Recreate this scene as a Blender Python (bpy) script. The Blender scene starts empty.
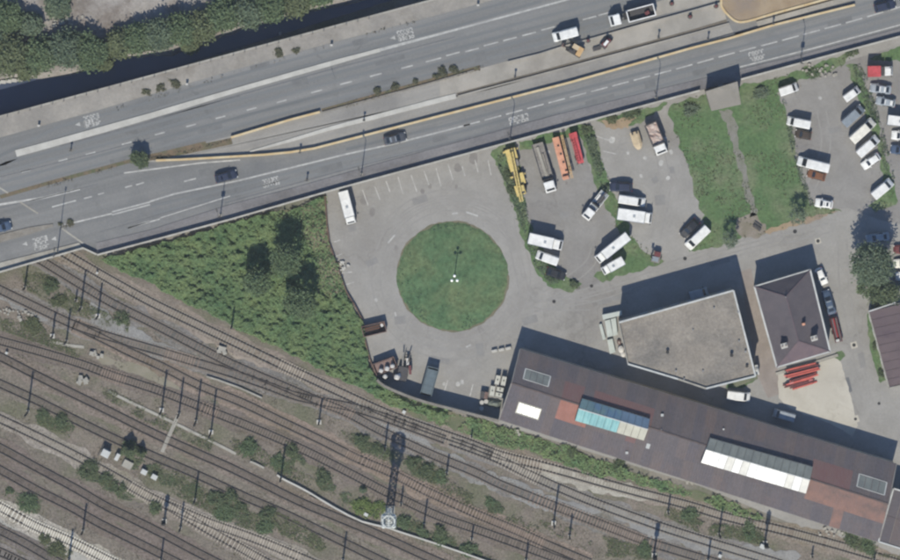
import bpy, math, random
import numpy as np
from mathutils import Vector, Matrix

random.seed(7)
rng = np.random.default_rng(11)
scene = bpy.context.scene
COL = scene.collection
R = math.radians

# ------------------------------------------------------------------ camera
CAM = Vector((0.0, 96.0, 1200.0))          # survey aircraft, north of the yard
HALF_W = 90.0
DIST = CAM.length
cam_d = bpy.data.cameras.new('survey_camera')
cam = bpy.data.objects.new('survey_camera', cam_d)
COL.objects.link(cam)
cam.location = CAM
FWD = (-CAM).normalized()
RIGHT = Vector((1, 0, 0))
UP = RIGHT.cross(FWD)
cam.rotation_euler = Matrix((RIGHT, UP, -FWD)).transposed().to_euler()
cam_d.sensor_fit = 'HORIZONTAL'
cam_d.angle = 2 * math.atan(HALF_W / DIST)
cam_d.clip_start = 10
cam_d.clip_end = 60000
scene.camera = cam
FOC = 450.0 * DIST / HALF_W

# ------------------------------------------------------------------ sky, sun, exposure
SUN_EL = 50.0
SUN_DIR = Vector((-0.13, -1.0, 0)).normalized()
world = bpy.data.worlds.new('World')
scene.world = world
world.use_nodes = True
wn = world.node_tree.nodes
sky = wn.new('ShaderNodeTexSky')
sky.sky_type = 'NISHITA'
sky.sun_disc = False
sky.sun_elevation = R(SUN_EL)
sky.sun_rotation = math.atan2(SUN_DIR.x, SUN_DIR.y)
sky.dust_density = 0.3
sky.ozone_density = 7.0
wn['Background'].inputs['Strength'].default_value = 0.088
world.node_tree.links.new(sky.outputs[0], wn['Background'].inputs[0])
sun_d = bpy.data.lights.new('sun', 'SUN')
sun_d.energy = 3.3
sun_d.angle = R(0.53)
sun_d.color = (1.0, 0.935, 0.80)
sun = bpy.data.objects.new('sun', sun_d)
COL.objects.link(sun)
to_sun = Vector((SUN_DIR.x * math.cos(R(SUN_EL)), SUN_DIR.y * math.cos(R(SUN_EL)), math.sin(R(SUN_EL))))
sun.rotation_euler = to_sun.to_track_quat('Z', 'Y').to_euler()
scene.view_settings.view_transform = 'Standard'
scene.view_settings.look = 'None'
scene.view_settings.gamma = 1.0
scene.view_settings.use_curve_mapping = False
scene.view_settings.exposure = 0.82
scene.cycles.filter_width = 2.35
scene.cycles.max_bounces = 5

# ------------------------------------------------------------------ plan coordinates
def P(px, py, z=0.0):
    """point of the survey plan (900 x 560 sheet) at height z, in metres"""
    d = FWD * FOC + RIGHT * (px - 450.0) + UP * (280.0 - py)
    t = (z - CAM.z) / d.z
    return CAM + d * t

def P2(px, py, z=0.0):
    v = P(px, py, z)
    return (v.x, v.y)

def PL(pts, z=0.0):
    return [P2(x, y, z) for x, y in pts]

# ------------------------------------------------------------------ materials
def srgb(r, g, b, k=1.0):
    def f(c):
        c /= 255.0
        return (c / 12.92 if c <= 0.04045 else ((c + 0.055) / 1.055) ** 2.4) * k
    return (f(r), f(g), f(b), 1.0)

KA = 0.60                                    # sunlit picture value -> base colour
def A(r, g, b):
    return srgb(r, g, b, KA)

MATS = {}
def mat(name, c1, c2=None, scale=0.25, detail=5, lo=.38, hi=.62, c3=None, scale3=0.06, lo3=.5, hi3=.68,
        speck=0.0, speck_scale=5.0, island=0.0, rough=.92, cracks=0.0, crack_scale=.12, spec=.25, metal=0.0,
        streak=None, bump=0.0, bump_scale=4.0, obj=0.0):
    if name in MATS:
        return MATS[name]
    m = bpy.data.materials.new(name)
    m.use_nodes = True
    nt = m.node_tree
    N, L = nt.nodes, nt.links
    b = N['Principled BSDF']
    b.inputs['Roughness'].default_value = rough
    b.inputs['Metallic'].default_value = metal
    b.inputs['Specular IOR Level'].default_value = spec
    tc = N.new('ShaderNodeTexCoord')
    co = tc.outputs['Object']
    if streak is not None:                    # streak = (angle, stretch)
        mp = N.new('ShaderNodeMapping')
        mp.vector_type = 'TEXTURE'
        mp.inputs['Rotation'].default_value = (0, 0, streak[0])
        mp.inputs['Scale'].default_value = (streak[1], 1, 1)
        L.new(co, mp.inputs['Vector'])
        sco = mp.outputs[0]
    else:
        sco = co
    def noise(vec, sc, det, ro=.6):
        n = N.new('ShaderNodeTexNoise')
        n.inputs['Scale'].default_value = sc
        n.inputs['Detail'].default_value = det
        n.inputs['Roughness'].default_value = ro
        L.new(vec, n.inputs['Vector'])
        return n.outputs['Fac']
    def ramp(v, a, c):
        r = N.new('ShaderNodeMapRange')
        r.inputs['From Min'].default_value = a
        r.inputs['From Max'].default_value = c
        L.new(v, r.inputs['Value'])
        return r.outputs[0]
    def mix(f, x, y, mode='MIX'):
        n = N.new('ShaderNodeMix')
        n.data_type = 'RGBA'
        n.blend_type = mode
        if isinstance(f, float):
            n.inputs['Factor'].default_value = f
        else:
            L.new(f, n.inputs['Factor'])
        for s, v in (('A', x), ('B', y)):
            i = [k for k in n.inputs if k.name == s and k.type == 'RGBA'][0]
            if isinstance(v, tuple):
                i.default_value = v
            else:
                L.new(v, i)
        return [k for k in n.outputs if k.type == 'RGBA'][0]
    def gain(c, v, amp):                      # multiply colour by 1 + amp*(v-.5)*2
        r = N.new('ShaderNodeMapRange')
        r.clamp = False
        r.inputs['To Min'].default_value = 1 - amp
        r.inputs['To Max'].default_value = 1 + amp
        L.new(v, r.inputs['Value'])
        s = N.new('ShaderNodeVectorMath')
        s.operation = 'SCALE'
        L.new(c, s.inputs[0])
        L.new(r.outputs[0], s.inputs['Scale'])
        return s.outputs[0]
    if c2 is not None:
        c = mix(ramp(noise(sco, scale, detail), lo, hi), c1, c2)
    else:
        c = mix(0.0, c1, c1)
    if c3 is not None:
        c = mix(ramp(noise(co, scale3, 6, .65), lo3, hi3), c, c3)
    if cracks:
        v = N.new('ShaderNodeTexVoronoi')
        v.feature = 'DISTANCE_TO_EDGE'
        v.inputs['Scale'].default_value = crack_scale
        w = N.new('ShaderNodeVectorMath')
        w.operation = 'ADD'
        nz = N.new('ShaderNodeTexNoise')
        nz.inputs['Scale'].default_value = .35
        nz.inputs['Detail'].default_value = 4
        L.new(co, nz.inputs['Vector'])
        sc = N.new('ShaderNodeVectorMath'); sc.operation = 'SCALE'
        sc.inputs['Scale'].default_value = 5.0
        L.new(nz.outputs['Color'], sc.inputs[0])
        L.new(co, w.inputs[0]); L.new(sc.outputs[0], w.inputs[1])
        L.new(w.outputs[0], v.inputs['Vector'])
        f = ramp(v.outputs['Distance'], .022, .006)
        g = ramp(noise(co, .05, 3), .48, .6)
        mm = N.new('ShaderNodeMath'); mm.operation = 'MULTIPLY'
        L.new(f, mm.inputs[0]); L.new(g, mm.inputs[1])
        m2 = N.new('ShaderNodeMath'); m2.operation = 'MULTIPLY'
        m2.inputs[1].default_value = cracks
        L.new(mm.outputs[0], m2.inputs[0])
        c = mix(m2.outputs[0], c, tuple(x * .35 for x in c1[:3]) + (1,))
    if speck:
        c = gain(c, noise(co, speck_scale, 3, .75), speck * 2)
    if island:
        g = N.new('ShaderNodeNewGeometry')
        c = gain(c, g.outputs['Random Per Island'], island)
    if obj:
        g = N.new('ShaderNodeObjectInfo')
        c = gain(c, g.outputs['Random'], obj)
    L.new(c, b.inputs['Base Color'])
    if bump:
        bp = N.new('ShaderNodeBump')
        bp.inputs['Strength'].default_value = bump
        bp.inputs['Distance'].default_value = .05
        L.new(noise(co, bump_scale, 4, .7), bp.inputs['Height'])
        L.new(bp.outputs[0], b.inputs['Normal'])
    MATS[name] = m
    return m

ROAD_A = 0.262
m_lot = mat('weathered_lot_asphalt', A(155, 153, 148), A(165, 163, 158), .22, 7, c3=A(146, 143, 138), scale3=.05, speck=.12,
            speck_scale=2.2, cracks=.22, crack_scale=.09)
m_eastlot = mat('dark_lot_asphalt', A(144, 142, 138), A(154, 152, 148), .25, 7, c3=A(135, 132, 129), scale3=.06, speck=.12,
                speck_scale=2.2, cracks=.22, crack_scale=.1)
m_road = mat('road_asphalt', A(121, 122, 121), A(146, 146, 144), .42, 6, lo=.3, hi=.7, c3=A(114, 116, 117), scale3=.035, lo3=.5, hi3=.7, speck=.14,
             speck_scale=2.5, streak=(ROAD_A, 60.0), cracks=.22, crack_scale=.05)
m_road2 = mat('pale_road_asphalt', A(152, 150, 145), A(166, 163, 156), .5, 6, speck=.12, speck_scale=2.5, streak=(ROAD_A, 14.0),
              c3=A(140, 138, 134), scale3=.07)
m_walk = mat('pavement_asphalt', A(124, 123, 125), A(140, 138, 138), .35, 6, c3=A(112, 110, 110), scale3=.12, speck=.18,
             speck_scale=2.4, streak=(ROAD_A, 4.0))
m_quay = mat('quay_concrete', A(150, 146, 139), A(168, 163, 154), .2, 7, c3=A(136, 130, 120), scale3=.07, speck=.16, speck_scale=2.2)
m_works = mat('works_concrete', A(160, 156, 147), A(178, 173, 163), .22, 7, c3=A(148, 143, 134), scale3=.08, speck=.16)
m_apron = mat('pale_concrete', A(190, 185, 172), A(208, 203, 190), .18, 7, c3=A(172, 167, 155), scale3=.09, speck=.12, cracks=.2,
              crack_scale=.1)
m_white = mat('road_paint', A(196, 196, 191), A(170, 170, 167), .9, 6, speck=.12, speck_scale=3.5)
m_faint = mat('worn_road_paint', A(204, 203, 198), A(174, 174, 170), .9, 6, speck=.15, speck_scale=3.5)
m_kerbwhite = mat('white_kerb', A(206, 204, 196), A(190, 188, 180), .4, 6, speck=.1)
m_conc = mat('concrete', A(178, 175, 165), A(158, 154, 144), .4, 6, speck=.14, speck_scale=3)
m_concd = mat('dirty_concrete', A(150, 145, 136), A(132, 127, 118), .5, 6, speck=.16, speck_scale=3)
m_yellow = mat('cream_barrier', A(222, 204, 166), A(210, 184, 138), .5, 5, speck=.1)
m_rustline = mat('dirt_and_weed_strip', A(128, 112, 92), A(110, 104, 84), .6, 6, c3=A(98, 104, 76), scale3=.3, speck=.25, speck_scale=3)
m_oil = mat('faint_oil', A(134, 131, 128), A(146, 143, 139), .8, 6, speck=.15)
m_seam = mat('dark_road_seam', A(108, 110, 112), A(120, 121, 123), .8, 5, speck=.15)
m_ground = mat('stony_ground', A(128, 124, 115), A(144, 139, 129), .15, 8, c3=A(112, 114, 96), scale3=.05, lo3=.5, hi3=.62, speck=.25,
               speck_scale=2.0)
m_yard = mat('ballast_ground', A(120, 112, 103), A(138, 129, 118), .3, 9, c3=A(112, 112, 92), scale3=.09, lo3=.44, hi3=.62, speck=.5,
             speck_scale=2.6)
m_bank = mat('river_bank_rubble', A(146, 141, 135), A(166, 161, 155), .14, 8, c3=A(130, 122, 115), scale3=.09, lo3=.48, hi3=.6, speck=.24,
             speck_scale=2.0)
m_soil = mat('dry_soil', A(158, 138, 112), A(174, 156, 130), .3, 7, c3=A(150, 136, 122), scale3=.12, speck=.14)
m_grass = mat('mown_grass', A(96, 114, 82), A(106, 122, 90), .35, 8, c3=A(104, 112, 82), scale3=.09, lo3=.5, hi3=.66, speck=.3,
              speck_scale=2.6)
m_lawn = mat('lawn_grass', A(98, 123, 82), A(88, 115, 77), .35, 9, c3=A(120, 129, 100), scale3=.12, lo3=.46, hi3=.66, speck=.42, speck_scale=1.6)
m_round = mat('roundabout_grass', A(80, 109, 77), A(95, 121, 86), .5, 9, c3=A(112, 124, 88), scale3=.12, lo3=.46, hi3=.7, speck=.5,
              speck_scale=1.5, streak=(.35, 3.0))
m_scrub = mat('scrub_ground', A(100, 120, 82), A(112, 126, 90), .4, 9, c3=A(124, 120, 100), scale3=.1, lo3=.46, hi3=.62, speck=.4)
m_water = mat('river_water', (.034, .044, .070, 1), (.040, .050, .078, 1), .08, 4, rough=.25, spec=.5, bump=.15, bump_scale=.8)
m_gravel = mat('gravel_roof', A(146, 139, 129), A(159, 152, 141), .25, 8, c3=A(128, 124, 118), scale3=.12, lo3=.48, hi3=.66, speck=.28,
               speck_scale=2.2)
m_wall = mat('rendered_wall', A(188, 182, 170), A(170, 164, 152), .3, 5, speck=.1)
m_glass = mat('window_glass', (.03, .04, .05, 1), None, rough=.12, spec=.6)
m_trim = mat('white_trim', A(212, 214, 210), A(190, 193, 190), .5, 5, speck=.08, rough=.6)
m_rail = mat('rail_steel', A(84, 77, 72), A(72, 66, 62), .5, 4, rough=.55, spec=.4)
m_stain_shade = mat('greasy_shaded_ballast', A(106, 99, 92), A(124, 116, 107), .45, 7, speck=.34, speck_scale=2.5)
m_mast = mat('painted_mast_steel', A(66, 68, 70), A(82, 80, 78), .5, 4, rough=.6, spec=.35)
m_galv = mat('galvanised_steel', A(150, 152, 154), A(130, 132, 134), .5, 4, rough=.5, spec=.4, metal=.3)
m_whitemetal = mat('white_painted_steel', A(222, 226, 222), A(196, 202, 198), .8, 5, rough=.5, speck=.1)
m_tyre = mat('tyre_rubber', (.018, .018, .019, 1), rough=.9)
m_autoglass = mat('car_glass', (.016, .02, .026, 1), None, rough=.1, spec=.5)
m_lamp = mat('lamp_lens', (.6, .6, .56, 1), None, rough=.2, spec=.6)
m_tail = mat('tail_lens', (.3, .02, .015, 1), None, rough=.25, spec=.5)
m_black = mat('black_plastic', (.02, .02, .021, 1), None, rough=.7)
m_bark = mat('bark', A(96, 86, 74), A(78, 70, 60), 3, 5, speck=.2)

def paint(name, c, c2=None, rough=.38, speck=.05):
    return mat(name, c, c2 if c2 else tuple(v * .82 for v in c[:3]) + (1,), .9, 6, rough=rough, spec=.45, speck=speck, speck_scale=3)

pw = paint('white_car_paint', (.60, .60, .575, 1))
pcream = paint('cream_car_paint', (.62, .60, .52, 1))
pgrey = paint('grey_car_paint', A(150, 160, 168))
psilver = paint('silver_car_paint', A(170, 178, 184))
pblack = paint('black_car_paint', (.018, .019, .021, 1), rough=.3)
pnavy = paint('navy_car_paint', (.022, .028, .05, 1), rough=.3)
pblue = paint('blue_car_paint', (.05, .075, .12, 1), rough=.3)
pbrown = paint('brown_car_paint', A(128, 84, 54))
pyel = paint('yellow_paint', A(226, 204, 128), rough=.5, speck=.12)
psalmon = paint('salmon_paint', A(226, 166, 134), A(200, 140, 110), rough=.6, speck=.15)
porange = paint('orange_paint', A(216, 178, 124), rough=.5, speck=.12)
pred = paint('red_paint', A(206, 78, 84), A(180, 62, 66), rough=.55, speck=.15)
pbrick = paint('orange_red_paint', A(214, 122, 102), rough=.5)
pdred = paint('dark_red_paint', A(110, 46, 48), rough=.5, speck=.2)
prust = paint('rusty_steel', A(132, 108, 100), A(108, 86, 78), rough=.8, speck=.2)
pdark = paint('dark_steel', A(66, 64, 66), rough=.6, speck=.15)
pgreyst = paint('grey_steel', A(146, 143, 138), A(126, 122, 118), rough=.7, speck=.2)
ptan = paint('tan_cover', A(214, 194, 160), rough=.7)
pbluegrey = paint('blue_grey_tarpaulin', A(98, 114, 122), A(84, 100, 108), rough=.7, speck=.12)
prubble = mat('pale_rubble_load', A(212, 200, 190), A(176, 150, 140), .9, 6, speck=.25)
psack = mat('white_sack_cloth', A(232, 230, 224), A(200, 196, 190), 1.2, 5, speck=.12)

# ------------------------------------------------------------------ mesh helpers
class B:
    """collects shapes into ONE mesh object"""
    def __init__(s):
        s.v, s.f, s.mi = [], [], []
        s.cur = 0
    def add(s, vs, fs):
        o = len(s.v)
        s.v += [tuple(v) for v in vs]
        for f in fs:
            s.f.append([i + o for i in f]); s.mi.append(s.cur)
        return s
    def box(s, cx, cy, cz, sx, sy, sz, rot=0.0, taper=1.0):
        c, q = math.cos(rot), math.sin(rot)
        vs = []
        for z, t in ((-.5, 1.0), (.5, taper)):
            for x, y in ((-.5, -.5), (.5, -.5), (.5, .5), (-.5, .5)):
                X, Y = x * sx * t, y * sy * t
                vs.append((cx + X * c - Y * q, cy + X * q + Y * c, cz + z * sz))
        return s.add(vs, [(3, 2, 1, 0), (4, 5, 6, 7), (0, 1, 5, 4), (1, 2, 6, 5), (2, 3, 7, 6), (3, 0, 4, 7)])
    def bar(s, p, q, w, h=None):
        h = h or w
        p, q = Vector(p), Vector(q)
        d = (q - p).normalized()
        a = d.cross(Vector((0, 0, 1)))
        if a.length < .05:
            a = d.cross(Vector((1, 0, 0)))
        a.normalize()
        u = a.cross(d).normalized()
        vs = []
        for e in (p, q):
            for i, j in ((-.5, -.5), (.5, -.5), (.5, .5), (-.5, .5)):
                vs.append(e + a * (i * w) + u * (j * h))
        return s.add(vs, [(3, 2, 1, 0), (4, 5, 6, 7), (0, 1, 5, 4), (1, 2, 6, 5), (2, 3, 7, 6), (3, 0, 4, 7)])
    def cyl(s, p, q, r, n=10, r2=None):
        r2 = r if r2 is None else r2
        p, q = Vector(p), Vector(q)
        d = (q - p).normalized()
        a = d.cross(Vector((0, 0, 1)))
        if a.length < .05:
            a = d.cross(Vector((1, 0, 0)))
        a.normalize()
        u = a.cross(d)
        vs = []
        for e, rr in ((p, r), (q, r2)):
            for i in range(n):
                t = 2 * math.pi * i / n
                vs.append(e + a * (math.cos(t) * rr) + u * (math.sin(t) * rr))
        fs = [(i, (i + 1) % n, n + (i + 1) % n, n + i) for i in range(n)]
        fs += [tuple(range(n - 1, -1, -1)), tuple(range(n, 2 * n))]
        return s.add(vs, fs)
    def prism(s, poly, z0, z1):
        n = len(poly)
        if sum(poly[i][0] * poly[(i + 1) % n][1] - poly[(i + 1) % n][0] * poly[i][1] for i in range(n)) < 0:
            poly = poly[::-1]
        vs = [(x, y, z0) for x, y in poly] + [(x, y, z1) for x, y in poly]
        fs = [(i, (i + 1) % n, n + (i + 1) % n, n + i) for i in range(n)]
        fs += [tuple(range(n - 1, -1, -1)), tuple(range(n, 2 * n))]
        return s.add(vs, fs)
    def sheet(s, poly, z):
        n = len(poly)
        if sum(poly[i][0] * poly[(i + 1) % n][1] - poly[(i + 1) % n][0] * poly[i][1] for i in range(n)) < 0:
            poly = poly[::-1]
        return s.add([(x, y, z) for x, y in poly], [tuple(range(n))])
    def strip(s, line, w, z0, z1=None, off=0.0):
        """ribbon (z1 None) or solid bar of width w along a polyline of (x, y)"""
        n = len(line)
        if not hasattr(w, '__len__'):
            w = [w] * n
        a, b = [], []
        for i in range(n):
            p, q = Vector(line[max(i - 1, 0)]), Vector(line[min(i + 1, n - 1)])
            t = (q - p).normalized()
            nn = Vector((-t.y, t.x))
            c = Vector(line[i]) + nn * off
            a.append(c + nn * (w[i] / 2)); b.append(c - nn * (w[i] / 2))
        if z1 is None:
            vs = [(v.x, v.y, z0) for v in a] + [(v.x, v.y, z0) for v in b]
            return s.add(vs, [(n + i, n + i + 1, i + 1, i) for i in range(n - 1)])
        vs = [(v.x, v.y, z0) for v in a] + [(v.x, v.y, z0) for v in b] + [(v.x, v.y, z1) for v in a] + [(v.x, v.y, z1) for v in b]
        fs = []
        for i in range(n - 1):
            fs += [(3 * n + i, 3 * n + i + 1, 2 * n + i + 1, 2 * n + i), (i, i + 1, n + i + 1, n + i),
                   (2 * n + i, 2 * n + i + 1, i + 1, i), (n + i, n + i + 1, 3 * n + i + 1, 3 * n + i)]
        fs += [(0, n, 3 * n, 2 * n), (n - 1, 3 * n - 1, 4 * n - 1, 2 * n - 1)]
        return s.add(vs, fs)
    def loft(s, rings):
        n = len(rings[0])
        o = []
        for r in rings:
            o += r
        fs = []
        for k in range(len(rings) - 1):
            for i in range(n):
                j = (i + 1) % n
                fs.append((k * n + i, k * n + j, (k + 1) * n + j, (k + 1) * n + i))
        fs.append(tuple(range(n - 1, -1, -1)))
        fs.append(tuple((len(rings) - 1) * n + i for i in range(n)))
        return s.add(o, fs)
    def mesh(s, name, *mats):
        me = bpy.data.meshes.new(name)
        me.from_pydata(s.v, [], s.f)
        for m in mats:
            me.materials.append(m)
        if len(mats) > 1:
            me.polygons.foreach_set('material_index', s.mi)
        me.update()
        return me
    def build(s, name, m, parent=None, loc=None, rz=0.0):
        ms = m if isinstance(m, (list, tuple)) else [m]
        return link(name, s.mesh(name, *ms), parent, loc, rz)

def link(name, me, parent=None, loc=None, rz=0.0):
    o = bpy.data.objects.new(name, me)
    COL.objects.link(o)
    if parent is not None:
        o.parent = parent
    if loc is not None:
        o.location = loc
    if rz:
        o.rotation_euler = (0, 0, rz)
    return o

LABELS = {}
def tag(o, label=None, cat=None, group=None, kind=None):
    if label:
        o['label'] = label
        LABELS[label] = LABELS.get(label, 0) + 1
        n = len(label.split())
        if n > 16 or n < 4:
            print('LABEL LENGTH', n, label)
    if cat:
        o['category'] = cat
    if group:
        o['group'] = group
    if kind:
        o['kind'] = kind
    return o

def thing(name, label, cat, loc=(0, 0, 0), rz=0.0, group=None):
    return tag(link(name, None, None, loc, rz), label, cat, group)

def struct(name, b, m, parent=None):
    o = b.build(name, m, parent)
    if parent is None:
        o['kind'] = 'structure'
    return o

def resample(line, step, closed=False, amp=0.0, seed=0):
    """evenly spaced points along a polyline, nudged sideways by smooth random amounts"""
    pts = [Vector(p) for p in line]
    if closed:
        pts.append(pts[0])
    out = []
    for i in range(len(pts) - 1):
        d = (pts[i + 1] - pts[i]).length
        n = max(1, int(round(d / step)))
        for k in range(n):
            out.append(pts[i].lerp(pts[i + 1], k / n))
    if not closed:
        out.append(pts[-1])
    if amp:
        r = random.Random(seed)
        res = []
        o = 0.0
        n = len(out)
        for i, p in enumerate(out):
            o = o * .55 + r.uniform(-1, 1) * amp
            q = out[(i + 1) % n] - out[i - 1]
            if q.length < 1e-6:
                res.append(p); continue
            q.normalize()
            res.append(p + Vector((-q.y, q.x)) * o)
        out = res
    return [(p.x, p.y) for p in out]

def smooth(line, k=3):
    """Catmull-Rom through the points"""
    pts = [Vector(p) for p in line]
    out = []
    for i in range(len(pts) - 1):
        p0, p1, p2, p3 = pts[max(i - 1, 0)], pts[i], pts[i + 1], pts[min(i + 2, len(pts) - 1)]
        for j in range(k):
            t = j / k
            out.append(.5 * ((2 * p1) + (p2 - p0) * t + (2 * p0 - 5 * p1 + 4 * p2 - p3) * t * t + (3 * p1 - p0 - 3 * p2 + p3) * t ** 3))
    out.append(pts[-1])
    return [(p.x, p.y) for p in out]

def inside(poly, x, y):
    poly = np.asarray(poly)
    r = np.zeros(x.shape, bool)
    n = len(poly)
    for i in range(n):
        x1, y1 = poly[i]; x2, y2 = poly[(i + 1) % n]
        c = ((y1 > y) != (y2 > y)) & (x < (x2 - x1) * (y - y1) / (y2 - y1 + 1e-12) + x1)
        r ^= c
    return r

_tab = np.random.default_rng(3).random((256, 256))
def vnoise(x, y):
    xi, yi = np.floor(x).astype(int), np.floor(y).astype(int)
    fx, fy = x - xi, y - yi
    fx, fy = fx * fx * (3 - 2 * fx), fy * fy * (3 - 2 * fy)
    t = lambda a, b: _tab[a % 256, b % 256]
    return (t(xi, yi) * (1 - fx) + t(xi + 1, yi) * fx) * (1 - fy) + (t(xi, yi + 1) * (1 - fx) + t(xi + 1, yi + 1) * fx) * fy

def fnoise(x, y, s):
    return (vnoise(x / s, y / s) + .5 * vnoise(x / s * 2.1 + 7, y / s * 2.1) + .25 * vnoise(x / s * 4.3, y / s * 4.3 + 3)) / 1.75

def leaf_mesh(name, pts, size, m, up=1.5, g=rng):
    """many small leaf-sized quads at pts (n x 3)"""
    pts = np.asarray(pts, float)
    n = len(pts)
    sz = size * (0.6 + .8 * g.random(n)) if np.isscalar(size) else size
    nr = g.normal(size=(n, 3))
    nr[:, 2] = np.abs(nr[:, 2]) + up
    nr /= np.linalg.norm(nr, axis=1)[:, None]
    a = np.cross(nr, g.normal(size=(n, 3)))
    a /= np.linalg.norm(a, axis=1)[:, None] + 1e-9
    b = np.cross(nr, a)
    sz = np.broadcast_to(sz, (n,))
    a = a * (sz * .5)[:, None]
    b = b * (sz * .36)[:, None]
    v = np.empty((n, 4, 3))
    v[:, 0], v[:, 1], v[:, 2], v[:, 3] = pts - a, pts - b, pts + a, pts + b
    me = bpy.data.meshes.new(name)
    me.vertices.add(n * 4)
    me.vertices.foreach_set('co', v.reshape(-1))
    me.loops.add(n * 4)
    me.loops.foreach_set('vertex_index', np.arange(n * 4, dtype=np.int32))
    me.polygons.add(n)
    me.polygons.foreach_set('loop_start', np.arange(0, n * 4, 4, dtype=np.int32))
    me.materials.append(m)
    me.update(calc_edges=True)
    return me

def leafmat(name, c1, c2, c3=None, scale=.5):
    m = mat(name, c1, c2, scale, 4, island=.26, rough=.8, spec=.2, c3=c3, scale3=.15)
    nt = m.node_tree
    if not any(n.type == 'BSDF_TRANSLUCENT' for n in nt.nodes):     # light passing through leaves
        b = nt.nodes['Principled BSDF']
        tr = nt.nodes.new('ShaderNodeBsdfTranslucent')
        mx = nt.nodes.new('ShaderNodeMixShader')
        mx.inputs[0].default_value = .42
        nt.links.new(b.inputs['Base Color'].links[0].from_socket, tr.inputs[0])
        nt.links.new(b.outputs[0], mx.inputs[1])
        nt.links.new(tr.outputs[0], mx.inputs[2])
        nt.links.new(mx.outputs[0], nt.nodes['Material Output'].inputs[0])
    return m

lf_bank = leafmat('bank_tree_leaves', A(118, 138, 104), A(132, 150, 114), A(110, 130, 100))
lf_bank2 = leafmat('olive_tree_leaves', A(126, 138, 104), A(138, 148, 112))
lf_bank3 = leafmat('grey_green_leaves', A(120, 138, 114), A(132, 148, 122))
lf_scrub = leafmat('scrub_leaves', A(135, 164, 117), A(156, 177, 125), A(118, 153, 111), .35)
lf_weed = leafmat('weed_leaves', A(118, 128, 96), A(132, 138, 106))
lf_weeddk = leafmat('dark_weed_leaves', A(116, 132, 110), A(128, 142, 116))
lf_dry = leafmat('dry_weed_leaves', A(130, 122, 104), A(118, 114, 94))
lf_pale = leafmat('pale_young_leaves', A(130, 148, 126), A(142, 156, 132))
lf_grey = leafmat('greyish_sparse_leaves', A(112, 134, 100), A(124, 142, 108))
lf_yel = leafmat('yellow_green_leaves', A(134, 156, 96), A(150, 166, 108))
lf_dk = leafmat('dark_shrub_leaves', A(112, 128, 98), A(126, 138, 106))
# ================================================================== THE SETTING
m_cap = mat('weathered_coping', A(196, 193, 182), A(176, 172, 161), .6, 6, speck=.14)
m_brown = mat('dark_brown_strip', A(108, 102, 93), A(122, 115, 104), .5, 6, speck=.2)
RZ = 6.0                                      # the motorway runs on a raised deck
g = B()
g.sheet([(-900, -900), (900, -900), (900, 900), (-900, 900)], -0.02)
struct('ground', g, m_ground)

# railway yard
yard_poly = [(-80, 255), (97, 250), (150, 282), (230, 326), (290, 352), (350, 384), (400, 405), (470, 430), (560, 446), (650, 482),
             (760, 516), (860, 545), (980, 575), (980, 640), (-80, 640)]
struct('railway_ground', B().sheet(PL(yard_poly), 0.0), m_yard)

# car park, access road and yard asphalt
lot_poly = [(325, 184), (500, 138), (700, 80), (980, 0), (980, 600), (880, 560), (700, 486), (500, 424), (452, 409), (404, 396), (383, 387),
            (370, 366), (361, 332), (346, 294), (338, 268), (329, 240)]
struct('car_park_asphalt', B().sheet(PL(lot_poly), 0.004), m_lot)
east_poly = [(772, 95), (790, 86), (850, 60), (905, 44), (960, 30), (960, 236), (880, 220), (848, 208), (812, 210), (806, 190), (790, 130)]
mid_poly = [(592, 122), (668, 105), (680, 140), (700, 205), (702, 224), (690, 246), (657, 262), (640, 250), (622, 214), (604, 170)]
fore_poly = [(518, 148), (580, 130), (590, 170), (612, 205), (632, 240), (600, 282), (578, 292), (548, 262), (533, 235), (522, 190)]
struct('car_park_bay_asphalt', B().sheet(PL(east_poly), 0.008), m_eastlot)
struct('car_park_bay_asphalt', B().sheet(PL(mid_poly), 0.008), m_lot)
struct('car_park_bay_asphalt', B().sheet(PL(fore_poly), 0.008), m_eastlot)
apron = [(778, 371), (800, 366), (830, 355), (841, 362), (846, 380), (852, 402), (858, 425), (852, 436), (833, 425), (790, 408), (778, 398)]
struct('concrete_apron', B().sheet(resample(PL(apron), .8, True, .12, 40), 0.020), m_apron)
struct('concrete_apron', B().sheet(PL([(888, 402), (960, 380), (960, 470), (905, 446), (880, 432), (884, 418)]), 0.012), m_lot)
struct('house_path', B().sheet(PL([(740, 272), (751, 268), (758, 300), (776, 366), (786, 392), (768, 398), (756, 372), (748, 320)]), 0.012),
       mat('pinkish_paving', A(160, 151, 144), A(148, 139, 132), .4, 6, speck=.2))

# lawns
def lawn(name, poly, m, z, seed, amp=.35):
    return struct(name, B().sheet(resample(PL(poly), .7, True, amp, seed), z), m)
lawn_a = [(668, 107), (690, 98), (722, 90), (744, 84), (770, 78), (800, 70), (840, 57), (852, 54), (843, 66), (800, 82), (775, 92), (786, 112),
          (792, 140), (800, 175), (812, 204), (836, 210), (843, 212), (812, 220), (770, 232), (740, 240), (718, 246), (688, 253), (700, 232), (703, 215),
          (690, 175), (678, 140)]
lawn('lawn', lawn_a, m_lawn, 0.016, 1, .4)
lawn('lawn', [(492, 155), (500, 142), (514, 140), (516, 152), (523, 192), (534, 236), (546, 258), (562, 276), (580, 284), (572, 291), (550, 288),
              (536, 270), (524, 242), (511, 200)], m_lawn, 0.016, 2)
lawn('lawn', [(578, 132), (594, 125), (603, 168), (612, 188), (618, 204), (632, 236), (642, 250), (662, 261), (603, 282), (592, 277), (612, 262),
              (620, 240), (612, 216), (600, 196), (590, 165)], m_lawn, 0.016, 3)
lawn('lawn', [(518, 141), (585, 124), (586, 132), (520, 150)], m_lawn, 0.017, 4)
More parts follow.
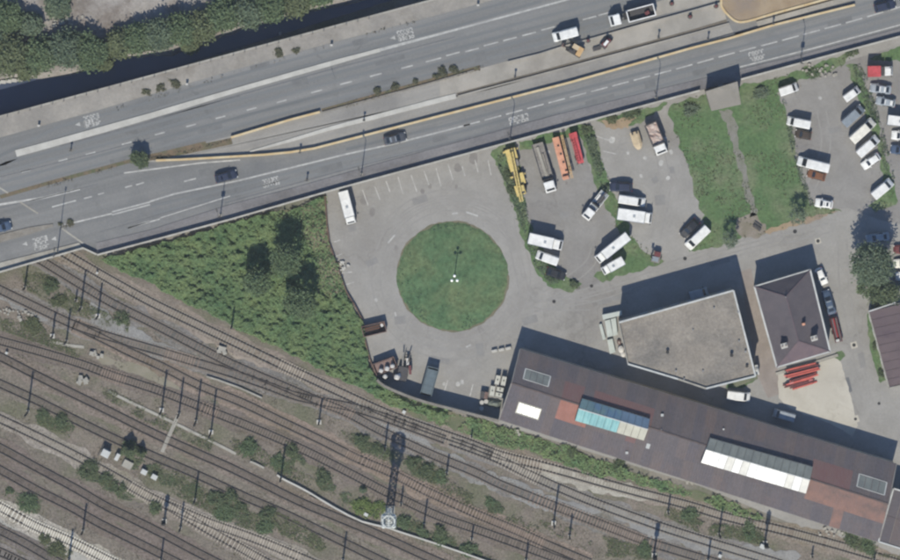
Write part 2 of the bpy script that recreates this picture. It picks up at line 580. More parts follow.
lawn('lawn', [(596, 121), (668, 102), (660, 112), (640, 122), (625, 126), (610, 124)], m_lawn, 0.018, 5)
lawn('lawn', [(846, 66), (858, 64), (866, 90), (876, 118), (884, 150), (892, 178), (896, 205), (876, 212), (868, 206), (884, 190), (878, 150), (868, 118),
              (856, 92)], m_lawn, 0.017, 6)
lawn('lawn', [(868, 58), (900, 44), (960, 30), (960, 44), (900, 60), (880, 62)], m_lawn, 0.018, 7)
lawn('lawn', [(868, 312), (874, 330), (880, 352), (886, 380), (880, 384), (873, 360), (868, 335)], m_lawn, 0.018, 8, .2)
lawn('lawn', [(836, 352), (842, 350), (846, 356), (838, 362), (822, 366)], m_lawn, 0.018, 9, .15)
lawn('lawn', [(730, 378), (756, 372), (758, 378), (742, 388), (726, 388)], m_lawn, 0.018, 10, .15)
lawn('bare_earth', [(598, 122), (618, 118), (636, 118), (628, 128), (612, 130)], m_soil, 0.022, 12, .4)
lawn('bare_earth', [(742, 216), (757, 214), (768, 226), (766, 236), (744, 240), (738, 228)],
     mat('bare_grey_earth', A(150, 142, 132), A(134, 128, 112), .6, 6, speck=.25), 0.022, 13, .5)
lawn('bare_earth', [(762, 232), (800, 218), (840, 211), (806, 223), (770, 234)], m_soil, 0.022, 14, .3)
lawn('footpath', [(720, 111), (731, 109), (736, 128), (741, 152), (749, 180), (756, 214), (751, 215), (743, 185), (735, 156), (728, 130)],
     mat('worn_gravel_path', A(142, 140, 134), A(126, 128, 114), .7, 6, speck=.25), 0.022, 15, .35)
# roundabout
cx, cy = 452.5, 276.5
ring = [(cx + 56.3 * math.cos(t), cy + 55.5 * math.sin(t)) for t in np.linspace(0, 2 * math.pi, 90, endpoint=False)]
struct('roundabout_verge', B().sheet(resample(PL(ring), .6, True, .16, 20), 0.012), mat('verge_earth', A(112, 112, 90), A(128, 122, 102), .5, 6, speck=.25))
rb = B()
rp = resample(PL(ring), .6, True, .22, 21)
c0 = P2(cx, cy)
n = len(rp)
vs = []
for k, (f, h) in enumerate(((.975, .02), (.93, .12), (.75, .24), (.45, .34), (.15, .38))):
    vs += [(c0[0] + (x - c0[0]) * f, c0[1] + (y - c0[1]) * f, h) for x, y in rp]
fs = [(k * n + i, k * n + (i + 1) % n, (k + 1) * n + (i + 1) % n, (k + 1) * n + i) for k in range(4) for i in range(n)]
fs.append(tuple(4 * n + i for i in range(n)))
rb.add(vs, fs)
struct('roundabout_lawn', rb, m_round)

# parking bay lines and other paint on the asphalt
car_park = bpy.data.objects['car_park_asphalt']
def line_px(name, a, b, w, m, z, parent):
    return struct(name, B().strip([P2(*a, z), P2(*b, z)], w, z), m, parent)
for a, b in (((362.5, 190), (368, 205)), ((375, 187), (380, 200)), ((386, 181), (390, 192)), ((398, 177), (403, 194)), ((411, 175), (417, 192)),
             ((424, 171), (429, 185)), ((436, 168), (441, 186)), ((448, 164), (453, 180)), ((462, 166), (465, 176)), ((475, 160), (478, 172)),
             ((488, 160), (491, 175)), ((340, 273), (352, 272)), ((342, 286), (354, 282)), ((334, 257), (342, 254)), ((444, 392), (448, 380)),
             ((470, 396), (473, 384)), ((334, 242), (340, 240)), ((596, 136), (614, 142)), ((603, 151), (616, 154))):
    line_px('bay_marking', a, b, .2, m_faint, .0135, car_park)
for a, b in (((388, 243), (395, 235)), ((466, 212), (478, 216)), ((395, 312), (396.5, 320)), ((466, 347), (471, 345)), ((452, 214), (458, 213))):
    line_px('lane_marking', a, b, .34, m_white, .0135, car_park)
for a, b, w in (((520, 300), (620, 282), .5), ((512, 308), (600, 294), .4), ((545, 306), (590, 290), .35)):
    pass
for i, (x, y, r) in enumerate(((364, 200, .9), (473, 158, 1.1), (458, 168, .8), (430, 186, .5), (456, 187, .45), (423, 191, .4), (566, 183, .3), (554, 195, .35),
                               (372, 212, .8), (396, 248, .5))):
    pts = resample(PL([(x + r * 5 * math.cos(t) * (.7 + .4 * ((i * 7 + k) % 5) / 5), y + r * 6 * math.sin(t)) for k, t in enumerate(np.linspace(0, 6.28, 9)[:-1])]), .4, True, .12, i)
    struct('oil_stain', B().sheet(pts, .0115), m_oil, car_park)
# tyre marks and old repairs
m_tyremark = mat('tyre_darkened_asphalt', A(151, 149, 145), A(159, 157, 153), .6, 6, speck=.12)
m_repair = mat('repaired_asphalt', A(142, 141, 139), A(150, 149, 146), .6, 6, speck=.14)
for k, (r0, a0, a1) in enumerate(((66, 200, 330), (72, 150, 300), (63.5, 20, 110), (69, -60, 60), (74, 60, 140), (78, 220, 300))):
    arc = [(452.5 + r0 * math.cos(R(a)), 276.5 + r0 * math.sin(R(a))) for a in np.linspace(a0, a1, 40)]
    for o in (0, .9):
        struct('tyre_mark', B().strip(resample(PL(arc), .8, False, .03, k), .26, .0096 + .0002 * k, None, off=o * 2), m_tyremark, car_park)
for k, pts in enumerate(([(512, 318), (560, 305), (620, 288), (700, 262), (780, 240)], [(530, 312), (600, 300), (660, 278), (760, 250), (830, 232)], [(838, 240), (840, 290), (850, 340), (862, 400)], [(548, 300), (590, 270), (600, 250)],
                         [(505, 220), (515, 270), (530, 306), (590, 310)], [(660, 240), (670, 190), (664, 150)], [(810, 200), (830, 150), (826, 110)])):
    for o in (0, 1.8):
        struct('tyre_mark', B().strip(resample(smooth(PL(pts), 6), 1.0, False, .03, k), .3, .0122 + .0002 * k, None, off=o), m_tyremark, car_park)
rp_ = random.Random(12)
for k, (x, y, w, h_, a) in enumerate(((420, 200, 3, 1.4, .3), (400, 320, 2.2, 1.6, .1), (440, 360, 4, 1.1, -.2), (530, 320, 3, 1.5, .3), (610, 300, 5, .9, .26), (660, 200, 2, 2, .1), (655, 180, 1.2, 1.2, .5), (672, 170, 1, 1.4, .2),
                                      (835, 130, 2.6, 1.2, .2), (826, 180, 1.8, 2.4, .1), (720, 262, 4, .9, .26), (480, 350, 1.6, 2.6, .1), (352, 228, 1.6, 1.4, .2), (372, 262, 2.4, 1.2, .4), (565, 215, 2, 1.2, .1), (862, 360, 1.2, 3, .2))):
    struct('repair_patch', B().box(*P2(x, y), .0131, w, h_, .002, a), m_repair, car_park)
for k, (x, y, r) in enumerate(((671, 152, .5), (661, 163, .6), (668, 178, .45), (645, 158, .4), (628, 153, .35), (665, 139, .5), (612, 140, .7), (548, 152, .4), (462, 382, .5), (444, 404 - 20, .4), (458, 384, .5), (820, 98, .4), (641, 176, .4), (376, 300, .4))):
    pts = [(P2(x, y)[0] + r * math.cos(t) * (.7 + .5 * ((k * 5 + j) % 4) / 4), P2(x, y)[1] + r * math.sin(t)) for j, t in enumerate(np.linspace(0, 6.28, 9)[:-1])]
    struct('pale_stain', B().sheet(pts, .0137), m_faint, car_park)
# manhole and patch on the access road
def cover(px, py, label, pad, rr):
    t = thing('manhole_cover', label, 'manhole', tuple(P(px, py)) , 0, 'manholes in the yard roads')
    if pad:
        B().box(0, 0, .011, pad, pad, .022, R(15)).build('concrete_collar', m_apron, t)
    B().cyl((0, 0, .0), (0, 0, .034), rr, 12).build('cover_plate', m_black, t)
cover(818, 241, 'dark manhole in pale square collar on the road north of the hipped house', 1.1, .36)
cover(854, 345, 'dark manhole in a pale concrete collar on the lane between the brown roofs', 1.3, .36)
cover(855.5, 419, 'dark manhole in faint pale collar at the apron corner by long shed', 1.4, .3)
cover(879, 403.5, 'small dark manhole without collar at the end of the purple roof', 0, .3)
cover(554, 301.5, 'small dark manhole cover on the bend just east of the roundabout', 0, .36)
cover(591.5, 286, 'small dark manhole cover at the tip of the triangular verge', 0, .34)
cover(685, 258.5, 'small dark manhole at the road edge below the parked white van', 0, .38)
cover(795, 231.5, 'dark round manhole beside the lawn corner under the young tree', 0, .4)
struct('grey_patch', B().box(*P2(847.6, 385), .012, 1.25, 3.0, .012, R(14)), m_seam, car_park)

# ------------------------------------------------------------------ river and banks
river = [(-90, 60), (700, -120), (700, -60), (500, -30), (420, -8), (380, 4), (200, 60), (100, 96), (0, 128), (-90, 152)]
struct('river', B().sheet(PL(river), 0.03), m_water)
bank = [(-90, 92), (0, 82), (24, 79), (60, 77), (90, 68), (112, 57), (130, 58), (172, 54), (214, 42), (252, 28), (290, 20), (335, 6), (390, -8), (520, -40),
        (520, -200), (-90, -200)]
bl = resample(PL(bank), 2.0, True, .35, 5)
bb = B()
n = len(bl)
cxy = P2(150, -60)
vs = []
for f, h in ((1.0, 0.0), (.985, .6), (.95, 1.5), (.85, 1.9), (.5, 2.2)):
    vs += [(cxy[0] + (x - cxy[0]) * f, cxy[1] + (y - cxy[1]) * f, h) for x, y in bl]
bb.add(vs, [(k * n + i, k * n + (i + 1) % n, (k + 1) * n + (i + 1) % n, (k + 1) * n + i) for k in range(4) for i in range(n)] + [tuple(4 * n + i for i in range(n))])
struct('river_bank', bb, m_bank)

# ------------------------------------------------------------------ motorway deck
S_EDGE = [(-90, 298), (0, 272), (83, 248), (97, 255), (150, 241), (230, 219.5), (340, 188), (499, 145), (680, 96), (790, 66), (900, 36.5), (990, 12)]
N_EDGE = [(-90, 141), (0, 116.5), (100, 89.5), (225, 55.7), (300, 35.5), (432, 0), (500, -18), (700, -72), (990, -150)]
south = PL(S_EDGE, RZ)
north = PL(N_EDGE, RZ)
deck = B()
deck.prism([p for p in south[3:]] + north[::-1][:-2] + [P2(92, 160, RZ)], -.5, RZ)
struct('road_embankment', deck, m_concd)
brd = B()
brd.prism(south[:4] + [P2(92, 160, RZ), north[2], north[1], north[0]], RZ - 1.2, RZ - .002)
struct('bridge_deck', brd, m_concd)
for line in ([(8, 262), (26, 200), (38, 160), (50, 106)], [(-60, 284), (-40, 220), (-20, 130)]):
    struct('bridge_pier', B().strip(PL(line, RZ - 1.2), 1.0, -.3, RZ - 1.2), m_concd)
Z1 = RZ + .004
road_s = B()
road_s.sheet(south + north[::-1], Z1)
ROAD = struct('motorway', road_s, m_road)

# quay pavement along the river, 12 cm above the carriageway
QI = [(-90, 163), (0, 137.5), (100, 109.5), (230, 71), (330, 43), (460, 9), (540, -13), (700, -54), (990, -130)]
struct('quay_pavement', B().prism(PL(N_EDGE, RZ) + PL(QI, RZ)[::-1], RZ - .1, RZ + .12), m_quay)
# pavement beside the southern parapet
WI = [(96, 243), (150, 230), (225, 206), (300, 186), (380, 163), (455, 143), (560, 114), (680, 84), (800, 55), (900, 28), (990, 4)]
struct('pavement', B().prism(PL(S_EDGE[3:], RZ) + PL(WI, RZ)[::-1], RZ - .1, RZ + .1), m_walk)
# bridge pavement (stepped kerb) at the western end
struct('pavement', B().prism(PL([(-90, 298), (0, 272), (83, 248), (79, 242.5), (0, 262.5), (-90, 288)], RZ), RZ - .1, RZ + .16), m_conc)
struct('traffic_island', B().strip(PL([(-90, 262), (0, 238.5), (30, 230.5), (53, 225)], RZ), [1.6, 1.5, 1.3, .5], RZ - .1, RZ + .15), m_concd)
# pale strips between the carriageways
MID = [(157, 162), (240, 156), (290, 152), (330, 145), (374, 132.5), (430, 118.5), (570, 82.5), (690, 48.5), (774, 24.5), (860, 2), (960, -30)]
BUP = [(-90, 220), (0, 197), (47, 183.5), (134, 160), (158, 154.5), (230, 136), (320, 111.5), (420, 84), (480, 67), (540, 50.5), (562, 44), (597, 34.5), (620, 28.5),
       (690, 9), (725, 0), (800, -22), (960, -66)]
mz = RZ + .009
struct('slip_road', B().sheet(PL([(140, 162)] + MID[0:7] + MID[7:9] + [(735, 36), (728, 22), (690, 33), (570, 65), (458, 96)] + BUP[5:9][::-1] + [(158, 155)], mz), mz), m_road2)
struct('works_lane', B().sheet(PL([(440, 80), (480, 68.5), (540, 52), (562, 45), (620, 30), (690, 10.5), (722, 1), (727, 22), (690, 32), (570, 63.5), (458, 93), (440, 97)], mz + .006), mz + .006), m_works)
struct('works_lane', B().sheet(PL([(458, 98), (570, 68), (690, 36), (729, 24.5), (736, 36.5), (690, 46), (570, 79.5), (452, 111)], mz + .006), mz + .006),
       m_road2)
struct('works_lane', B().sheet(PL([(690, 8), (725, -2), (800, -24), (800, -40), (680, -6), (640, 8), (640, 20)], mz + .003), mz + .003), m_works)

# rounded planted island at the eastern end, and the sunken strip beside it
isl = [(726, -30), (721, 0), (723, 9), (730, 17), (737, 21.5), (748, 21), (775, 13), (840, -5), (900, -24), (900, -40)]
ip = PL(smooth(isl, 3), RZ)
struct('bare_earth_island', B().prism(ip, RZ, RZ + .8), m_soil)
rimo = thing('island_kerb', 'cream concrete kerb curving round the bare earth island beside the road', 'kerb')
B().strip(ip, .42, RZ, RZ + .98).build('kerb', m_yellow, rimo)
struct('footway', B().strip(PL([(757, 24), (800, 12), (850, -2), (900, -18)], RZ + .02), 1.0, RZ - .05, RZ + .3), m_works)

# white kerbs between lanes
def kerb(px, w, z1, name, m, label, cat):
    t = thing(name, label, cat)
    B().strip(PL(px, RZ), w, RZ - .05, z1).build('kerb', m, t)
    return t
kerb(smooth([(16, 153.5), (60, 141.5), (150, 116), (225, 93.5), (336, 62), (380, 50)], 2), [1.35] * 2 + [1.3] * 2 + [1.15] * 2 + [.95] * 3 + [.75] * 2, RZ + .14, 'white_kerb', m_kerbwhite,
     'broad white kerb dividing the riverside lane from the westbound carriageway', 'kerb')
struct('edge_line', B().strip(PL([(380, 50), (455, 30), (566, 0), (700, -40)], RZ), [.6, .42, .35, .3], RZ + .012), m_white, ROAD)
kerb(smooth([(250, 151.5), (290, 140.5), (330, 128.5), (371, 118), (430, 102.5), (456, 96)], 2), [.3, .5, .65, .7, .75, .85, .9, .95, 1.0, 1.0, 1.0], RZ + .14, 'white_kerb', m_kerbwhite,
     'white tapering kerb in the middle lane running up to the low brown wall', 'kerb')

# lane paint
dash = [(26, 171, 10), (63, 160, 9), (90.6, 153.4, 10), (126.7, 143.3, 10), (159.8, 133.6, 10), (191, 125.5, 10), (220.5, 117.3, 10), (251.6, 109, 10), (281.8, 101.3, 10),
        (316.6, 91.4, 11), (346, 83, 12), (375.7, 75, 12), (407, 67, 12), (433.4, 60, 16), (453, 54, 14), (472, 50, 14), (491, 44, 15), (510, 39, 14), (529, 34, 14),
        (548, 28.5, 14), (589.5, 18, 14), (604, 14, 12), (-5, 179, 10)]
for x, y, l in dash:
    d = Vector((1, -.262)).normalized() * (l / 2)
    line_px('lane_dash', (x - d.x, y - d.y), (x + d.x, y + d.y), .28, m_white, Z1 + .006, ROAD)
lane = [(450, 129.5), (546, 103.6), (614, 85.6), (680, 68), (730, 54), (780, 41), (860, 19), (900, 7), (940, -5)]
def along(line, d0, d1):
    out, acc = [], 0
    for i in range(len(line) - 1):
        a, b = Vector(line[i]), Vector(line[i + 1])
        l = (b - a).length
        s0, s1 = max(d0 - acc, 0), min(d1 - acc, l)
        if s0 < s1:
            if not out:
                out.append(a.lerp(b, s0 / l))
            out.append(a.lerp(b, s1 / l))
        acc += l
    return [(p.x, p.y) for p in out]
def paint_line(name, px, w, m=m_white):
    struct(name, B().strip(PL(px, Z1), w, Z1 + .006), m, ROAD)
paint_line('lane_line', [(150, 201.5), (174, 194), (239, 180.5), (290, 168), (347, 154), (393, 144), (450, 129.5), (470, 124)], .34)
s = 14
while s < 500:
    seg = along(lane, 0 + s, s + 17)
    if len(seg) > 1:
        paint_line('lane_dash', seg, .28)
    s += 22
paint_line('hatched_line', [(112, 212), (150, 202)], .3)
paint_line('hatched_line', [(112, 214.8), (150, 204.6)], .3)
paint_line('hatched_line', [(60, 226), (112, 213.5)], .3, m_faint)
paint_line('edge_line', [(-90, 226), (0, 204.5), (45, 197.5), (80, 189)], .42, m_faint)
paint_line('edge_line', [(124, 173), (200, 163), (240, 160)], .3, m_faint)
paint_line('edge_line', [(150, 221), (128, 228)], .26, m_white)
paint_line('edge_line', [(128, 228), (160, 219)], .26, m_faint)
paint_line('edge_line', [(160, 240 - 22), (230, 196)], .2, m_faint)
for a, b in (((52, 207), (76, 200.5)), ((98, 194.5), (104, 193)), ((125, 187.5), (132, 185.5)), ((136, 185), (144, 182.5)), ((184, 181.5), (196, 178.5)), ((84, 198.5), (92, 196.5))):
    paint_line('lane_dash', [a, b], .28)
paint_line('edge_line', [(740, 67), (811, 49), (900, 25), (960, 9)], .24, m_faint)
paint_line('edge_line', [(455, 144), (560, 117)], .15, m_faint)
# dark joints in the carriageway
for px, w in (([(-60, 195), (0, 177), (100, 152), (150, 138)], .18), ([(60, 146), (150, 121.5), (225, 99), (336, 68), (455, 37)], .22),
              ([(150, 120), (240, 96)], .2), ([(0, 208), (50, 196), (98, 184)], .14), ([(225, 203), (340, 171), (455, 141.5), (560, 113)], .22),
              ([(330, 63), (335, 78)], .2), ([(100, 232), (160, 214), (230, 195), (290, 178)], .14)):
    paint_line('road_joint', px, w, m_seam)
# tyre-polished wheel paths and old patches on the lanes
m_path = mat('tyre_polished_asphalt', A(114, 117, 118), A(136, 138, 138), .5, 6, lo=.3, hi=.7, speck=.14, streak=(ROAD_A, 30.0))
m_path2 = mat('old_asphalt_patch', A(118, 119, 119), A(128, 129, 128), .6, 6, speck=.16)
def wheel_path(px, off, sd):
    r = np.random.default_rng(sd)
    ln = resample(PL(px, Z1), 2.0)
    struct('wheel_path', B().strip(ln, list(.5 + .22 * r.random(len(ln))), Z1 + .0025, None, off=off), m_path, ROAD)
up_l = [(-40, 188), (26, 171), (126.7, 143.3), (220.5, 117.3), (316.6, 91.4), (433.4, 60), (510, 39), (604, 14), (680, -8)]
lo_l = [(-40, 250), (60, 224), (150, 201.5), (239, 180.5), (347, 154), (450, 129.5), (546, 103.6), (680, 68), (780, 41), (900, 7), (960, -12)]
sl_l = [(-40, 180), (60, 152 - 22), (150, 106), (225, 82), (336, 52), (455, 21), (540, -4)]
for k, o in enumerate((-2.5, -.95, .95, 2.5)):
    wheel_path(up_l, o, k)
    wheel_path(lo_l[2:] if o < 0 else lo_l[4:], o, k + 10)
for k, o in enumerate((-.9, .9)):
    wheel_path([(p[0], p[1] + 1) for p in sl_l], o, k + 20)
for k, (x, y, w, h_) in enumerate(((210, 129, 5, 1.0), (300, 82, 3.2, 1.6), (390, 60, 6, .8), (480, 57, 2.4, 1.8), (120, 160, 4, 1.2), (330, 168, 5, 1.4), (440, 138, 3, 1.2), (600, 100, 6, 1.0), (650, 84, 2.2, 1.6), (840, 22, 5, 1.2),
                                   (205, 172, 2.4, 1.4), (60, 142, 3, 1.0), (260, 66, 4, .9), (360, 42, 3, 1.2), (540, 120, 4, .9), (700, 72, 3, 1.2))):
    struct('repair_patch', B().box(*P2(x, y, Z1), Z1 + .003, w, h_, .002, ROAD_A), m_path2, ROAD)
# bridge expansion joint
jt = thing('expansion_joint', 'pale steel expansion joint slanting across the road where the bridge begins', 'road joint')
for a, b in (((-8, 183), (8, 193)), ((20, 202), (38, 213.5)), ((62, 228.5), (84, 244))):
    B().strip(PL([a, b], Z1), .34, Z1, Z1 + .03).build('steel_plate', m_conc, jt)
# lettering on the lanes: worn and no longer readable, rows of broken strokes
def lettering(cx, cy, rows, cols, w, h, m, ang=-.262, seed=1):
    r = random.Random(seed)
    d = Vector((math.cos(ang), math.sin(ang)))
    d = Vector((1, ang)).normalized()
    q = Vector((-d.y, d.x))
    b = B()
    for j in range(rows):
        for i in range(cols):
            o = Vector((cx, cy)) + d * ((i + .5) / cols - .5) * w + q * ((j + .5) / rows - .5) * h
            lw, lh = w / cols * .72, h / rows * .62
            k = r.randint(0, 3)
            segs = [((-.5, -.5), (-.5, .5))] if k != 1 else []
            segs += [((-.5, -.5), (.5, -.5)), ((-.5, .5), (.5, .5))][:1 + (k > 1)]
            if k in (1, 2):
                segs.append(((.5, -.5), (.5, .5)))
            if k == 3:
                segs.append(((-.5, 0), (.5, 0)))
            for (x0, y0), (x1, y1) in segs:
                a, e = o + d * (x0 * lw) + q * (y0 * lh), o + d * (x1 * lw) + q * (y1 * lh)
                b.strip([P2(a.x, a.y, Z1), P2(e.x, e.y, Z1)], .24, Z1 + .006)
    b.build('road_lettering', m, ROAD)
lettering(92, 120.5, 3, 5, 17, 12, m_faint, seed=1)
lettering(405.5, 34.5, 3, 5, 16, 11, m_faint, seed=2)
lettering(271, 182, 2, 6, 17, 9, m_faint, seed=3)
lettering(41, 243, 3, 4, 16, 13, m_faint, seed=4)
lettering(519, 119.5, 2, 5, 20, 9, m_faint, seed=5)
lettering(757, 55.5, 2, 5, 16, 11, m_faint, seed=6)
for x, y in ((78, 124.5), (393, 38), (25, 244), (54, 239)):
    d = Vector((1, -.262)).normalized()
    B().sheet(PL([(x - 3, y + .5), (x + 1.5, y - 2.4), (x + 2.6, y + 1.6)], Z1), Z1 + .006).build('road_arrow', m_faint, ROAD)

# ------------------------------------------------------------------ parapets, barriers and walls
def wall_line(name, label, cat, px, w, z0, z1, m, part='wall', cap=None):
    t = thing(name, label, cat)
    B().strip(PL(px, z1), w, z0, z1).build(part, m, t)
    if cap:
        B().strip(PL(px, z1), w + .12, z1 - .001, z1 + .08).build('coping', cap, t)
    return t
wall_line('parapet', 'pale concrete parapet along the southern edge of the raised road above the car parks', 'parapet', S_EDGE[3:8] + [(700, 90.5)], .22, RZ - .3, RZ + 1.0, m_conc, cap=m_cap)
wall_line('parapet', 'pale concrete parapet along the raised road east of the stair tower', 'parapet', [(741, 79.4), (790, 66), (900, 36.5), (990, 12)], .22, RZ - .3, RZ + 1.0, m_conc, cap=m_cap)
wall_line('parapet', 'concrete parapet on the stepped end of the bridge over the tracks', 'parapet', [(-90, 298), (0, 272), (83, 248), (96.4, 254.4)], .24, RZ - .3, RZ + .85, m_conc, cap=m_cap)
wall_line('crash_barrier', 'short cream topped concrete barrier between the road and the slip road', 'crash barrier', [(231, 137.5), (290, 119.8), (320, 112)], .42, RZ - .05, RZ + .8, m_yellow, 'barrier')
wall_line('crash_barrier', 'long cream topped concrete barrier along the eastbound carriageway', 'crash barrier',
          [(156, 160.5), (180, 159.7), (234, 156.6), (264, 154.8), (290, 152.3), (314, 148.5), (374, 133), (430, 118.5), (570, 82.5), (690, 48.5), (730, 38.2), (774, 25), (855, 5)], .42,
          RZ - .05, RZ + .78, m_yellow, 'barrier')
wall_line('low_wall', 'low brownish concrete wall in the middle lane beyond the white kerb', 'wall', [(458, 96.2), (570, 66.6), (690, 34.2), (729, 23.4)], .3, RZ - .05, RZ + .34, m_works)
wall_line('low_wall', 'low concrete upstand carrying the weedy strip past the stopped white van', 'wall', [(508, 62), (540, 54), (562, 47), (600, 36.5), (642, 24.5), (690, 11.5), (722, 2.5), (800, -20)], .3, RZ - .05, RZ + .45,
          m_works)
wall_line('low_wall', 'low concrete upstand with weeds between the short cream barrier and roadworks', 'wall', [(322, 112.5), (420, 86), (474, 70.5)], .3, RZ - .05, RZ + .3, m_concd)
wall_line('low_wall', 'low wall end beside the slim pavement by the earth island', 'wall', [(690, 46.4), (735, 34)], .3, RZ - .05, RZ + .3, m_works)
struct('brown_strip', B().strip(PL([(457, 95), (570, 65), (690, 32.6), (727, 22)], mz), [.8, .85, .95, 1.1], mz + .02), m_brown, ROAD)  # dark brown band along the north side of the low wall
struct('brown_strip', B().strip(PL([(777, 14.5), (845, -5)], mz), 1.0, mz + .02), m_brown, ROAD)  # same dark brown band between island and footway
struct('weed_strip', B().strip(PL(BUP[1:5] + [(206, 143)], mz), .75, mz + .012), m_rustline, ROAD)
struct('weed_strip', B().strip(PL([(322, 111), (420, 83.6), (480, 67.5)], mz), .9, mz + .018), m_rustline, ROAD)
struct('weed_strip', B().strip(PL([(136, 160), (190, 150), (232, 141)], mz), 1.3, mz + .014), m_rustline, ROAD)
q = thing('quay_coping', 'stone coping with a low rail along the river edge of the quay', 'coping')
B().strip(PL(N_EDGE, RZ + .2), .35, RZ - .2, RZ + .2).build('coping', m_conc, q)
for i in range(34):
    x = -4 + i * 11.3
    y = np.interp(x, [p[0] for p in N_EDGE], [p[1] for p in N_EDGE]) + 1.8
    p = P(x, y, RZ + .12)
    B().box(p.x, p.y, p.z + .32, .12, .12, .64).build('post', m_mast, q)
wall_line('retaining_wall', 'tall pale topped wall curving round the southern corner of the car park', 'wall',
          smooth([(377, 380), (384, 386), (404, 394.8), (425, 402), (450, 408.6), (475, 415), (499, 421)], 2), .4, -.3, 3.2, m_conc, cap=m_concd)
wall_line('boundary_wall', 'low rusty brown wall between the car park and the scrub slope', 'wall',
          [(325, 196), (327, 225), (329.5, 244), (338.5, 270), (346.5, 292), (355, 306), (362.5, 320), (364, 336), (370, 360), (376, 376)], .26, -.3, .65,
          mat('rusty_brown_wall', A(120, 98, 86), A(100, 86, 76), .6, 5, speck=.2))
wall_line('yard_wall', 'long thin white wall curving between tracks below the lattice tower', 'wall',
          smooth([(277, 475), (283, 479), (297, 486), (310, 493), (335, 508), (362, 521.5), (385, 527), (400, 532), (440, 545), (483, 560), (520, 574)], 2), .34, -.1, .7, m_kerbwhite)
wall_line('yard_wall', 'short white wall in the cess between the merging tracks', 'wall', [(206.5, 376.5), (218, 380), (240, 388), (262, 398)], .34, -.1, .5, m_conc)
wall_line('yard_wall', 'stub of white wall among shrubs above the white curving wall', 'wall', [(250, 461.5), (255, 463.5), (264, 468)], .4, -.1, .5, m_conc)
wall_line('cable_trough', 'pale concrete cable trough running beside the weedy middle tracks', 'cable trough', smooth([(108, 391), (130, 402), (165, 418.5), (210, 440.5), (236, 454)], 2), .55, -.02, .16, m_conc)
wall_line('cable_trough', 'pale trough and rubble edging north of the western tracks', 'cable trough', smooth([(50, 341), (66, 345), (84, 347)], 2), .6, -.02, .12, m_conc)
wall_line('foot_crossing', 'pale boarded foot crossing laid over the tracks near the mast row', 'crossing', [(178, 415.5), (162, 452)], .75, 0.0, .235, m_conc, 'boards')
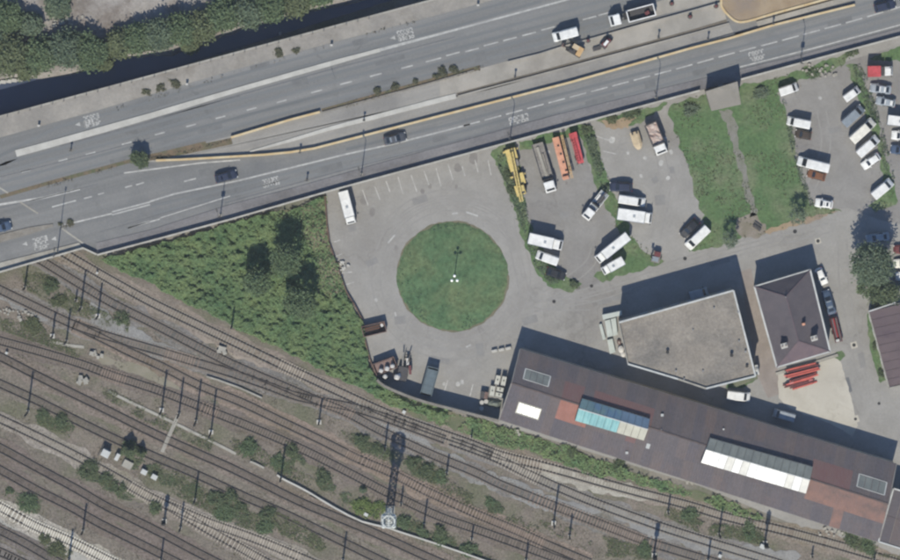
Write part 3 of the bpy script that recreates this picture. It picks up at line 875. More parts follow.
# ================================================================== RAILWAY
TRK = [
 # label, bed colour, points, sleeper colour, visible sleeper ranges (in px of x)
 ('track nearest the scrub slope curving out from under the bridge past the long shed', (158, 146, 134),
  [(30, 232), (62, 252), (86.5, 266.5), (119, 285), (150, 302), (190, 321.5), (230, 340.5), (280, 364.5), (341, 393), (390, 415), (435, 431.5), (468, 443), (501, 455.5), (550, 468), (607, 484), (650, 495.5),
   (690, 506), (730, 518), (780, 530), (840, 546), (900, 564)], 'pale', [(278, 303), (494, 560)]),
 ('track branching beside the shed track with pale sleepers at the fork', (142, 142, 141),
  [(450, 441), (475, 450), (500, 460), (528, 474), (560, 488.5), (598, 504), (653, 524), (680, 533), (712, 543), (745, 553), (790, 567)], 'pale', [(500, 540)]),
 ('grey track from the bridge running through to the ladder of brown sleepers', (134, 134, 133),
  [(14, 244), (47, 264.5), (84, 287), (114, 304.5), (150, 322.5), (207, 352), (240, 368), (280, 385), (320, 402), (345, 412), (375, 428), (407, 443.5), (437, 457), (474, 472), (500, 484.5), (535, 498.5), (563, 509.5), (608, 527),
   (645, 541), (680, 552), (720, 564)], 'brown', [(318, 352), (528, 662)]),
 ('weedy track joining the bridge track in front of short white wall', (142, 140, 136),
  [(-40, 270), (0, 290), (54, 316), (74, 325), (103, 335), (130, 343), (163, 352.5), (194, 362), (230, 373), (265, 385), (300, 397.5), (345, 406), (375, 414.5), (410, 427), (445, 440)], 'brown', [(164, 200)]),
 ('reddish ballast track sweeping diagonally past the foot of the lattice tower', (160, 142, 128),
  [(74, 325), (103, 339), (130, 352.5), (163, 367.5), (200, 386), (240, 402), (280, 421), (322, 441), (358, 459), (390, 472.5), (420, 488), (429, 492.5), (476, 514), (517, 531), (550, 546), (590, 563)], 'brown',
  [(345, 545)]),
 ('rusty disused track with missing ballast beneath the row of four masts', (122, 112, 106),
  [(-40, 330), (0, 341), (40, 352), (80, 364), (110, 375), (150, 388), (175, 397), (205, 409), (225, 417), (260, 431), (303, 450), (345, 471), (387, 493), (405, 501), (440, 517), (483, 532), (530, 549), (570, 564)], 'brown',
  [(100, 126), (198, 218)]),
 ('brown through track directly above the long white wall', (140, 128, 118),
  [(-40, 338), (0, 357), (33, 374), (67, 391), (103, 408.5), (150, 432), (195, 452.5), (228, 467), (265, 485), (303, 503.5), (343, 520), (374, 533), (420, 554), (450, 567)], 'dark', []),
 ('overgrown track with thin weeds south of the brown through track', (132, 126, 114),
  [(-40, 366), (0, 384), (35, 400), (75, 420), (110, 437), (150, 455), (197, 475), (247, 498), (280, 512), (320, 531), (375, 558), (400, 570)], 'dark', []),
 ('track on light grey ballast passing just below the white cabinets', (176, 170, 160),
  [(-40, 400), (0, 419), (40, 438), (80, 458), (115, 477), (150, 497), (180, 510.5), (210, 523), (247, 536), (280, 549), (320, 566)], 'pale', [(128, 300)]),
 ('siding leaving the cabinet track by the fork at bottom of yard', (146, 138, 128),
  [(160, 502), (180, 513), (205, 528), (230, 542), (262, 560), (280, 570)], 'pale', [(176, 262)]),
 ('dark brown track second from the cabinets with a mast standing alongside', (124, 112, 106),
  [(-40, 428), (0, 448), (35, 467), (75, 488.5), (105, 506), (130, 518), (162, 534), (192, 550), (225, 567)], 'dark', []),
 ('dark brown track just above the light concrete sleeper track', (124, 112, 106),
  [(-40, 449), (0, 470), (38, 491), (70, 507), (100, 524), (150, 549), (185, 567)], 'dark', []),
 ('track with very pale concrete sleepers in the lower corner of the yard', (206, 202, 190),
  [(-40, 487), (0, 507), (33, 525), (70, 541), (108, 560), (130, 571)], 'bright', [(-4, 112)]),
 ('dark track clipped by the corner below the pale sleeper track', (118, 112, 110),
  [(-40, 512), (0, 531), (25, 543.5), (50, 558), (75, 572)], 'dark', []),
 ('last track in the extreme corner of the railway yard', (140, 136, 132), [(-40, 535), (0, 552), (15, 559), (40, 571)], 'dark', []),
]
SLP = {'bright': mat('new_concrete_sleeper', A(232, 228, 214), A(214, 209, 196), .9, 5, speck=.12, obj=.1),
       'pale': mat('concrete_sleeper', A(186, 178, 164), A(168, 160, 148), .9, 5, speck=.15, obj=.12),
       'brown': mat('weathered_sleeper', A(156, 140, 127), A(140, 126, 115), .9, 5, speck=.2, obj=.15),
       'dark': mat('timber_sleeper', A(124, 115, 106), A(112, 104, 97), .9, 5, speck=.2, obj=.15)}
SLPR = {'pale': mat('dusty_concrete_sleeper', A(160, 154, 143), A(148, 142, 132), .9, 5, speck=.2), 'brown': mat('dusty_weathered_sleeper', A(136, 126, 116), A(126, 117, 108), .9, 5, speck=.2),
        'dark': SLP['dark'], 'bright': SLP['bright']}
def bedmat(c, i):
    return mat('track_ballast_%d' % i, A(*c), A(*[v * .93 for v in c]), .25, 7, c3=A(c[0] * .88, c[1] * .88, c[2] * .82), scale3=.08, lo3=.5, hi3=.68, speck=.5, speck_scale=1.8)
SLEEPER_MESH = {k: B().box(0, 0, .12, .27, 2.55, .16).mesh('sleeper', m) for k, m in SLP.items()}
GAUGE = 1.5
for ti, (label, bc, px, sk, rngs) in enumerate(TRK):
    t = thing('railway_track', label, 'railway track')
    line = resample(smooth(PL(px), 4), 1.2)
    zb = .010 + .003 * ti
    wob = resample(line, 1.2)
    w = [3.5 + 1.3 * (vnoise(np.array([i * .35]), np.array([ti * 9.1]))[0] - .5) * 2 for i in range(len(line))]
    la = resample([(p[0], p[1]) for p in line], 1.2)
    rj = np.random.default_rng(ti)
    w2 = [x + rj.normal() * .28 for x in w]
    bc = tuple(v * .62 + u * .38 + 4 for v, u in zip(bc, (126, 117, 108)))
    B().strip(line, w2, zb, None).build('ballast_bed', bedmat(bc, ti), t)
    B().strip(line, 1.0, .062 + .002 * ti, None).build('oil_streak', bedmat(tuple(v * .86 for v in bc), 20 + ti), t) if sk not in ('pale', 'bright') else None
    for o in (-GAUGE / 2, GAUGE / 2):
        b = B()
        b.cur = 1
        b.strip(line, .38, .066 + .002 * ti, None, off=o)  # grease and the rail's shadow painted together as one dark strip
        b.cur = 0
        b.strip(line, .15, .17, .21, off=o)
        b.strip(line, .08, .22, .30, off=o)
        b.build('rail', [m_rail, m_stain_shade], t)
    rest = B()
    pts = [Vector(p) for p in resample(line, .62)]
    inv = []
    for i in range(len(pts) - 1):
        d = pts[i + 1] - pts[i]
        a = math.atan2(d.y, d.x)
        xpx = 450 + pts[i].x / .2
        if any(a0 <= xpx <= b0 for a0, b0 in rngs):
            link('sleeper', SLEEPER_MESH[sk], t, (pts[i].x, pts[i].y, random.uniform(-.015, .015)), a + random.uniform(-.03, .03))
        elif sk != 'dark' and random.random() < .9 or random.random() < .5:
            rest.box(pts[i].x, pts[i].y, .06 - .02 * (sk == 'dark'), .25, 2.5, .1, a + random.uniform(-.03, .03))
    if rest.v:
        o = rest.build('sleeper_run', SLPR[sk], t)
        o['kind'] = 'stuff'

# pale and coloured patches of ballast between the tracks
def patch(px, m, z, seed, amp=.6):
    struct('ballast_patch', B().sheet(resample(PL(px), 1.0, True, amp, seed), z), m)
m_bp = mat('clean_pale_ballast', A(188, 184, 172), A(170, 166, 154), .4, 6, speck=.22, speck_scale=2.6, c3=A(156, 150, 138), scale3=.15)
m_bg = mat('grey_ballast', A(142, 142, 140), A(156, 155, 151), .3, 6, speck=.24, speck_scale=2.6, c3=A(130, 128, 122), scale3=.1)
m_bv = mat('purplish_ballast', A(120, 113, 104), A(132, 124, 113), .3, 7, speck=.46, speck_scale=1.9, c3=A(112, 112, 92), scale3=.1)
patch([(540, 462), (590, 476), (640, 488), (660, 497), (648, 504), (612, 498), (575, 486), (545, 476)], m_bp, .057, 1)
patch([(345, 402), (420, 436), (480, 468), (540, 494), (600, 512), (560, 515), (480, 484), (400, 446), (360, 424)], m_bg, .0572, 2)
patch([(90, 300), (150, 338), (190, 358), (180, 364), (130, 345), (90, 322)], m_bg, .0574, 3)
patch([(0, 285), (60, 318), (40, 318), (0, 298), (-40, 280)], m_bg, .0576, 4)
patch([(600, 505), (690, 535), (800, 556), (790, 570), (700, 552), (640, 532)], m_bg, .0578, 5)
patch([(0, 430), (100, 480), (200, 535), (260, 570), (120, 570), (0, 500), (-40, 480)], m_bv, .003, 6)
patch([(-40, 345), (60, 372), (160, 420), (260, 468), (330, 500), (280, 500), (150, 445), (0, 380), (-40, 365)], m_bv, .003, 7)
patch([(-40, 480), (0, 498), (60, 530), (120, 564), (95, 570), (30, 540), (-40, 505)], mat('light_track_ballast', A(182, 180, 172), A(166, 164, 157), .4, 6, speck=.22), .005, 8)
patch([(405, 480), (470, 505), (545, 538), (590, 560), (555, 562), (480, 530), (410, 500)], mat('pink_ballast', A(164, 146, 130), A(150, 136, 124), .4, 6, speck=.22), .005, 9)
patch([(160, 320), (200, 340), (250, 365), (300, 385), (290, 380), (240, 350), (190, 324)], mat('sandy_ballast', A(168, 156, 142), A(156, 146, 134), .4, 6, speck=.22), .004, 10)
patch([(130, 360), (180, 385), (200, 398), (170, 396), (140, 380), (100, 358)], mat('buff_ballast', A(150, 144, 128), A(138, 134, 116), .4, 6, speck=.22), .005, 11)

# catenary masts
def mast(px, py, tip, label, base, kind='mast'):
    L = math.hypot(tip[0] - px, tip[1] - py)
    h = L * .232
    t = thing('catenary_mast' if kind == 'mast' else 'railway_signal', label, 'catenary mast' if kind == 'mast' else 'railway signal', tuple(P(px, py)), 0,
              'catenary masts in the railway yard' if kind == 'mast' else 'railway signals')
    B().box(0, 0, .12, .62 + .3 * base, .62 + .3 * base, .36).build('concrete_base', m_kerbwhite if base else m_conc, t)
    b = B()
    b.box(0, 0, h / 2 + .2, .30, .07, h)
    b.box(-.13, 0, h / 2 + .2, .06, .3, h).box(.13, 0, h / 2 + .2, .06, .3, h)
    b.build('post', m_mast, t)
    if kind == 'mast' and h > 5.5:
        a = R(62) + math.pi * (len(label) % 2)
        c = Vector((math.cos(a), math.sin(a), 0))
        q = B()
        q.bar(c * .15 + Vector((0, 0, h * .72)), c * 1.5 + Vector((0, 0, h * .88)), .06)
        q.bar(c * .15 + Vector((0, 0, h * .93)), c * 1.5 + Vector((0, 0, h * .88)), .05)
        q.build('cantilever', m_mast, t)
    if kind != 'mast':
        B().box(0, 0, h * .78, .85, .3, h * .36).build('signal_head', m_black, t)
        for k in range(3):
            B().cyl((0, -.15, h * (.68 + .09 * k)), (0, -.3, h * (.68 + .09 * k)), .13, 8).build('lens', m_autoglass, t)
        q = B()
        for s in (-.22, .22):
            q.bar((s, .34, .2), (s, .34, h * .62), .05)
        for k in range(int(h * .62 / .5)):
            q.bar((-.22, .34, .4 + k * .5), (.22, .34, .4 + k * .5), .04)
        q.build('ladder', m_mast, t)
        B().box(0, .3, h * .6, .9, .6, .06).build('platform', m_mast, t)
    return t
for a in [
 (25, 287.5, (28.2, 262), 'mast half hidden beside the bridge parapet above the weeds', 0),
 (81, 307.5, (86.7, 269), 'tall mast in weeds just south of the bridge between two curving tracks', 0),
 (76, 300.5, (77.3, 289), 'very short post beside the tall mast south of the bridge', 0),
 (98, 316, (103, 282.5), 'mast on a white base right of the tall mast by the bridge', 1),
 (52.5, 336, (54.8, 311.5), 'mast on a white base left of its twin where two tracks merge', 1),
 (66.5, 341, (70.3, 307.5), 'mast without white base where the two western tracks merge', 0),
 (28, 411.5, (34.2, 370), 'lone tall mast beside the overgrown track near the left edge', 0),
 (161.7, 410, (168.7, 369), 'first mast from the left of the row of four, on white base', 1),
 (179, 414, (184.2, 376.5), 'second mast of the row of four, standing at the boarded foot crossing', 0),
 (196, 421, (202, 378), 'third mast of the row of four, with no white base', 0),
 (211, 432, (218.5, 388), 'fourth mast of the row of four, on a white base', 1),
 (319, 422, (322.5, 397), 'mast in the weedy strip with bright stones at its foot', 1),
 (385, 447.5, (388, 421.5), 'mast in shrubs just left of the tower head shadow', 0),
 (281, 477.5, (285, 443), 'mast at the upper end of the long white wall', 0),
 (343, 560, (347, 531), 'mast at the bottom edge below the through track', 0),
 (446.7, 473, (449.3, 454), 'small mast on the weedy bank right of the tower shadow', 0),
 (553.7, 523, (559.3, 483.5), 'tallest mast south of the pale fork, beside the brown sleepers', 1),
 (569.5, 536, (572.3, 513), 'shorter mast in grass right of the tallest southern mast', 0),
 (668, 512, (671, 494.5), 'small mast at the end of the pale ballast near the shed', 0),
 (719, 534, (723.3, 503), 'mast among weeds below the white rooflight of the shed', 0),
 (708, 560, (711.7, 538.5), 'mast at the bottom edge left of the boxed signal', 0),
 (812, 556, (813.5, 546), 'stub of a mast at bottom edge below the red roof strip', 0),
 (874, 560, (875.5, 551), 'last mast at bottom edge near the right corner', 0),
 (424, 524.5, (427.7, 498.5), 'mast right of the lattice tower above the white wall', 0),
 (401, 503.7, (403.5, 485), 'mast immediately beside the lattice tower legs', 0),
 (471.7, 538.7, (473.2, 524), 'short mast at the edge of the wall shrubs', 0),
 (526, 560, (528.2, 541), 'mast at bottom edge on pink ballast', 0),
 (83, 531, (87, 503), 'mast between the two dark brown tracks', 0),
 (69, 560, (73, 528.5), 'mast on pale ballast beside the concrete sleeper track', 0),
 (161, 560, (166.7, 537.5), 'mast at the bottom edge below the signal with white base', 0),
 (180.5, 528, (183.2, 501), 'mast just right of the signal near the forking sleepers', 0),
 (195, 499.5, (198.2, 470), 'mast in green weeds north of the forking sleepers', 0),
 (232, 326, (234.8, 301), 'mast at the foot of the scrub slope', 0),
 (471.5, 436.5, (472, 428), 'stubby post at the green strip below the shed end', 0)]:
    mast(*a)
for a in [
 (654, 555, (659, 521), 'signal with broad dark head beside the brown sleepers at the bottom', 1),
 (765, 543, (769.3, 509.5), 'signal on a square white base in weeds below the shed', 1),
 (164.5, 521, (166.5, 493.5), 'signal on white base beside the light grey ballast track', 1)]:
    mast(*a, kind='signal')

# lattice tower
tp = P(389.5, 511)
T = thing('lattice_tower', 'tall white lattice tower with a wide boxed head beside the white wall', 'lattice tower', (tp.x, tp.y, 0))
H = 18.0
def lattice(w0, w1, z0, z1, nseg, name, th, m):
    legs = [(-1, -1), (1, -1), (1, 1), (-1, 1)]
    at = lambda k, z: Vector((legs[k][0], legs[k][1], 0)) * ((w0 + (w1 - w0) * (z - z0) / (z1 - z0)) / 2) + Vector((0, 0, z))
    for k in range(4):
        B().bar(at(k, z0), at(k, z1), th * 1.6).build('leg', m, T)
    b = B()
    for s in range(nseg):
        a, c = z0 + (z1 - z0) * s / nseg, z0 + (z1 - z0) * (s + 1) / nseg
        for k in range(4):
            b.bar(at(k, a), at((k + 1) % 4, c), th)
            b.bar(at((k + 1) % 4, a), at(k, c), th)
            b.bar(at(k, c), at((k + 1) % 4, c), th)
    b.build(name, m, T)
lattice(1.4, 1.2, .2, 11.6, 7, 'shaft_bracing', .09, m_whitemetal)
lattice(1.5, 2.1, 11.6, 17.6, 3, 'head_bracing', .11, m_whitemetal)
B().box(0, 0, .15, 2.2, 2.2, .5).build('concrete_base', m_conc, T)
pl = B()
for k in range(6):
    pl.box(-.75 + .3 * k, 0, 11.7, .2, 1.7, .08)
pl.build('platform', m_whitemetal, T)
pl = B()
for k in range(3):
    pl.box(-.8 + .8 * k, 0, 15.0, .2, 2.0, .07)
pl.build('platform', m_whitemetal, T)
tb = B()
for zz, rr_ in ((17.7, 1.25), (15.6, 1.55), (13.2, 1.4)):
    for k in range(8):
        a0, a1 = R(45 * k + 22.5), R(45 * k + 67.5)
        tb.bar((rr_ * math.cos(a0), rr_ * math.sin(a0), zz), (rr_ * math.cos(a1), rr_ * math.sin(a1), zz), .2)
for k in range(8):
    a0 = R(45 * k + 22.5)
    tb.bar((1.55 * math.cos(a0), 1.55 * math.sin(a0), 15.6), (1.25 * math.cos(a0), 1.25 * math.sin(a0), 17.7), .12)
tb.bar((0, -1.2, 17.65), (0, 1.2, 17.65), .16)
tb.build('top_frame', m_whitemetal, T)
for x, y in ((-.8, -.8), (.8, -.8), (.8, .8), (-.8, .8)):
    B().cyl((x, y, 17.2), (x * 1.3, y * 1.3, 16.7), .38, 10, .5).build('floodlight', m_whitemetal, T)
B().cyl((.1, .9, 17.6), (.1, .9, 19.4), .06, 6).build('antenna', m_whitemetal, T)
for k, (x, y, w) in enumerate(((-.7, .7, .5), (.7, -.6, .45))):
    B().box(x, y, 13.2, w, w, 1.6).build('equipment_box', m_whitemetal, T)

# white lineside cabinets
def cabinet(px, py, w, d, h, label, m=m_trim):
    p = P(px, py, h)
    t = thing('lineside_cabinet', label, 'lineside cabinet', (p.x, p.y, 0), R(-28), 'white lineside cabinets')
    B().box(0, 0, .1, w + .25, d + .25, .2).build('plinth', m_conc, t)
    B().box(0, 0, h / 2 + .1, w, d, h).build('housing', m, t)
    B().box(0, 0, h + .13, w + .16, d + .16, .07, 0, .96).build('lid', m, t)
    B().box(0, -d / 2 - .012, h / 2 + .1, w * .86, .02, h * .86).build('door', m, t)
    B().box(w * .3, -d / 2 - .035, h / 2, .05, .03, .25).build('handle', m_black, t)
cabinet(105.5, 453.5, 1.5, 1.3, 1.7, 'largest white cabinet with a tall shadow, left of the conifer')
cabinet(117.3, 457, .6, 1.3, 1.1, 'narrow upright white cabinet between the large one and the conifer', m_trim)
cabinet(127.5, 464.5, 1.8, 1.4, .5, 'low greyish white cabinet in front of the conifer', m_conc)
cabinet(144, 472, 1.05, .85, .9, 'small white cabinet left of the easternmost small one')
cabinet(154.3, 477, 1.05, .85, .9, 'easternmost small white cabinet of the row')
t = thing('cabinet_fence', 'short pale fence panel beside the largest white cabinet', 'fence')
a, b = P2(98, 457), P2(104, 444)
for k in range(8):
    f = k / 7
    B().box(a[0] + (b[0] - a[0]) * f, a[1] + (b[1] - a[1]) * f, .5, .12, .05, 1.0, R(65)).build('slat', m_conc, t)
B().bar((*a, .8), (*b, .8), .06).build('rail', m_conc, t)
cabinet(754.5 + 8, 546.5, .9, .7, .7, 'small white box on the signal base below the shed')
cabinet(366, 514.5, .7, .5, .6, 'tiny white box in bushes left of the lattice tower')
cabinet(97, 273, .25, .25, .8, 'slim white marker box on the track just below the bridge')
cabinet(6.5, 353, .35, .3, .7, 'tiny white marker box by the western tracks')
cabinet(720, 556, .5, .5, .6, 'little white box at bottom edge between grey tracks')
cabinet(404, 412, .5, .5, .5, 'little white box at the corner of the scrub by the wall')
# ================================================================== BUILDINGS
def window(parent, p, q, zc, w, h, f, mfr=m_trim):
    """window on the wall p->q (xy) at fraction f, outward side on the right of p->q"""
    a, b = Vector(p), Vector(q)
    d = (b - a).normalized()
    c = a.lerp(b, f)
    o = Vector((d.y, -d.x))
    rz = math.atan2(d.y, d.x)
    fr = B()
    for sx, sz, ww, hh in ((0, h / 2, w + .12, .08), (0, -h / 2, w + .12, .1), (-w / 2, 0, .08, h), (w / 2, 0, .08, h), (0, 0, .05, h)):
        fr.box(c.x + d.x * sx + o.x * .03, c.y + d.y * sx + o.y * .03, zc + sz, ww, .1, hh, rz)
    wf = fr.build('window', mfr, parent)
    B().box(c.x + o.x * .012, c.y + o.y * .012, zc, w, .03, h, rz).build('pane', m_glass, wf)

def door(parent, p, q, w, h, f, m):
    a, b = Vector(p), Vector(q)
    d = (b - a).normalized()
    c = a.lerp(b, f)
    o = Vector((d.y, -d.x))
    rz = math.atan2(d.y, d.x)
    k = B().box(c.x + o.x * .03, c.y + o.y * .03, h / 2, w, .08, h, rz).build('door', m, parent)
    B().box(c.x + d.x * w * .4 + o.x * .1, c.y + d.y * w * .4 + o.y * .1, 1.05, .12, .08, .06, rz).build('handle', m_black, k)

# ---- long shed
EZ, RDZ = 4.9, 7.2
nw, ne = Vector(P(520, 349, EZ)), Vector(P(896.5, 464, EZ))
sw, se = Vector(P(499, 419.5, EZ)), Vector(P(879, 542, EZ))
rw, re = Vector(P(511.5, 383, RDZ)), Vector(P(888.5, 504, RDZ))
shed = thing('long_shed', 'long dark corrugated roofed shed with skylights beside the railway', 'shed')
inset = .25
def shrink(pts, d):
    c = sum(pts, Vector()) / len(pts)
    return [(p.x + (c.x - p.x) * d / max((p - c).length, .1), p.y + (c.y - p.y) * d / max((p - c).length, .1)) for p in pts]
foot = shrink([nw, ne, se, sw], .5)
wb = B()
for i in range(4):
    wb.strip([foot[i], foot[(i + 1) % 4]], .25, 0, EZ - .06)
wb.build('wall', m_wall, shed)
rwi, rei = rw.lerp(re, .004), re.lerp(rw, .004)
for (a, b, c) in ((foot[3], foot[0], rwi), (foot[1], foot[2], rei)):
    B().add([(a[0], a[1], EZ - .06), (b[0], b[1], EZ - .06), (c.x, c.y, RDZ - .12)], [(0, 1, 2)]).build('gable', m_wall, shed)
tone = [A(104, 99, 103), A(108, 102, 104), A(101, 97, 102), A(111, 103, 103), A(106, 101, 104), A(103, 98, 101)]
m_sheet = []
for i, c in enumerate(tone):
    m_sheet.append(mat('corrugated_sheet_%d' % i, c, tuple(v * .9 for v in c[:3]) + (1,), .5, 7, c3=tuple(x * y for x, y in zip(c, (1.10, 1.0, .93, 1))),
                       scale3=.2, lo3=.48, hi3=.66, speck=.18, speck_scale=2.0, rough=.85, streak=(R(73), 5.0)))
m_red = mat('reddish_corrugated_sheet', A(124, 96, 95), A(124, 102, 100), .4, 7, speck=.14)
m_red2 = mat('faded_red_sheet', A(148, 116, 105), A(132, 108, 101), .4, 7, speck=.14, c3=A(112, 98, 94), scale3=.3)
m_salmon = mat('salmon_roof_sheet', A(166, 120, 108), A(156, 112, 100), .5, 6, speck=.12)
NCOL = 38
def roof_pt(side, u, v):
    """side 0 north, 1 south; u along, v 0 ridge -> 1 eave"""
    e = nw.lerp(ne, u) if side == 0 else sw.lerp(se, u)
    return rw.lerp(re, u).lerp(e, v)
def sheet_panel(side, u0, u1, v0, v1, m, name='roof_sheet', lift=0.0, ribs=4, parent=None):
    b = B()
    n = ribs * 2
    up = Vector((0, 0, 1))
    top = []
    for v in (v0, v1):
        for k in range(n + 1):
            u = u0 + (u1 - u0) * k / n
            p = roof_pt(side, u, v) + up * (lift + (.035 if k % 2 else 0.0))
            top.append(p)
    vs = [tuple(p) for p in top] + [tuple(p - up * .06) for p in top]
    o = 2 * (n + 1)
    fs = []
    for k in range(n):
        q = (k, k + 1, n + 2 + k, n + 1 + k)
        fs.append(q if side == 1 else q[::-1])
        q2 = tuple(i + o for i in q)
        fs.append(q2[::-1] if side == 1 else q2)
    b.add(vs, fs)
    return b.build(name, m, parent or shed)
rr = random.Random(4)
for side in (0, 1):
    for i in range(NCOL):
        u0, u1 = i / NCOL - .0004, (i + 1) / NCOL + .0004
        um = (u0 + u1) / 2
        for r_, (v0, v1) in enumerate(((0.012, .52), (.50, 1.0))):
            m = m_sheet[(i * 7 // 3 + rr.randint(0, 1) + side * 2) % 6] if rr.random() < .85 else m_sheet[rr.randint(0, 5)]
            if side == 0:
                if .21 < um < .37 and r_ == 0: m = m_red
                if .25 < um < .36 and r_ == 1 and rr.random() < .6: m = m_sheet[3]
                if .80 < um < .90 and r_ == 0: m = m_red
                if .125 < um < .185 and r_ == 0: m = m_red
            else:
                if .135 < um < .205 and r_ == 0: m = m_salmon
                if .205 < um < .36 and r_ == 0: m = m_red if rr.random() < .4 else m_sheet[3]
                if .80 < um and r_ == 0: m = m_red2
                if .865 < um < .905: m = m_red2
                if .1 < um < .13: m = m_sheet[3]
            sheet_panel(side, u0, u1, v0, v1, m, lift=.012 * (1 - r_) + .006 * (i % 2))
rg = B()
rg.bar(rw + Vector((0, 0, .05)), re + Vector((0, 0, .05)), .3, .09)
rg.build('ridge_cap', mat('ridge_capping', A(92, 84, 84), A(110, 98, 94), .6, 5, speck=.1), shed)
for a, b in ((nw, ne), (sw, se)):
    B().bar(a - Vector((0, 0, .1)), b - Vector((0, 0, .1)), .18, .12).build('gutter', pgreyst, shed)
# verge trim on the gables
for a, b, c in ((nw, sw, rw), (ne, se, re)):
    q = B()
    q.bar(a + Vector((0, 0, .05)), c + Vector((0, 0, .05)), .2, .12).bar(c + Vector((0, 0, .05)), b + Vector((0, 0, .05)), .2, .12)
    q.build('verge', pgreyst, shed)
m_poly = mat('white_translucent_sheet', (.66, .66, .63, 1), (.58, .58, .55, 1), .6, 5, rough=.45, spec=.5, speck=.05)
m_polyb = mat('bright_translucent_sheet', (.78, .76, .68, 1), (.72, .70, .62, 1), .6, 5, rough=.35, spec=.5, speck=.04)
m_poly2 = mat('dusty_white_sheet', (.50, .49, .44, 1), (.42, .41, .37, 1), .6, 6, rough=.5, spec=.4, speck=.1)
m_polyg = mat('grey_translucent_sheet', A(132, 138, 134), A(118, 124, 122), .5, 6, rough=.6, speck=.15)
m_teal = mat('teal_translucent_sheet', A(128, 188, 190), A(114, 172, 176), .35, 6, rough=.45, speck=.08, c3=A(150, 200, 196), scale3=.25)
m_teald = mat('grey_teal_sheet', A(106, 134, 140), A(92, 120, 130), .35, 6, rough=.6, speck=.1, c3=A(86, 116, 146), scale3=.3, lo3=.45, hi3=.6)  # darker, greyer teal for the north slope and gable ends
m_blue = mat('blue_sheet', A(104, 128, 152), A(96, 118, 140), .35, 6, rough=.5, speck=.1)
m_cream = mat('cream_translucent_sheet', A(206, 204, 186), A(190, 188, 172), .4, 6, rough=.6, speck=.1)
# flush skylights
def u_of(px, py, side, z=5.4):
    p = Vector(P(px, py, z)); a, b = rw, re
    d = (b - a); d.z = 0
    return (Vector((p.x - a.x, p.y - a.y, 0)).dot(d)) / d.dot(d)
def flush(side, ua, ub, v0, v1, n, m, gap=.1, lift=.06):
    k = B()
    for q in (v0, v1):
        k.bar(roof_pt(side, ua, q) + Vector((0, 0, lift)), roof_pt(side, ub, q) + Vector((0, 0, lift)), .12, .1)
    for q in (ua, ub):
        k.bar(roof_pt(side, q, v0) + Vector((0, 0, lift)), roof_pt(side, q, v1) + Vector((0, 0, lift)), .22, .12)
    f = k.build('skylight', m_trim if m is m_polyg else m_cream, shed)
    for i in range(n):
        a, b = ua + (ub - ua) * i / n, ua + (ub - ua) * (i + 1) / n
        sheet_panel(side, a + (b - a) * .04, b - (b - a) * .04, v0 + .02, v1 - .02, m, 'pane', lift + .01, 2, f)
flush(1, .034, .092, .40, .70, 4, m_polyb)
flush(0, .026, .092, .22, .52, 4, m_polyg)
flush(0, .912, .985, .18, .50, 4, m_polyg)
# raised ridge lanterns
def lantern(px_n, px_r, px_s, zn, zr, zs, ncol, mats_n, mats_s, name, ends):
    """px_* = (west, east) pixel pairs of north eave, ridge and south eave"""
    N0, N1 = [Vector(P(*p, zn)) for p in px_n]
    R0, R1 = [Vector(P(*p, zr)) for p in px_r]
    S0, S1 = [Vector(P(*p, zs)) for p in px_s]
    base = B()
    for a, b in ((N0, N1), (S0, S1)):
        base.bar((a.x, a.y, zn - .55), (b.x, b.y, zn - .55), .14, 1.0)
    f = base.build('roof_lantern', m_concd, shed)
    for (a, c, d) in ((N0, R0, S0), (N1, R1, S1)):
        B().add([(a.x, a.y, a.z - .9), tuple(a), tuple(c), tuple(d), (d.x, d.y, d.z - .9)], [(0, 1, 2, 3, 4)]).build('gable_end', ends, f)
    for i in range(ncol):
        u0, u1 = (i + .02) / ncol, (i + .98) / ncol
        for side, (E0, E1), ms in ((0, (N0, N1), mats_n), (1, (S0, S1), mats_s)):
            m = ms[min(int((i + .5) / ncol * len(ms)), len(ms) - 1)]
            a, b = R0.lerp(R1, u0), R0.lerp(R1, u1)
            c, d = E0.lerp(E1, u1), E0.lerp(E1, u0)
            k = B()
            up = Vector((0, 0, .05))
            vs = []
            nn = 4
            for e0, e1 in ((a, b), (d, c)):
                for j in range(nn + 1):
                    vs.append(e0.lerp(e1, j / nn) + Vector((0, 0, .04 if j % 2 else 0)))
            fs = [((j, j + 1, nn + 2 + j, nn + 1 + j) if side == 1 else (nn + 1 + j, nn + 2 + j, j + 1, j)) for j in range(nn)]
            k.add([tuple(v) for v in vs], fs)
            k.add([tuple(v - up) for v in vs], [q[::-1] for q in fs])
            k.build('glazing_sheet', m, f)
    B().bar(R0 + Vector((0, 0, .05)), R1 + Vector((0, 0, .05)), .2, .08).build('ridge_cap', m_trim, f)
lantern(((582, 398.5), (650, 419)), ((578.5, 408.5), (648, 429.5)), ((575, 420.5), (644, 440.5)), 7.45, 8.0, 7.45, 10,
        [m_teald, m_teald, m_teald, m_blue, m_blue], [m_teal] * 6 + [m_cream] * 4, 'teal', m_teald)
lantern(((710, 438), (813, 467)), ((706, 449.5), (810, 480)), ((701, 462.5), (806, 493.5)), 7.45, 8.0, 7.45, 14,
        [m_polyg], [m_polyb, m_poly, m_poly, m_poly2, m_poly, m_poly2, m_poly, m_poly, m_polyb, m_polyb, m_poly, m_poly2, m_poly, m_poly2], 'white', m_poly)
for f in (.06, .14, .30, .38, .52, .66, .80, .92):
    door(shed, foot[1], foot[0], 3.0, 3.2, 1 - f, pbluegrey)
for f in (.10, .22, .34, .45, .59, .73, .86):
    window(shed, foot[1], foot[0], 2.6, 1.8, 1.0, 1 - f)
for f in (.1, .2, .3, .4, .5, .6, .7, .8, .9):
    window(shed, foot[3], foot[2], 3.0, 2.0, .9, f)
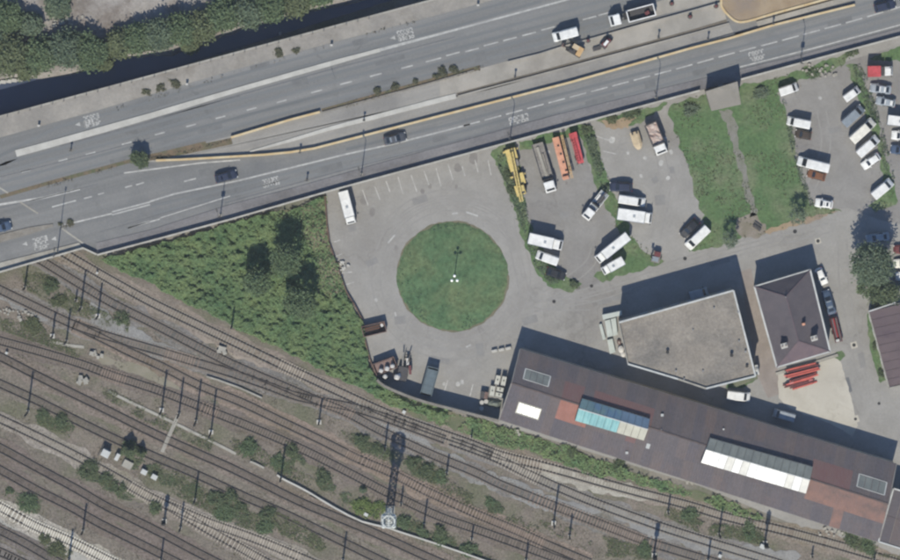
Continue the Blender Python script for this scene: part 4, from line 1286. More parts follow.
for u, v, sd, w in ((.39, .42, 0, .5), (.33, .8, 1, .5), (.76, .3, 0, .35), (.55, .55, 0, .3)):
    p = roof_pt(sd, u, v)
    B().box(p.x, p.y, p.z + .15, w * 1.1, w, .4).build('vent', m_trim, shed)
p = roof_pt(1, .376, .47)
B().box(p.x, p.y, p.z + .1, .75, 1.0, .2, R(-17)).build('roof_hatch', m_trim, shed)
for k in range(6):
    p = roof_pt(0, .36 + .012 * k, .04)
    B().cyl((p.x, p.y, p.z), (p.x, p.y, p.z + .35), .11, 6).build('ridge_vent', m_galv, shed) if k % 3 == 0 else None

# adjoining shed at the eastern edge
b2 = thing('end_shed', 'brown roofed shed end with white edging adjoining the long shed at the corner', 'shed')
q = [P2(893.5, 488.5, 5.0), P2(878.5, 541.5, 5.0), P2(960, 567, 5.0), P2(975, 512, 5.0)]
B().prism(shrink([Vector((*p, 0)) for p in q], .35), 0, 4.9).build('wall', m_wall, b2)
for i in range(8):
    for j in range(2):
        a, b = Vector(q[0]).lerp(Vector(q[3]), i / 8 + .002), Vector(q[0]).lerp(Vector(q[3]), (i + 1) / 8 - .002)
        c, d = Vector(q[1]).lerp(Vector(q[2]), (i + 1) / 8 - .002), Vector(q[1]).lerp(Vector(q[2]), i / 8 + .002)
        v0, v1 = j / 2 + .003, (j + 1) / 2 - .003
        B().prism([tuple(a.lerp(d, v0)), tuple(b.lerp(c, v0)), tuple(b.lerp(c, v1)), tuple(a.lerp(d, v1))], 4.9, 5.0 + .01 * ((i + j) % 2)).build('roof_sheet', m_sheet[(i + j * 2) % 6], b2)
for a, b in ((0, 1), (1, 2), (0, 3)):
    B().bar((*q[a], 5.06), (*q[b], 5.06), .28, .22).build('edge_trim', m_trim, b2)
door(b2, q[0], q[1], 2.4, 3.0, .5, pbluegrey)

# ---- flat roofed building
FZ = 7.7
fp = PL([(619, 322.5), (733.5, 290.5), (755.5, 376), (706, 388.5), (678, 379), (628, 364)], FZ)
flat = thing('flat_roofed_building', 'flat gravel roofed building with white parapet north of the long shed', 'building')
fin = resample(fp, 400)
fc = Vector((sum(p[0] for p in fp) / 6, sum(p[1] for p in fp) / 6))
def pull(p, d):
    v = fc - Vector(p)
    return tuple(Vector(p) + v.normalized() * d)
B().prism([pull(p, .12) for p in fp], 0, FZ - .35).build('wall', m_wall, flat)
B().sheet([pull(p, .2) for p in fp], FZ - .3).build('roof', m_gravel, flat)
for i in range(6):
    a, b = fp[i], fp[(i + 1) % 6]
    B().bar((*a, FZ - .15), (*b, FZ - .15), .34 if i != 5 else .22, .5 + .004 * i).build('parapet', m_trim if i in (0, 1, 2, 4) else m_conc, flat)
for i in range(6):
    a, b = fp[i], fp[(i + 1) % 6]
    ln = (Vector(a) - Vector(b)).length
    for k in range(int(ln / 3.4)):
        for z in (1.6, 4.8):
            window(flat, pull(b, .12), pull(a, .12), z, 1.6, 1.2, (k + .7) / (ln / 3.4 + .4))
for x, y, w, h in ((667.5, 352, .55, .7), (731.5, 355, .6, .8), (745.5, 351.5, .35, .5), (747, 366, .5, .35), (714, 308, .3, .3), (693, 330, .25, .25), (703, 371, .3, .25), (738, 312, .35, .4), (739, 341, .3, .3),
                   (676, 371, .3, .4), (684, 379, .3, .4)):
    p = P(x, y, FZ)
    k = B().cyl((p.x, p.y, FZ - .3), (p.x, p.y, FZ - .3 + h), w * .45, 10).build('roof_vent', m_galv if w < .5 else m_black, flat)
    B().cyl((p.x, p.y, FZ - .3 + h), (p.x, p.y, FZ - .22 + h), w * .6, 10).build('cowl', m_galv if w < .5 else m_black, k)
cv = thing('awning', 'green mossy strip awning under the pointed southern corner of the flat roof', 'awning')
B().prism(PL([(731, 381), (757, 374), (758, 379), (736, 387)], 2.6), 2.5, 2.62).build('canopy', mat('mossy_felt', A(122, 124, 104), A(104, 112, 88), .6, 6, speck=.2), cv)
for x, y in ((734, 386), (756, 379)):
    p = P(x, y, 2.5)
    B().cyl((p.x, p.y, 0), (p.x, p.y, 2.5), .06, 6).build('post', m_galv, cv)

# ---- hip roofed house
HZ, HR = 5.5, 8.1
hc = [Vector(P(754, 286.5, HZ)), Vector(P(810.5, 269.5, HZ)), Vector(P(830.5, 351.5, HZ)), Vector(P(776.5, 367.5, HZ))]
ra, rb_ = Vector(P(786, 296.5, HR)), Vector(P(798.5, 341, HR))
house = thing('hip_roofed_house', 'house with dark hipped slate roof, white gutters and two chimneys', 'house')
hcen = sum(hc, Vector()) / 4
ins = [(p.x + (hcen.x - p.x) * .045, p.y + (hcen.y - p.y) * .045) for p in hc]
wb = B()
for i in range(4):
    wb.strip([ins[i], ins[(i + 1) % 4]], .3, 0, HZ - .1)
wb.build('wall', m_wall, house)
m_slate = mat('dark_slate_roof', A(94, 89, 94), A(102, 96, 100), .5, 7, c3=A(88, 83, 89), scale3=.2, speck=.12, speck_scale=3, rough=.8)
m_slate2 = mat('rosy_slate_roof', A(114, 98, 102), A(102, 90, 97), .5, 7, speck=.12, speck_scale=3, rough=.8)
def roof_face(pts, m, courses, name='roof'):
    """eave a,b and ridge c(,d): courses of slates stepped up the slope"""
    b = B()
    a, e = pts[0], pts[1]
    c, d = (pts[2], pts[2]) if len(pts) == 3 else (pts[2], pts[3])
    n = (e - a).cross(d - a).normalized()
    if n.z < 0: n = -n
    for k in range(courses):
        t0, t1 = k / courses, (k + 1) / courses
        p0, p1, p2, p3 = a.lerp(d, t0), e.lerp(c, t0), e.lerp(c, t1), a.lerp(d, t1)
        p0, p1 = p0 + n * .05, p1 + n * .05
        b.add([tuple(p) for p in (p0, p1, p2, p3)], [(0, 1, 2, 3)])
        b.add([tuple(p) for p in (p0 - n * .05, p1 - n * .05, p1, p0)], [(0, 1, 2, 3)])
    return b.build(name, m, house)
roof_face([hc[0], hc[1], ra], m_slate, 14)
roof_face([hc[1], hc[2], rb_, ra], m_slate, 16)
roof_face([hc[2], hc[3], rb_], m_slate2, 14)
roof_face([hc[3], hc[0], ra, rb_], m_slate, 16)
B().prism([(p.x, p.y) for p in hc], HZ - .12, HZ - .06).build('soffit', m_trim, house)
for i in range(4):
    a, b = hc[i], hc[(i + 1) % 4]
    o = (b - a).normalized(); o = Vector((o.y, -o.x, 0)) * -.18
    B().bar(a - o * .6 + Vector((0, 0, .04 + .003 * i)), b - o * .6 + Vector((0, 0, .04 + .003 * i)), .42, .16).build('gutter', m_trim, house)
for a, b in ((ra, rb_), (ra, hc[0]), (ra, hc[1]), (rb_, hc[2]), (rb_, hc[3])):
    B().bar(a + Vector((0, 0, .06)), b + Vector((0, 0, .06)), .2, .1).build('ridge_tile', m_slate2, house)
for x, y, w, m in ((784, 345.5, 1.1, m_conc), (814, 338, 1.1, m_conc), (803.5, 324, .6, psalmon)):
    p = P(x, y, HR - .2)
    hh = 1.7 if w > 1 else .8
    k = B().box(p.x, p.y, HR - hh + .5 * hh + .1, w, w * .75, hh + .6, R(16)).build('chimney', m, house)
    if w > 1:
        B().box(p.x, p.y, HR + .45, w + .2, w * .75 + .2, .12, R(16)).build('cap', m_kerbwhite, k)
        for s in (-.35, .35):
            B().cyl((p.x + s, p.y + s * .3, HR + .5), (p.x + s, p.y + s * .3, HR + .85), .14, 8).build('chimney_pot', prust, k)
p = P(785.8, 297, HR + .3)
B().cyl((p.x, p.y, HR), (p.x, p.y, HR + .7), .13, 8).build('finial', m_galv, house)
for i in range(4):
    a, b = ins[i], ins[(i + 1) % 4]
    n = 3 if i % 2 == 0 else 5
    for k in range(n):
        for z in (1.5, 3.9):
            window(house, b, a, z, 1.1, 1.3, (k + .5) / n)
door(house, ins[0], ins[3], 1.0, 2.1, .5, pdred)
# yard kerb under the south eave
kerb_h = thing('planter_strip', 'mossy kerbed planting strip along the southern wall of the hipped house', 'planter')
B().strip(PL([(776, 374), (812, 363.5), (838, 355)], .3), .6, 0, .3).build('kerb', m_conc, kerb_h)

# ---- purple roofed building at the east edge
pq = [P2(868.5, 311.5, 4.6), P2(895.5, 302.5, 4.6), P2(960, 290, 4.6), P2(960, 372, 4.6), P2(889, 388, 4.6)]
pb = thing('low_purple_roofed_building', 'low building with brown purple roof and pale edging at the right border', 'building')
B().prism([tuple(Vector(p).lerp(Vector(P2(920, 345)), .03)) for p in pq], 0, 4.4).build('wall', m_wall, pb)
m_purp = mat('brown_purple_roofing', A(107, 95, 97), A(118, 104, 105), .3, 8, speck=.12, c3=A(98, 86, 92), scale3=.15)
L0, L1 = Vector(pq[0]), Vector(pq[4])
T0, T1 = Vector(P2(960, 290, 4.6)), Vector(P2(960, 372, 4.6))
for i in range(9):
    a, d = L0.lerp(L1, i / 9 + .002), L0.lerp(L1, (i + 1) / 9 - .002)
    b, c = T0.lerp(T1, i / 9 + .002), T0.lerp(T1, (i + 1) / 9 - .002)
    B().prism([tuple(a), tuple(b), tuple(c), tuple(d)], 4.4, 4.6 + .012 * (i % 2)).build('roof_sheet', m_purp, pb)
for a, b, m in ((0, 1, m_trim), (0, 4, m_conc), (4, 3, m_conc)):
    B().bar((*pq[a], 4.66), (*pq[b], 4.66), .26, .2).build('edge_trim', m, pb)
for k in range(5):
    window(pb, pq[0], pq[4], 2.0, 1.4, 1.2, (k + .6) / 5.4)
ann = thing('grey_annexe', 'small pale grey flat roofed annexe beside the dark tree shade', 'annexe')
B().prism(PL([(891, 292), (915, 286), (920, 299), (895, 303)], 3.2), 0, 3.1).build('wall', m_wall, ann)
B().prism(PL([(890, 291), (916, 285), (921, 300), (895, 304)], 3.2), 3.1, 3.25).build('roof', m_conc, ann)
B().box(*P2(884, 292, 2.9), 2.95, 1.6, .5, .12, R(6)).build('awning', m_kerbwhite, ann)

# ---- stair tower beside the parapet
stq = [(705.5, 91.5), (737.5, 81.5), (741, 104.5), (711.5, 111)]
ST = 10.0
stair = thing('stair_tower', 'square concrete stair tower with flat grey roof abutting the raised road', 'stair tower')
sp = PL(stq, ST)
B().prism([tuple(Vector(p).lerp(Vector(P2(723.5, 97, ST)), .04)) for p in sp], 0, ST - .3).build('wall', m_concd, stair)
B().prism(sp, ST - .3, ST).build('roof', mat('grey_roof_slab', A(152, 147, 137), A(164, 158, 147), .25, 8, speck=.18, c3=A(138, 134, 122), scale3=.2), stair)
door(stair, tuple(Vector(sp[2])), tuple(Vector(sp[3])), 1.6, 2.3, .5, pdark)
for i in range(3):
    window(stair, sp[(i + 1) % 4], sp[i], 4.5, 1.0, 3.0, .5)

# ---- lamps
def lamp(px, py, h, z, label, sign=0, ang=105):
    t = thing('street_lamp', label, 'street lamp', tuple(P(px, py, z)), 0, 'street lamps along the raised road')
    B().cyl((0, 0, 0), (0, 0, h), .11, 8, .06).build('pole', m_mast, t)
    c = Vector((math.cos(R(ang)), math.sin(R(ang)), 0))
    B().bar(Vector((0, 0, h - .05)), c * 1.3 + Vector((0, 0, h + .2)), .08).build('arm', m_mast, t)
    B().box(c.x * 1.6, c.y * 1.6, h + .18, .75, .28, .14, R(ang)).build('lamp_head', m_mast, t)
    B().box(0, 0, .12, .5, .5, .24).build('base', m_conc, t)
    if sign:
        B().box(0, -.1, h * sign, .75, .05, 1.3).build('sign_panel', m_mast, t)
for a in ((220.5, 215, 8.3, 'street lamp with a sign halfway up, beside the scrub slope parapet', .62), (361.5, 174, 8.0, 'street lamp above the parked long white van', 0),
          (510, 139, 8.3, 'street lamp at the corner above the yellow crane lorry', 0), (656, 98, 8.0, 'street lamp beside the parapet left of the stair tower', 0),
          (800.5, 62, 8.3, 'street lamp with a sign on its pole, right of the stair tower', .5)):
    lamp(a[0], a[1], a[2], RZ + .1, a[3], a[4])
lamp(57.5, 252, 13.0, RZ + .1, 'very tall street lamp on the bridge pavement by the road lettering', 0, 80)
for x, y, l in ((307, 180, 'short dark bollard post on the pavement above the scrub trees'), (71, 150, 'dark slim post in the westbound lane edge'), (300, 152, 'slim post behind the cream barrier near the white kerb start'),
                (364, 120, 'dark post standing on the white kerb in the middle lane'), (515, 77, 'dark lamp post beside the low brown wall'), (658.5, 37.5, 'dark marker post on the low brown wall near the lorry'),
                (708, 39.5, 'dark brown cabinet post on the barrier left of the earth island'), (773, 23.5, 'marker post at the barrier beside the earth island')):
    t = thing('road_post', l, 'post', tuple(P(x, y, RZ)), 0, 'short posts along the raised road')
    B().cyl((0, 0, 0), (0, 0, 1.7), .12, 8).build('post', m_mast, t)
    B().box(0, 0, 1.75, .45, .3, .3).build('head', m_mast, t)
    B().box(0, 0, .08, .5, .5, .16).build('base', m_concd, t)
for x, y, l in ((39, 125.5, 'white marker post on the quay nearest the left edge'), (187, 84, 'white marker post on the quay beside dark shrubs'), (331.5, 45, 'white marker post on the quay near the lane lettering'),
                (478, 5, 'white marker post on the quay at the top edge')):
    t = thing('marker_post', l, 'marker post', tuple(P(x, y, RZ + .12)), 0, 'white marker posts along the quay')
    B().box(0, 0, .45, .42, .32, .9).build('housing', m_kerbwhite, t)
    B().box(0, 0, .93, .5, .4, .07).build('cap', m_kerbwhite, t)
    B().box(0, -.17, .6, .3, .02, .2).build('reflector', m_tail, t)
t = thing('buoy', 'small white float on the dark river near the quay', 'buoy', tuple(P(280, 33.5, .03)))
B().cyl((0, 0, 0), (0, 0, .5), .35, 10, .28).build('float', m_kerbwhite, t)
B().cyl((0, 0, .5), (0, 0, 1.3), .05, 6).build('mast', m_mast, t)
t = thing('three_headed_lamp', 'lamp post with three white globes in the middle of the round lawn', 'lamp post', tuple(P(454.5, 276.5, .38)))
B().cyl((0, 0, -.05), (0, 0, 5.8), .11, 8, .07).build('pole', m_mast, t)
B().cyl((0, 0, -.05), (0, 0, .5), .2, 8).build('base', m_conc, t)
for k in range(3):
    a = R(90 + 120 * k)
    c = Vector((math.cos(a) * .62, math.sin(a) * .62, 0))
    B().bar((0, 0, 5.7), c + Vector((0, 0, 5.85)), .07).build('arm', m_mast, t)
    rings = []
    for q in range(1, 8):
        an = math.pi * q / 8
        rings.append([(c.x + .28 * math.sin(an) * math.cos(w), c.y + .28 * math.sin(an) * math.sin(w), 6.1 - .28 * math.cos(an)) for w in np.linspace(0, 2 * math.pi, 12, endpoint=False)])
    B().loft(rings).build('globe', mat('white_globe', (.85, .84, .78, 1), rough=.3, spec=.5), t)
# ------------------------------------------------------------------ summer haze between the aircraft and the ground
hz = B()
hz.box(0, 0, 603.5, 2000, 2000, 1209)
hzo = hz.build('haze', [None])
hzo['kind'] = 'stuff'
hm = bpy.data.materials.new('thin_haze')
hm.use_nodes = True
hm.node_tree.nodes.remove(hm.node_tree.nodes['Principled BSDF'])
pv = hm.node_tree.nodes.new('ShaderNodeVolumePrincipled')
pv.inputs['Color'].default_value = (.93, .96, 1, 1)
pv.inputs['Density'].default_value = 0.00003
hm.node_tree.links.new(pv.outputs[0], hm.node_tree.nodes['Material Output'].inputs['Volume'])
hzo.data.materials[0] = hm
# ================================================================== VEHICLES
WHEEL = {}
def wheel(parent, x, y, r=.32, w=.22):
    k = (round(r, 2), round(w, 2))
    if k not in WHEEL:
        b = B(); b.cur = 0
        b.cyl((0, -w / 2, 0), (0, w / 2, 0), r, 12)
        b.cur = 1
        b.cyl((0, -w / 2 - .012, 0), (0, w / 2 + .012, 0), r * .58, 8)
        WHEEL[k] = b.mesh('wheel', m_tyre, m_galv)
    return link('wheel', WHEEL[k], parent, (x, y, r))

def body_rings(st, L, W, H, kind):
    out = []
    for fx, wb, wt, z0, zs, zt in st:
        x, w, t, c = fx * L, wb * W, wt * W, .06
        zt = max(zt, zs + .02)
        zc = max(zs + .008, zt - .10)
        out.append([(x, -w, z0), (x, w, z0), (x, w, zs), (x, t, zc), (x, max(t - .14, t * .6), zt), (x, -max(t - .14, t * .6), zt), (x, -t, zc), (x, -w, zs)])
    return out

def car_stations(H, shape):
    s = H / 1.48
    hatch = shape == 'hatch'
    return [(-.50, .41, .36, .38, .62 * s, .72 * s), (-.475, .47, .42, .30, .80 * s, .90 * s), (-.42 if hatch else -.40, .49, .43, .24, .92 * s, .98 * s if not hatch else 1.02 * s),
            (-.36 if hatch else -.24, .50, .375, .22, .93 * s, 1.43 * s), (-.05, .50, .385, .22, .92 * s, 1.48 * s), (.07, .50, .38, .22, .91 * s, 1.44 * s), (.235, .50, .44, .22, .88 * s, .97 * s),
            (.40, .485, .42, .24, .76 * s, .86 * s), (.475, .45, .38, .28, .64 * s, .73 * s), (.50, .40, .34, .38, .55 * s, .60 * s)]

def van_stations(H):
    return [(-.50, .47, .425, .38, 1.0, H - .06), (-.485, .50, .455, .28, 1.05, H), (.05, .50, .455, .26, 1.05, H), (.215, .50, .45, .26, 1.05, H - .03), (.352, .50, .43, .26, 1.02, 1.36), (.44, .48, .41, .28, .92, 1.06),
            (.485, .45, .38, .32, .76, .86), (.50, .41, .34, .42, .62, .68)]

VCACHE = {}
def quad_on(rings, i, j, a, b, lo, hi, off=.012):
    """patch on the top skin between ring i and j, between side fractions"""
    def pt(k, s):
        L_, R_ = Vector(rings[k][4]), Vector(rings[k][5])
        return L_.lerp(R_, s)
    q = []
    for f, s in ((lo, a), (lo, b), (hi, b), (hi, a)):
        q.append(pt(i, s).lerp(pt(j, s), f))
    n = (q[1] - q[0]).cross(q[3] - q[0]).normalized()
    if n.z < 0: n = -n
    return [p + n * off for p in q]
def side_on(rings, i, j, s, lo, hi, v0=.14, v1=.88, off=.012):
    """window patch on flank s (+1 left, -1 right)"""
    a, c = (2, 3) if s > 0 else (7, 6)
    def pt(k, v):
        return Vector(rings[k][a]).lerp(Vector(rings[k][c]), v)
    q = [pt(i, v0).lerp(pt(j, v0), lo), pt(i, v0).lerp(pt(j, v0), hi), pt(i, v1).lerp(pt(j, v1), hi), pt(i, v1).lerp(pt(j, v1), lo)]
    return [p + Vector((0, s * off, off * .4)) for p in q]
def slab(q, th=.01):
    b = B()
    n = (q[1] - q[0]).cross(q[2] - q[0]).normalized()
    if n.length < .1: n = Vector((0, 0, 1))
    b.add([tuple(p) for p in q] + [tuple(p - n * th) for p in q], [(0, 1, 2, 3), (7, 6, 5, 4), (0, 4, 5, 1), (1, 5, 6, 2), (2, 6, 7, 3), (3, 7, 4, 0)])
    return b

def place(name, label, cat, rear, front, zr, group=None, z=0.0):
    a, b = Vector(P(*rear, z + zr)), Vector(P(*front, z + zr))
    L = (b - a).length
    c = (a + b) / 2
    t = thing(name, label, cat, (c.x, c.y, z + .006), math.atan2(b.y - a.y, b.x - a.x), group)
    return t, L

def mirrors(t, x, y, z, m):
    for s in (-1, 1):
        B().box(x, s * (y + .1), z, .14, .22, .2).build('wing_mirror', m, t)

def lights(t, L, W, zf, zr):
    for s in (-1, 1):
        B().box(L * .478, s * W * .36, zf, .14, W * .17, .13).build('headlight', m_lamp, t)
        B().box(-L * .494, s * W * .40, zr, .07, .16, .28).build('tail_light', m_tail, t)

def car(label, rear, front, col, W=1.78, H=1.48, shape='hatch', sunroof=False, z=0.0, name='parked_car', group='parked cars', cat='car', roof=None):
    t, L = place(name, label, cat, rear, front, H * .7, group, z)
    rg = body_rings(car_stations(H, shape), L, W, H, 'car')
    B().loft(rg).build('body', col, t)
    slab(quad_on(rg, 5, 6, .03, .97, .06, .92)).build('windscreen', m_autoglass, t)
    slab(quad_on(rg, 3, 2, .05, .95, .08, .85)).build('rear_window', m_autoglass, t)
    for s in (-1, 1):
        slab(side_on(rg, 3, 4, s, .05, .96)).build('side_window', m_autoglass, t)
        slab(side_on(rg, 4, 6, s, .05, .62, .16, .80)).build('side_window', m_autoglass, t)
    if roof or sunroof:
        slab(quad_on(rg, 3, 5, .06, .94, .05, .95, .02)).build('roof_panel', roof or col, t)
    if sunroof:
        slab(quad_on(rg, 3, 5, .12, .88, .3, .85, .034)).build('sunroof', m_autoglass, t)
    for x in (-.31, .31):
        for s in (-1, 1):
            wheel(t, x * L, s * (W / 2 - .13), .31)
    lights(t, L, W, .62 * H / 1.48, .78 * H / 1.48)
    mirrors(t, L * .16, W / 2, 1.0, col)
    B().box(L * .485, 0, .42, .12, W * .84, .2).build('bumper', col, t)
    return t

def van(label, rear, front, col, W=1.95, H=2.2, z=0.0, name='parked_van', group='parked vans', roof=None, windows=False):
    t, L = place(name, label, 'van', rear, front, H * .85, group, z)
    rg = body_rings(van_stations(H), L, W, H, 'van')
    B().loft(rg).build('body', col, t)
    slab(quad_on(rg, 3, 4, .0, 1.0, .06, .94)).build('windscreen', m_autoglass, t)
    for s in (-1, 1):
        slab(side_on(rg, 2, 3, s, .35, .98, .12, .72)).build('side_window', m_autoglass, t)
        slab(side_on(rg, 3, 4, s, .03, .5, .12, .70)).build('side_window', m_autoglass, t)
    for k in range(2):
        B().box(-L * .50 - .01, (k - .5) * W * .42, H * .72, .03, W * .34, H * .26).build('rear_window', m_autoglass, t)
    rb = B()
    for k in range(4):
        rb.box(-L * .10, (k - 1.5) * W * .2, H + .008, L * .62, .05, .02)
    rb.build('roof_rib', col, t)
    for x in (-.30, .32):
        for s in (-1, 1):
            wheel(t, x * L, s * (W / 2 - .13), .34)
    lights(t, L, W, .78, 1.0)
    mirrors(t, L * .30, W / 2, 1.25, m_black)
    B().box(L * .487, 0, .5, .12, W * .84, .26).build('bumper', m_black, t)
    return t

def cab_unit(t, x0, x1, W, H, col, glassfront=True):
    """lorry cab from x0 (rear) to x1 (front)"""
    L = x1 - x0
    rg = []
    for fx, wb, wt, z0, zs, zt in ((0, .48, .45, .55, 1.4, H - .05), (.06, .5, .47, .5, 1.4, H), (.62, .5, .47, .5, 1.4, H - .02), (.88, .5, .45, .5, 1.35, 1.75), (1.0, .47, .42, .55, 1.1, 1.25)):
        x, w, q = x0 + fx * L, wb * W, wt * W
        rg.append([(x, -w, z0), (x, w, z0), (x, w, zs), (x, q, zt - .1), (x, q - .14, zt), (x, -q + .14, zt), (x, -q, zt - .1), (x, -w, zs)])
    B().loft(rg).build('cab', col, t)
    slab(quad_on(rg, 2, 3, .02, .98, .08, .92)).build('windscreen', m_autoglass, t)
    for s in (-1, 1):
        slab(side_on(rg, 1, 2, s, .3, .95)).build('side_window', m_autoglass, t)
        B().box(x1 - .08, s * W * .36, .9, .16, .3, .16).build('headlight', m_lamp, t)
        B().box(x0 + L * .8, s * (W / 2 + .16), 1.8, .12, .26, .4).build('wing_mirror', m_black, t)
    B().box(x1 - .02, 0, .6, .14, W * .9, .3).build('bumper', m_black, t)

def chassis(t, x0, x1, W, axles, m=pdark):
    b = B()
    for s in (-.42, .42):
        b.box((x0 + x1) / 2, s, .78, x1 - x0, .14, .24)
    for k in range(5):
        b.box(x0 + (x1 - x0) * (k + .5) / 5, 0, .78, .12, .84, .18)
    b.build('chassis', m, t)
    for x in axles:
        for s in (-1, 1):
            wheel(t, x, s * (W / 2 - .16), .48, .3)

def box_van(label, rear, front, col, W=2.15, H=3.0, cab=.27, cabcol=None):
    t, L = place('box_van', label, 'box van', rear, front, H * .9, 'parked box vans')
    xc = L / 2 - cab * L
    chassis(t, -L / 2 + .1, L / 2 - .4, W, (-L * .30, L * .34))
    b = B()
    b.box((-L / 2 + xc) / 2, 0, .95 + (H - .95) / 2, L - cab * L - .12, W, H - .95)
    b.build('box_body', col, t)
    e = B()
    e.box((-L / 2 + xc) / 2, W / 2 - .03, H, L - cab * L - .1, .07, .06).box((-L / 2 + xc) / 2, -W / 2 + .03, H, L - cab * L - .1, .07, .06)
    e.box(-L / 2 + .03, 0, H, .07, W - .16, .06).box(xc - .12, 0, H, .07, W - .16, .06)
    e.build('roof_edge', pgrey, t)
    B().box(-L * .02, 0, H + .05, .5, .5, .1).build('roof_vent', psilver, t)
    rb = B()
    for k in range(5):
        rb.box(-L / 2 + (L - cab * L) * (k + .8) / 5.6, 0, H + .012, .06, W - .2, .024)
    rb.build('roof_rib', col, t)
    for s in (-1, 1):
        B().box(-L / 2 - .0, s * W * .25, .95 + (H - .95) / 2, .06, W * .46, H - 1.15).build('rear_door', pgrey, t)
    cab_unit(t, xc, L / 2, W * .94, min(H - .5, 2.25), cabcol or col)
    return t

# --- on the motorway
car('dark navy car driving below the tip of the long cream barrier', (215.2, 179.2), (237, 173.6), pnavy, z=RZ, name='car', group='cars on the motorway')
car('dark grey car with pale bonnet driving over the white lane line', (384, 141.6), (406, 136), paint('graphite_paint', (.05, .055, .065, 1)), z=RZ, name='car', group='cars on the motorway', roof=pgrey, shape='saloon')
car('dark blue car cut off by the left border on the bridge approach', (-10.5, 230.5), (11.2, 225), pblue, z=RZ, name='car', group='cars on the motorway')
car('navy car in the far right top corner of the motorway', (874.5, 9), (895.5, 3.6), pnavy, z=RZ, name='car', group='cars on the motorway')
van('white van stopped beside the roadworks with its shadow on the westbound lane', (577.8, 31.2), (553, 38), pw, W=1.95, H=2.3, z=RZ, name='works_van', group='works vehicles on the motorway')

def tipper(label, rear, front, z, W=2.35, bed=pdark, cabcol=pw, edge=pw, load=None, cabf=.25, H=2.5, gapf=.07, wall=1.0, group='lorries'):
    t, L = place('tipper_lorry', label, 'lorry', rear, front, 1.8, group, z)
    x1 = L / 2
    xc = x1 - cabf * L
    xb = xc - gapf * L
    chassis(t, -L / 2 + .1, x1 - .4, W, (-L * .34, -L * .18, L * .36))
    cab_unit(t, xc, x1, W * .96, H, cabcol)
    B().box((-L / 2 + xb) / 2, 0, 1.0, xb + L / 2, W, .12).build('bed', bed, t)
    lb = xb + L / 2
    b = B()
    for s in (-1, 1):
        b.box((-L / 2 + xb) / 2, s * (W / 2 - .05), 1.06 + wall / 2, lb, .1, wall)
    b.box(-L / 2 + .05, 0, 1.06 + wall / 2, .1, W - .2, wall).box(xb - .05, 0, 1.06 + wall / 2 + .15, .1, W - .2, wall + .3)
    b.build('bed_side', bed, t)
    e = B()
    for s in (-1, 1):
        e.box((-L / 2 + xb) / 2, s * (W / 2 - .05), 1.06 + wall + .05, lb + .1, .2, .1)
    e.box(-L / 2 + .05, 0, 1.065 + wall + .05, .2, W - .3, .1).box(xb - .05, 0, 1.06 + wall + .36, .22, W - .3, .1)
    e.build('bed_rim', edge, t)
    if load:
        r = random.Random(len(label))
        nx, ny = 9, 5
        vs = [(-L / 2 + .12 + (lb - .24) * i / (nx - 1), (W - .24) * (j / (ny - 1) - .5), 1.15 + wall * .55 + r.random() * .4) for i in range(nx) for j in range(ny)]
        B().add(vs, [(i * ny + j, (i + 1) * ny + j, (i + 1) * ny + j + 1, i * ny + j + 1) for i in range(nx - 1) for j in range(ny - 1)]).build('load', load, t)
    return t, L
t, L = tipper('white cabbed tipper lorry with dark open bed beside the roadworks', (654.5, 9.5), (609.5, 21.5), RZ, cabf=.24, gapf=.16, group='works vehicles on the motorway')
B().box(-L * .33, .3, 1.5, .9, .7, .5, .3).build('load_crate', pdred, t)
B().box(L * .13, -.2, 1.5, .9, 1.4, .7).build('engine_housing', m_black, t)

# excavator
t, L = place('mini_excavator', 'tan and dark excavator working between the stopped van and the brown wall', 'excavator', (582.5, 54), (568, 45.5), 1.2, 'works vehicles on the motorway', RZ)
for s in (-1, 1):
    b = B()
    rings = []
    for k in range(9):
        a = 2 * math.pi * k / 9
    b.prism([(-1.35 + .3 * math.cos(a), 0) for a in (0, 1, 2)], 0, .01) if False else None
    b.box(0, s * .85, .36, 2.7, .42, .56).cyl((-1.35, s * .85 - .21, .36), (-1.35, s * .85 + .21, .36), .28, 10).cyl((1.35, s * .85 - .21, .36), (1.35, s * .85 + .21, .36), .28, 10)
    b.build('track', m_black, t)
B().box(-.2, 0, .95, 2.4, 1.9, .5).build('turntable', pdark, t)
B().box(-.95, -.1, 1.5, 1.0, 1.9, .8).build('engine_cover', porange, t)
b = B().box(.2, -.55, 1.75, 1.2, .85, 1.3)
b.build('cab', pdark, t)
B().box(.2, -.55, 2.44, 1.3, .95, .1).build('cab_roof', ptan, t)
B().box(.83, -.55, 1.9, .03, .7, .8).build('windscreen', m_autoglass, t)
B().bar((.4, .35, 1.3), (1.6, .45, 2.5), .3).bar((1.6, .45, 2.5), (2.4, .4, 1.3), .24).build('boom', pdark, t)
B().prism([(2.1, .05), (2.75, .1), (2.75, .8), (2.1, .75)], .5, 1.25).build('bucket', prust, t)
t, L = place('road_roller', 'small dark red roller with a white canopy standing in the roadworks', 'roller', (603, 46.5), (609.5, 38.5), 1.0, 'works vehicles on the motorway', RZ)
for x in (-.85, .85):
    B().cyl((x, -.7, .45), (x, .7, .45), .45, 14).build('drum', pdark, t)
B().box(0, 0, .95, 1.9, 1.1, .55).build('body', pdred, t)
B().box(-.1, 0, 2.0, 1.2, .55, .07).build('canopy', pw, t)
for x in (-.55, .4):
    for s in (-.25, .25):
        B().cyl((x, s, 1.2), (x, s, 2.0), .035, 6).build('canopy_post', m_black, t)
B().box(-.3, 0, 1.35, .45, .5, .3).build('seat', m_black, t)
t = thing('dark_plate_stack', 'dark flat plates lying between the excavator and the roller', 'steel plates', tuple(P(596.5, 48.8, RZ + .01)), R(15))  # stacked plates stand in for an unidentified dark bar
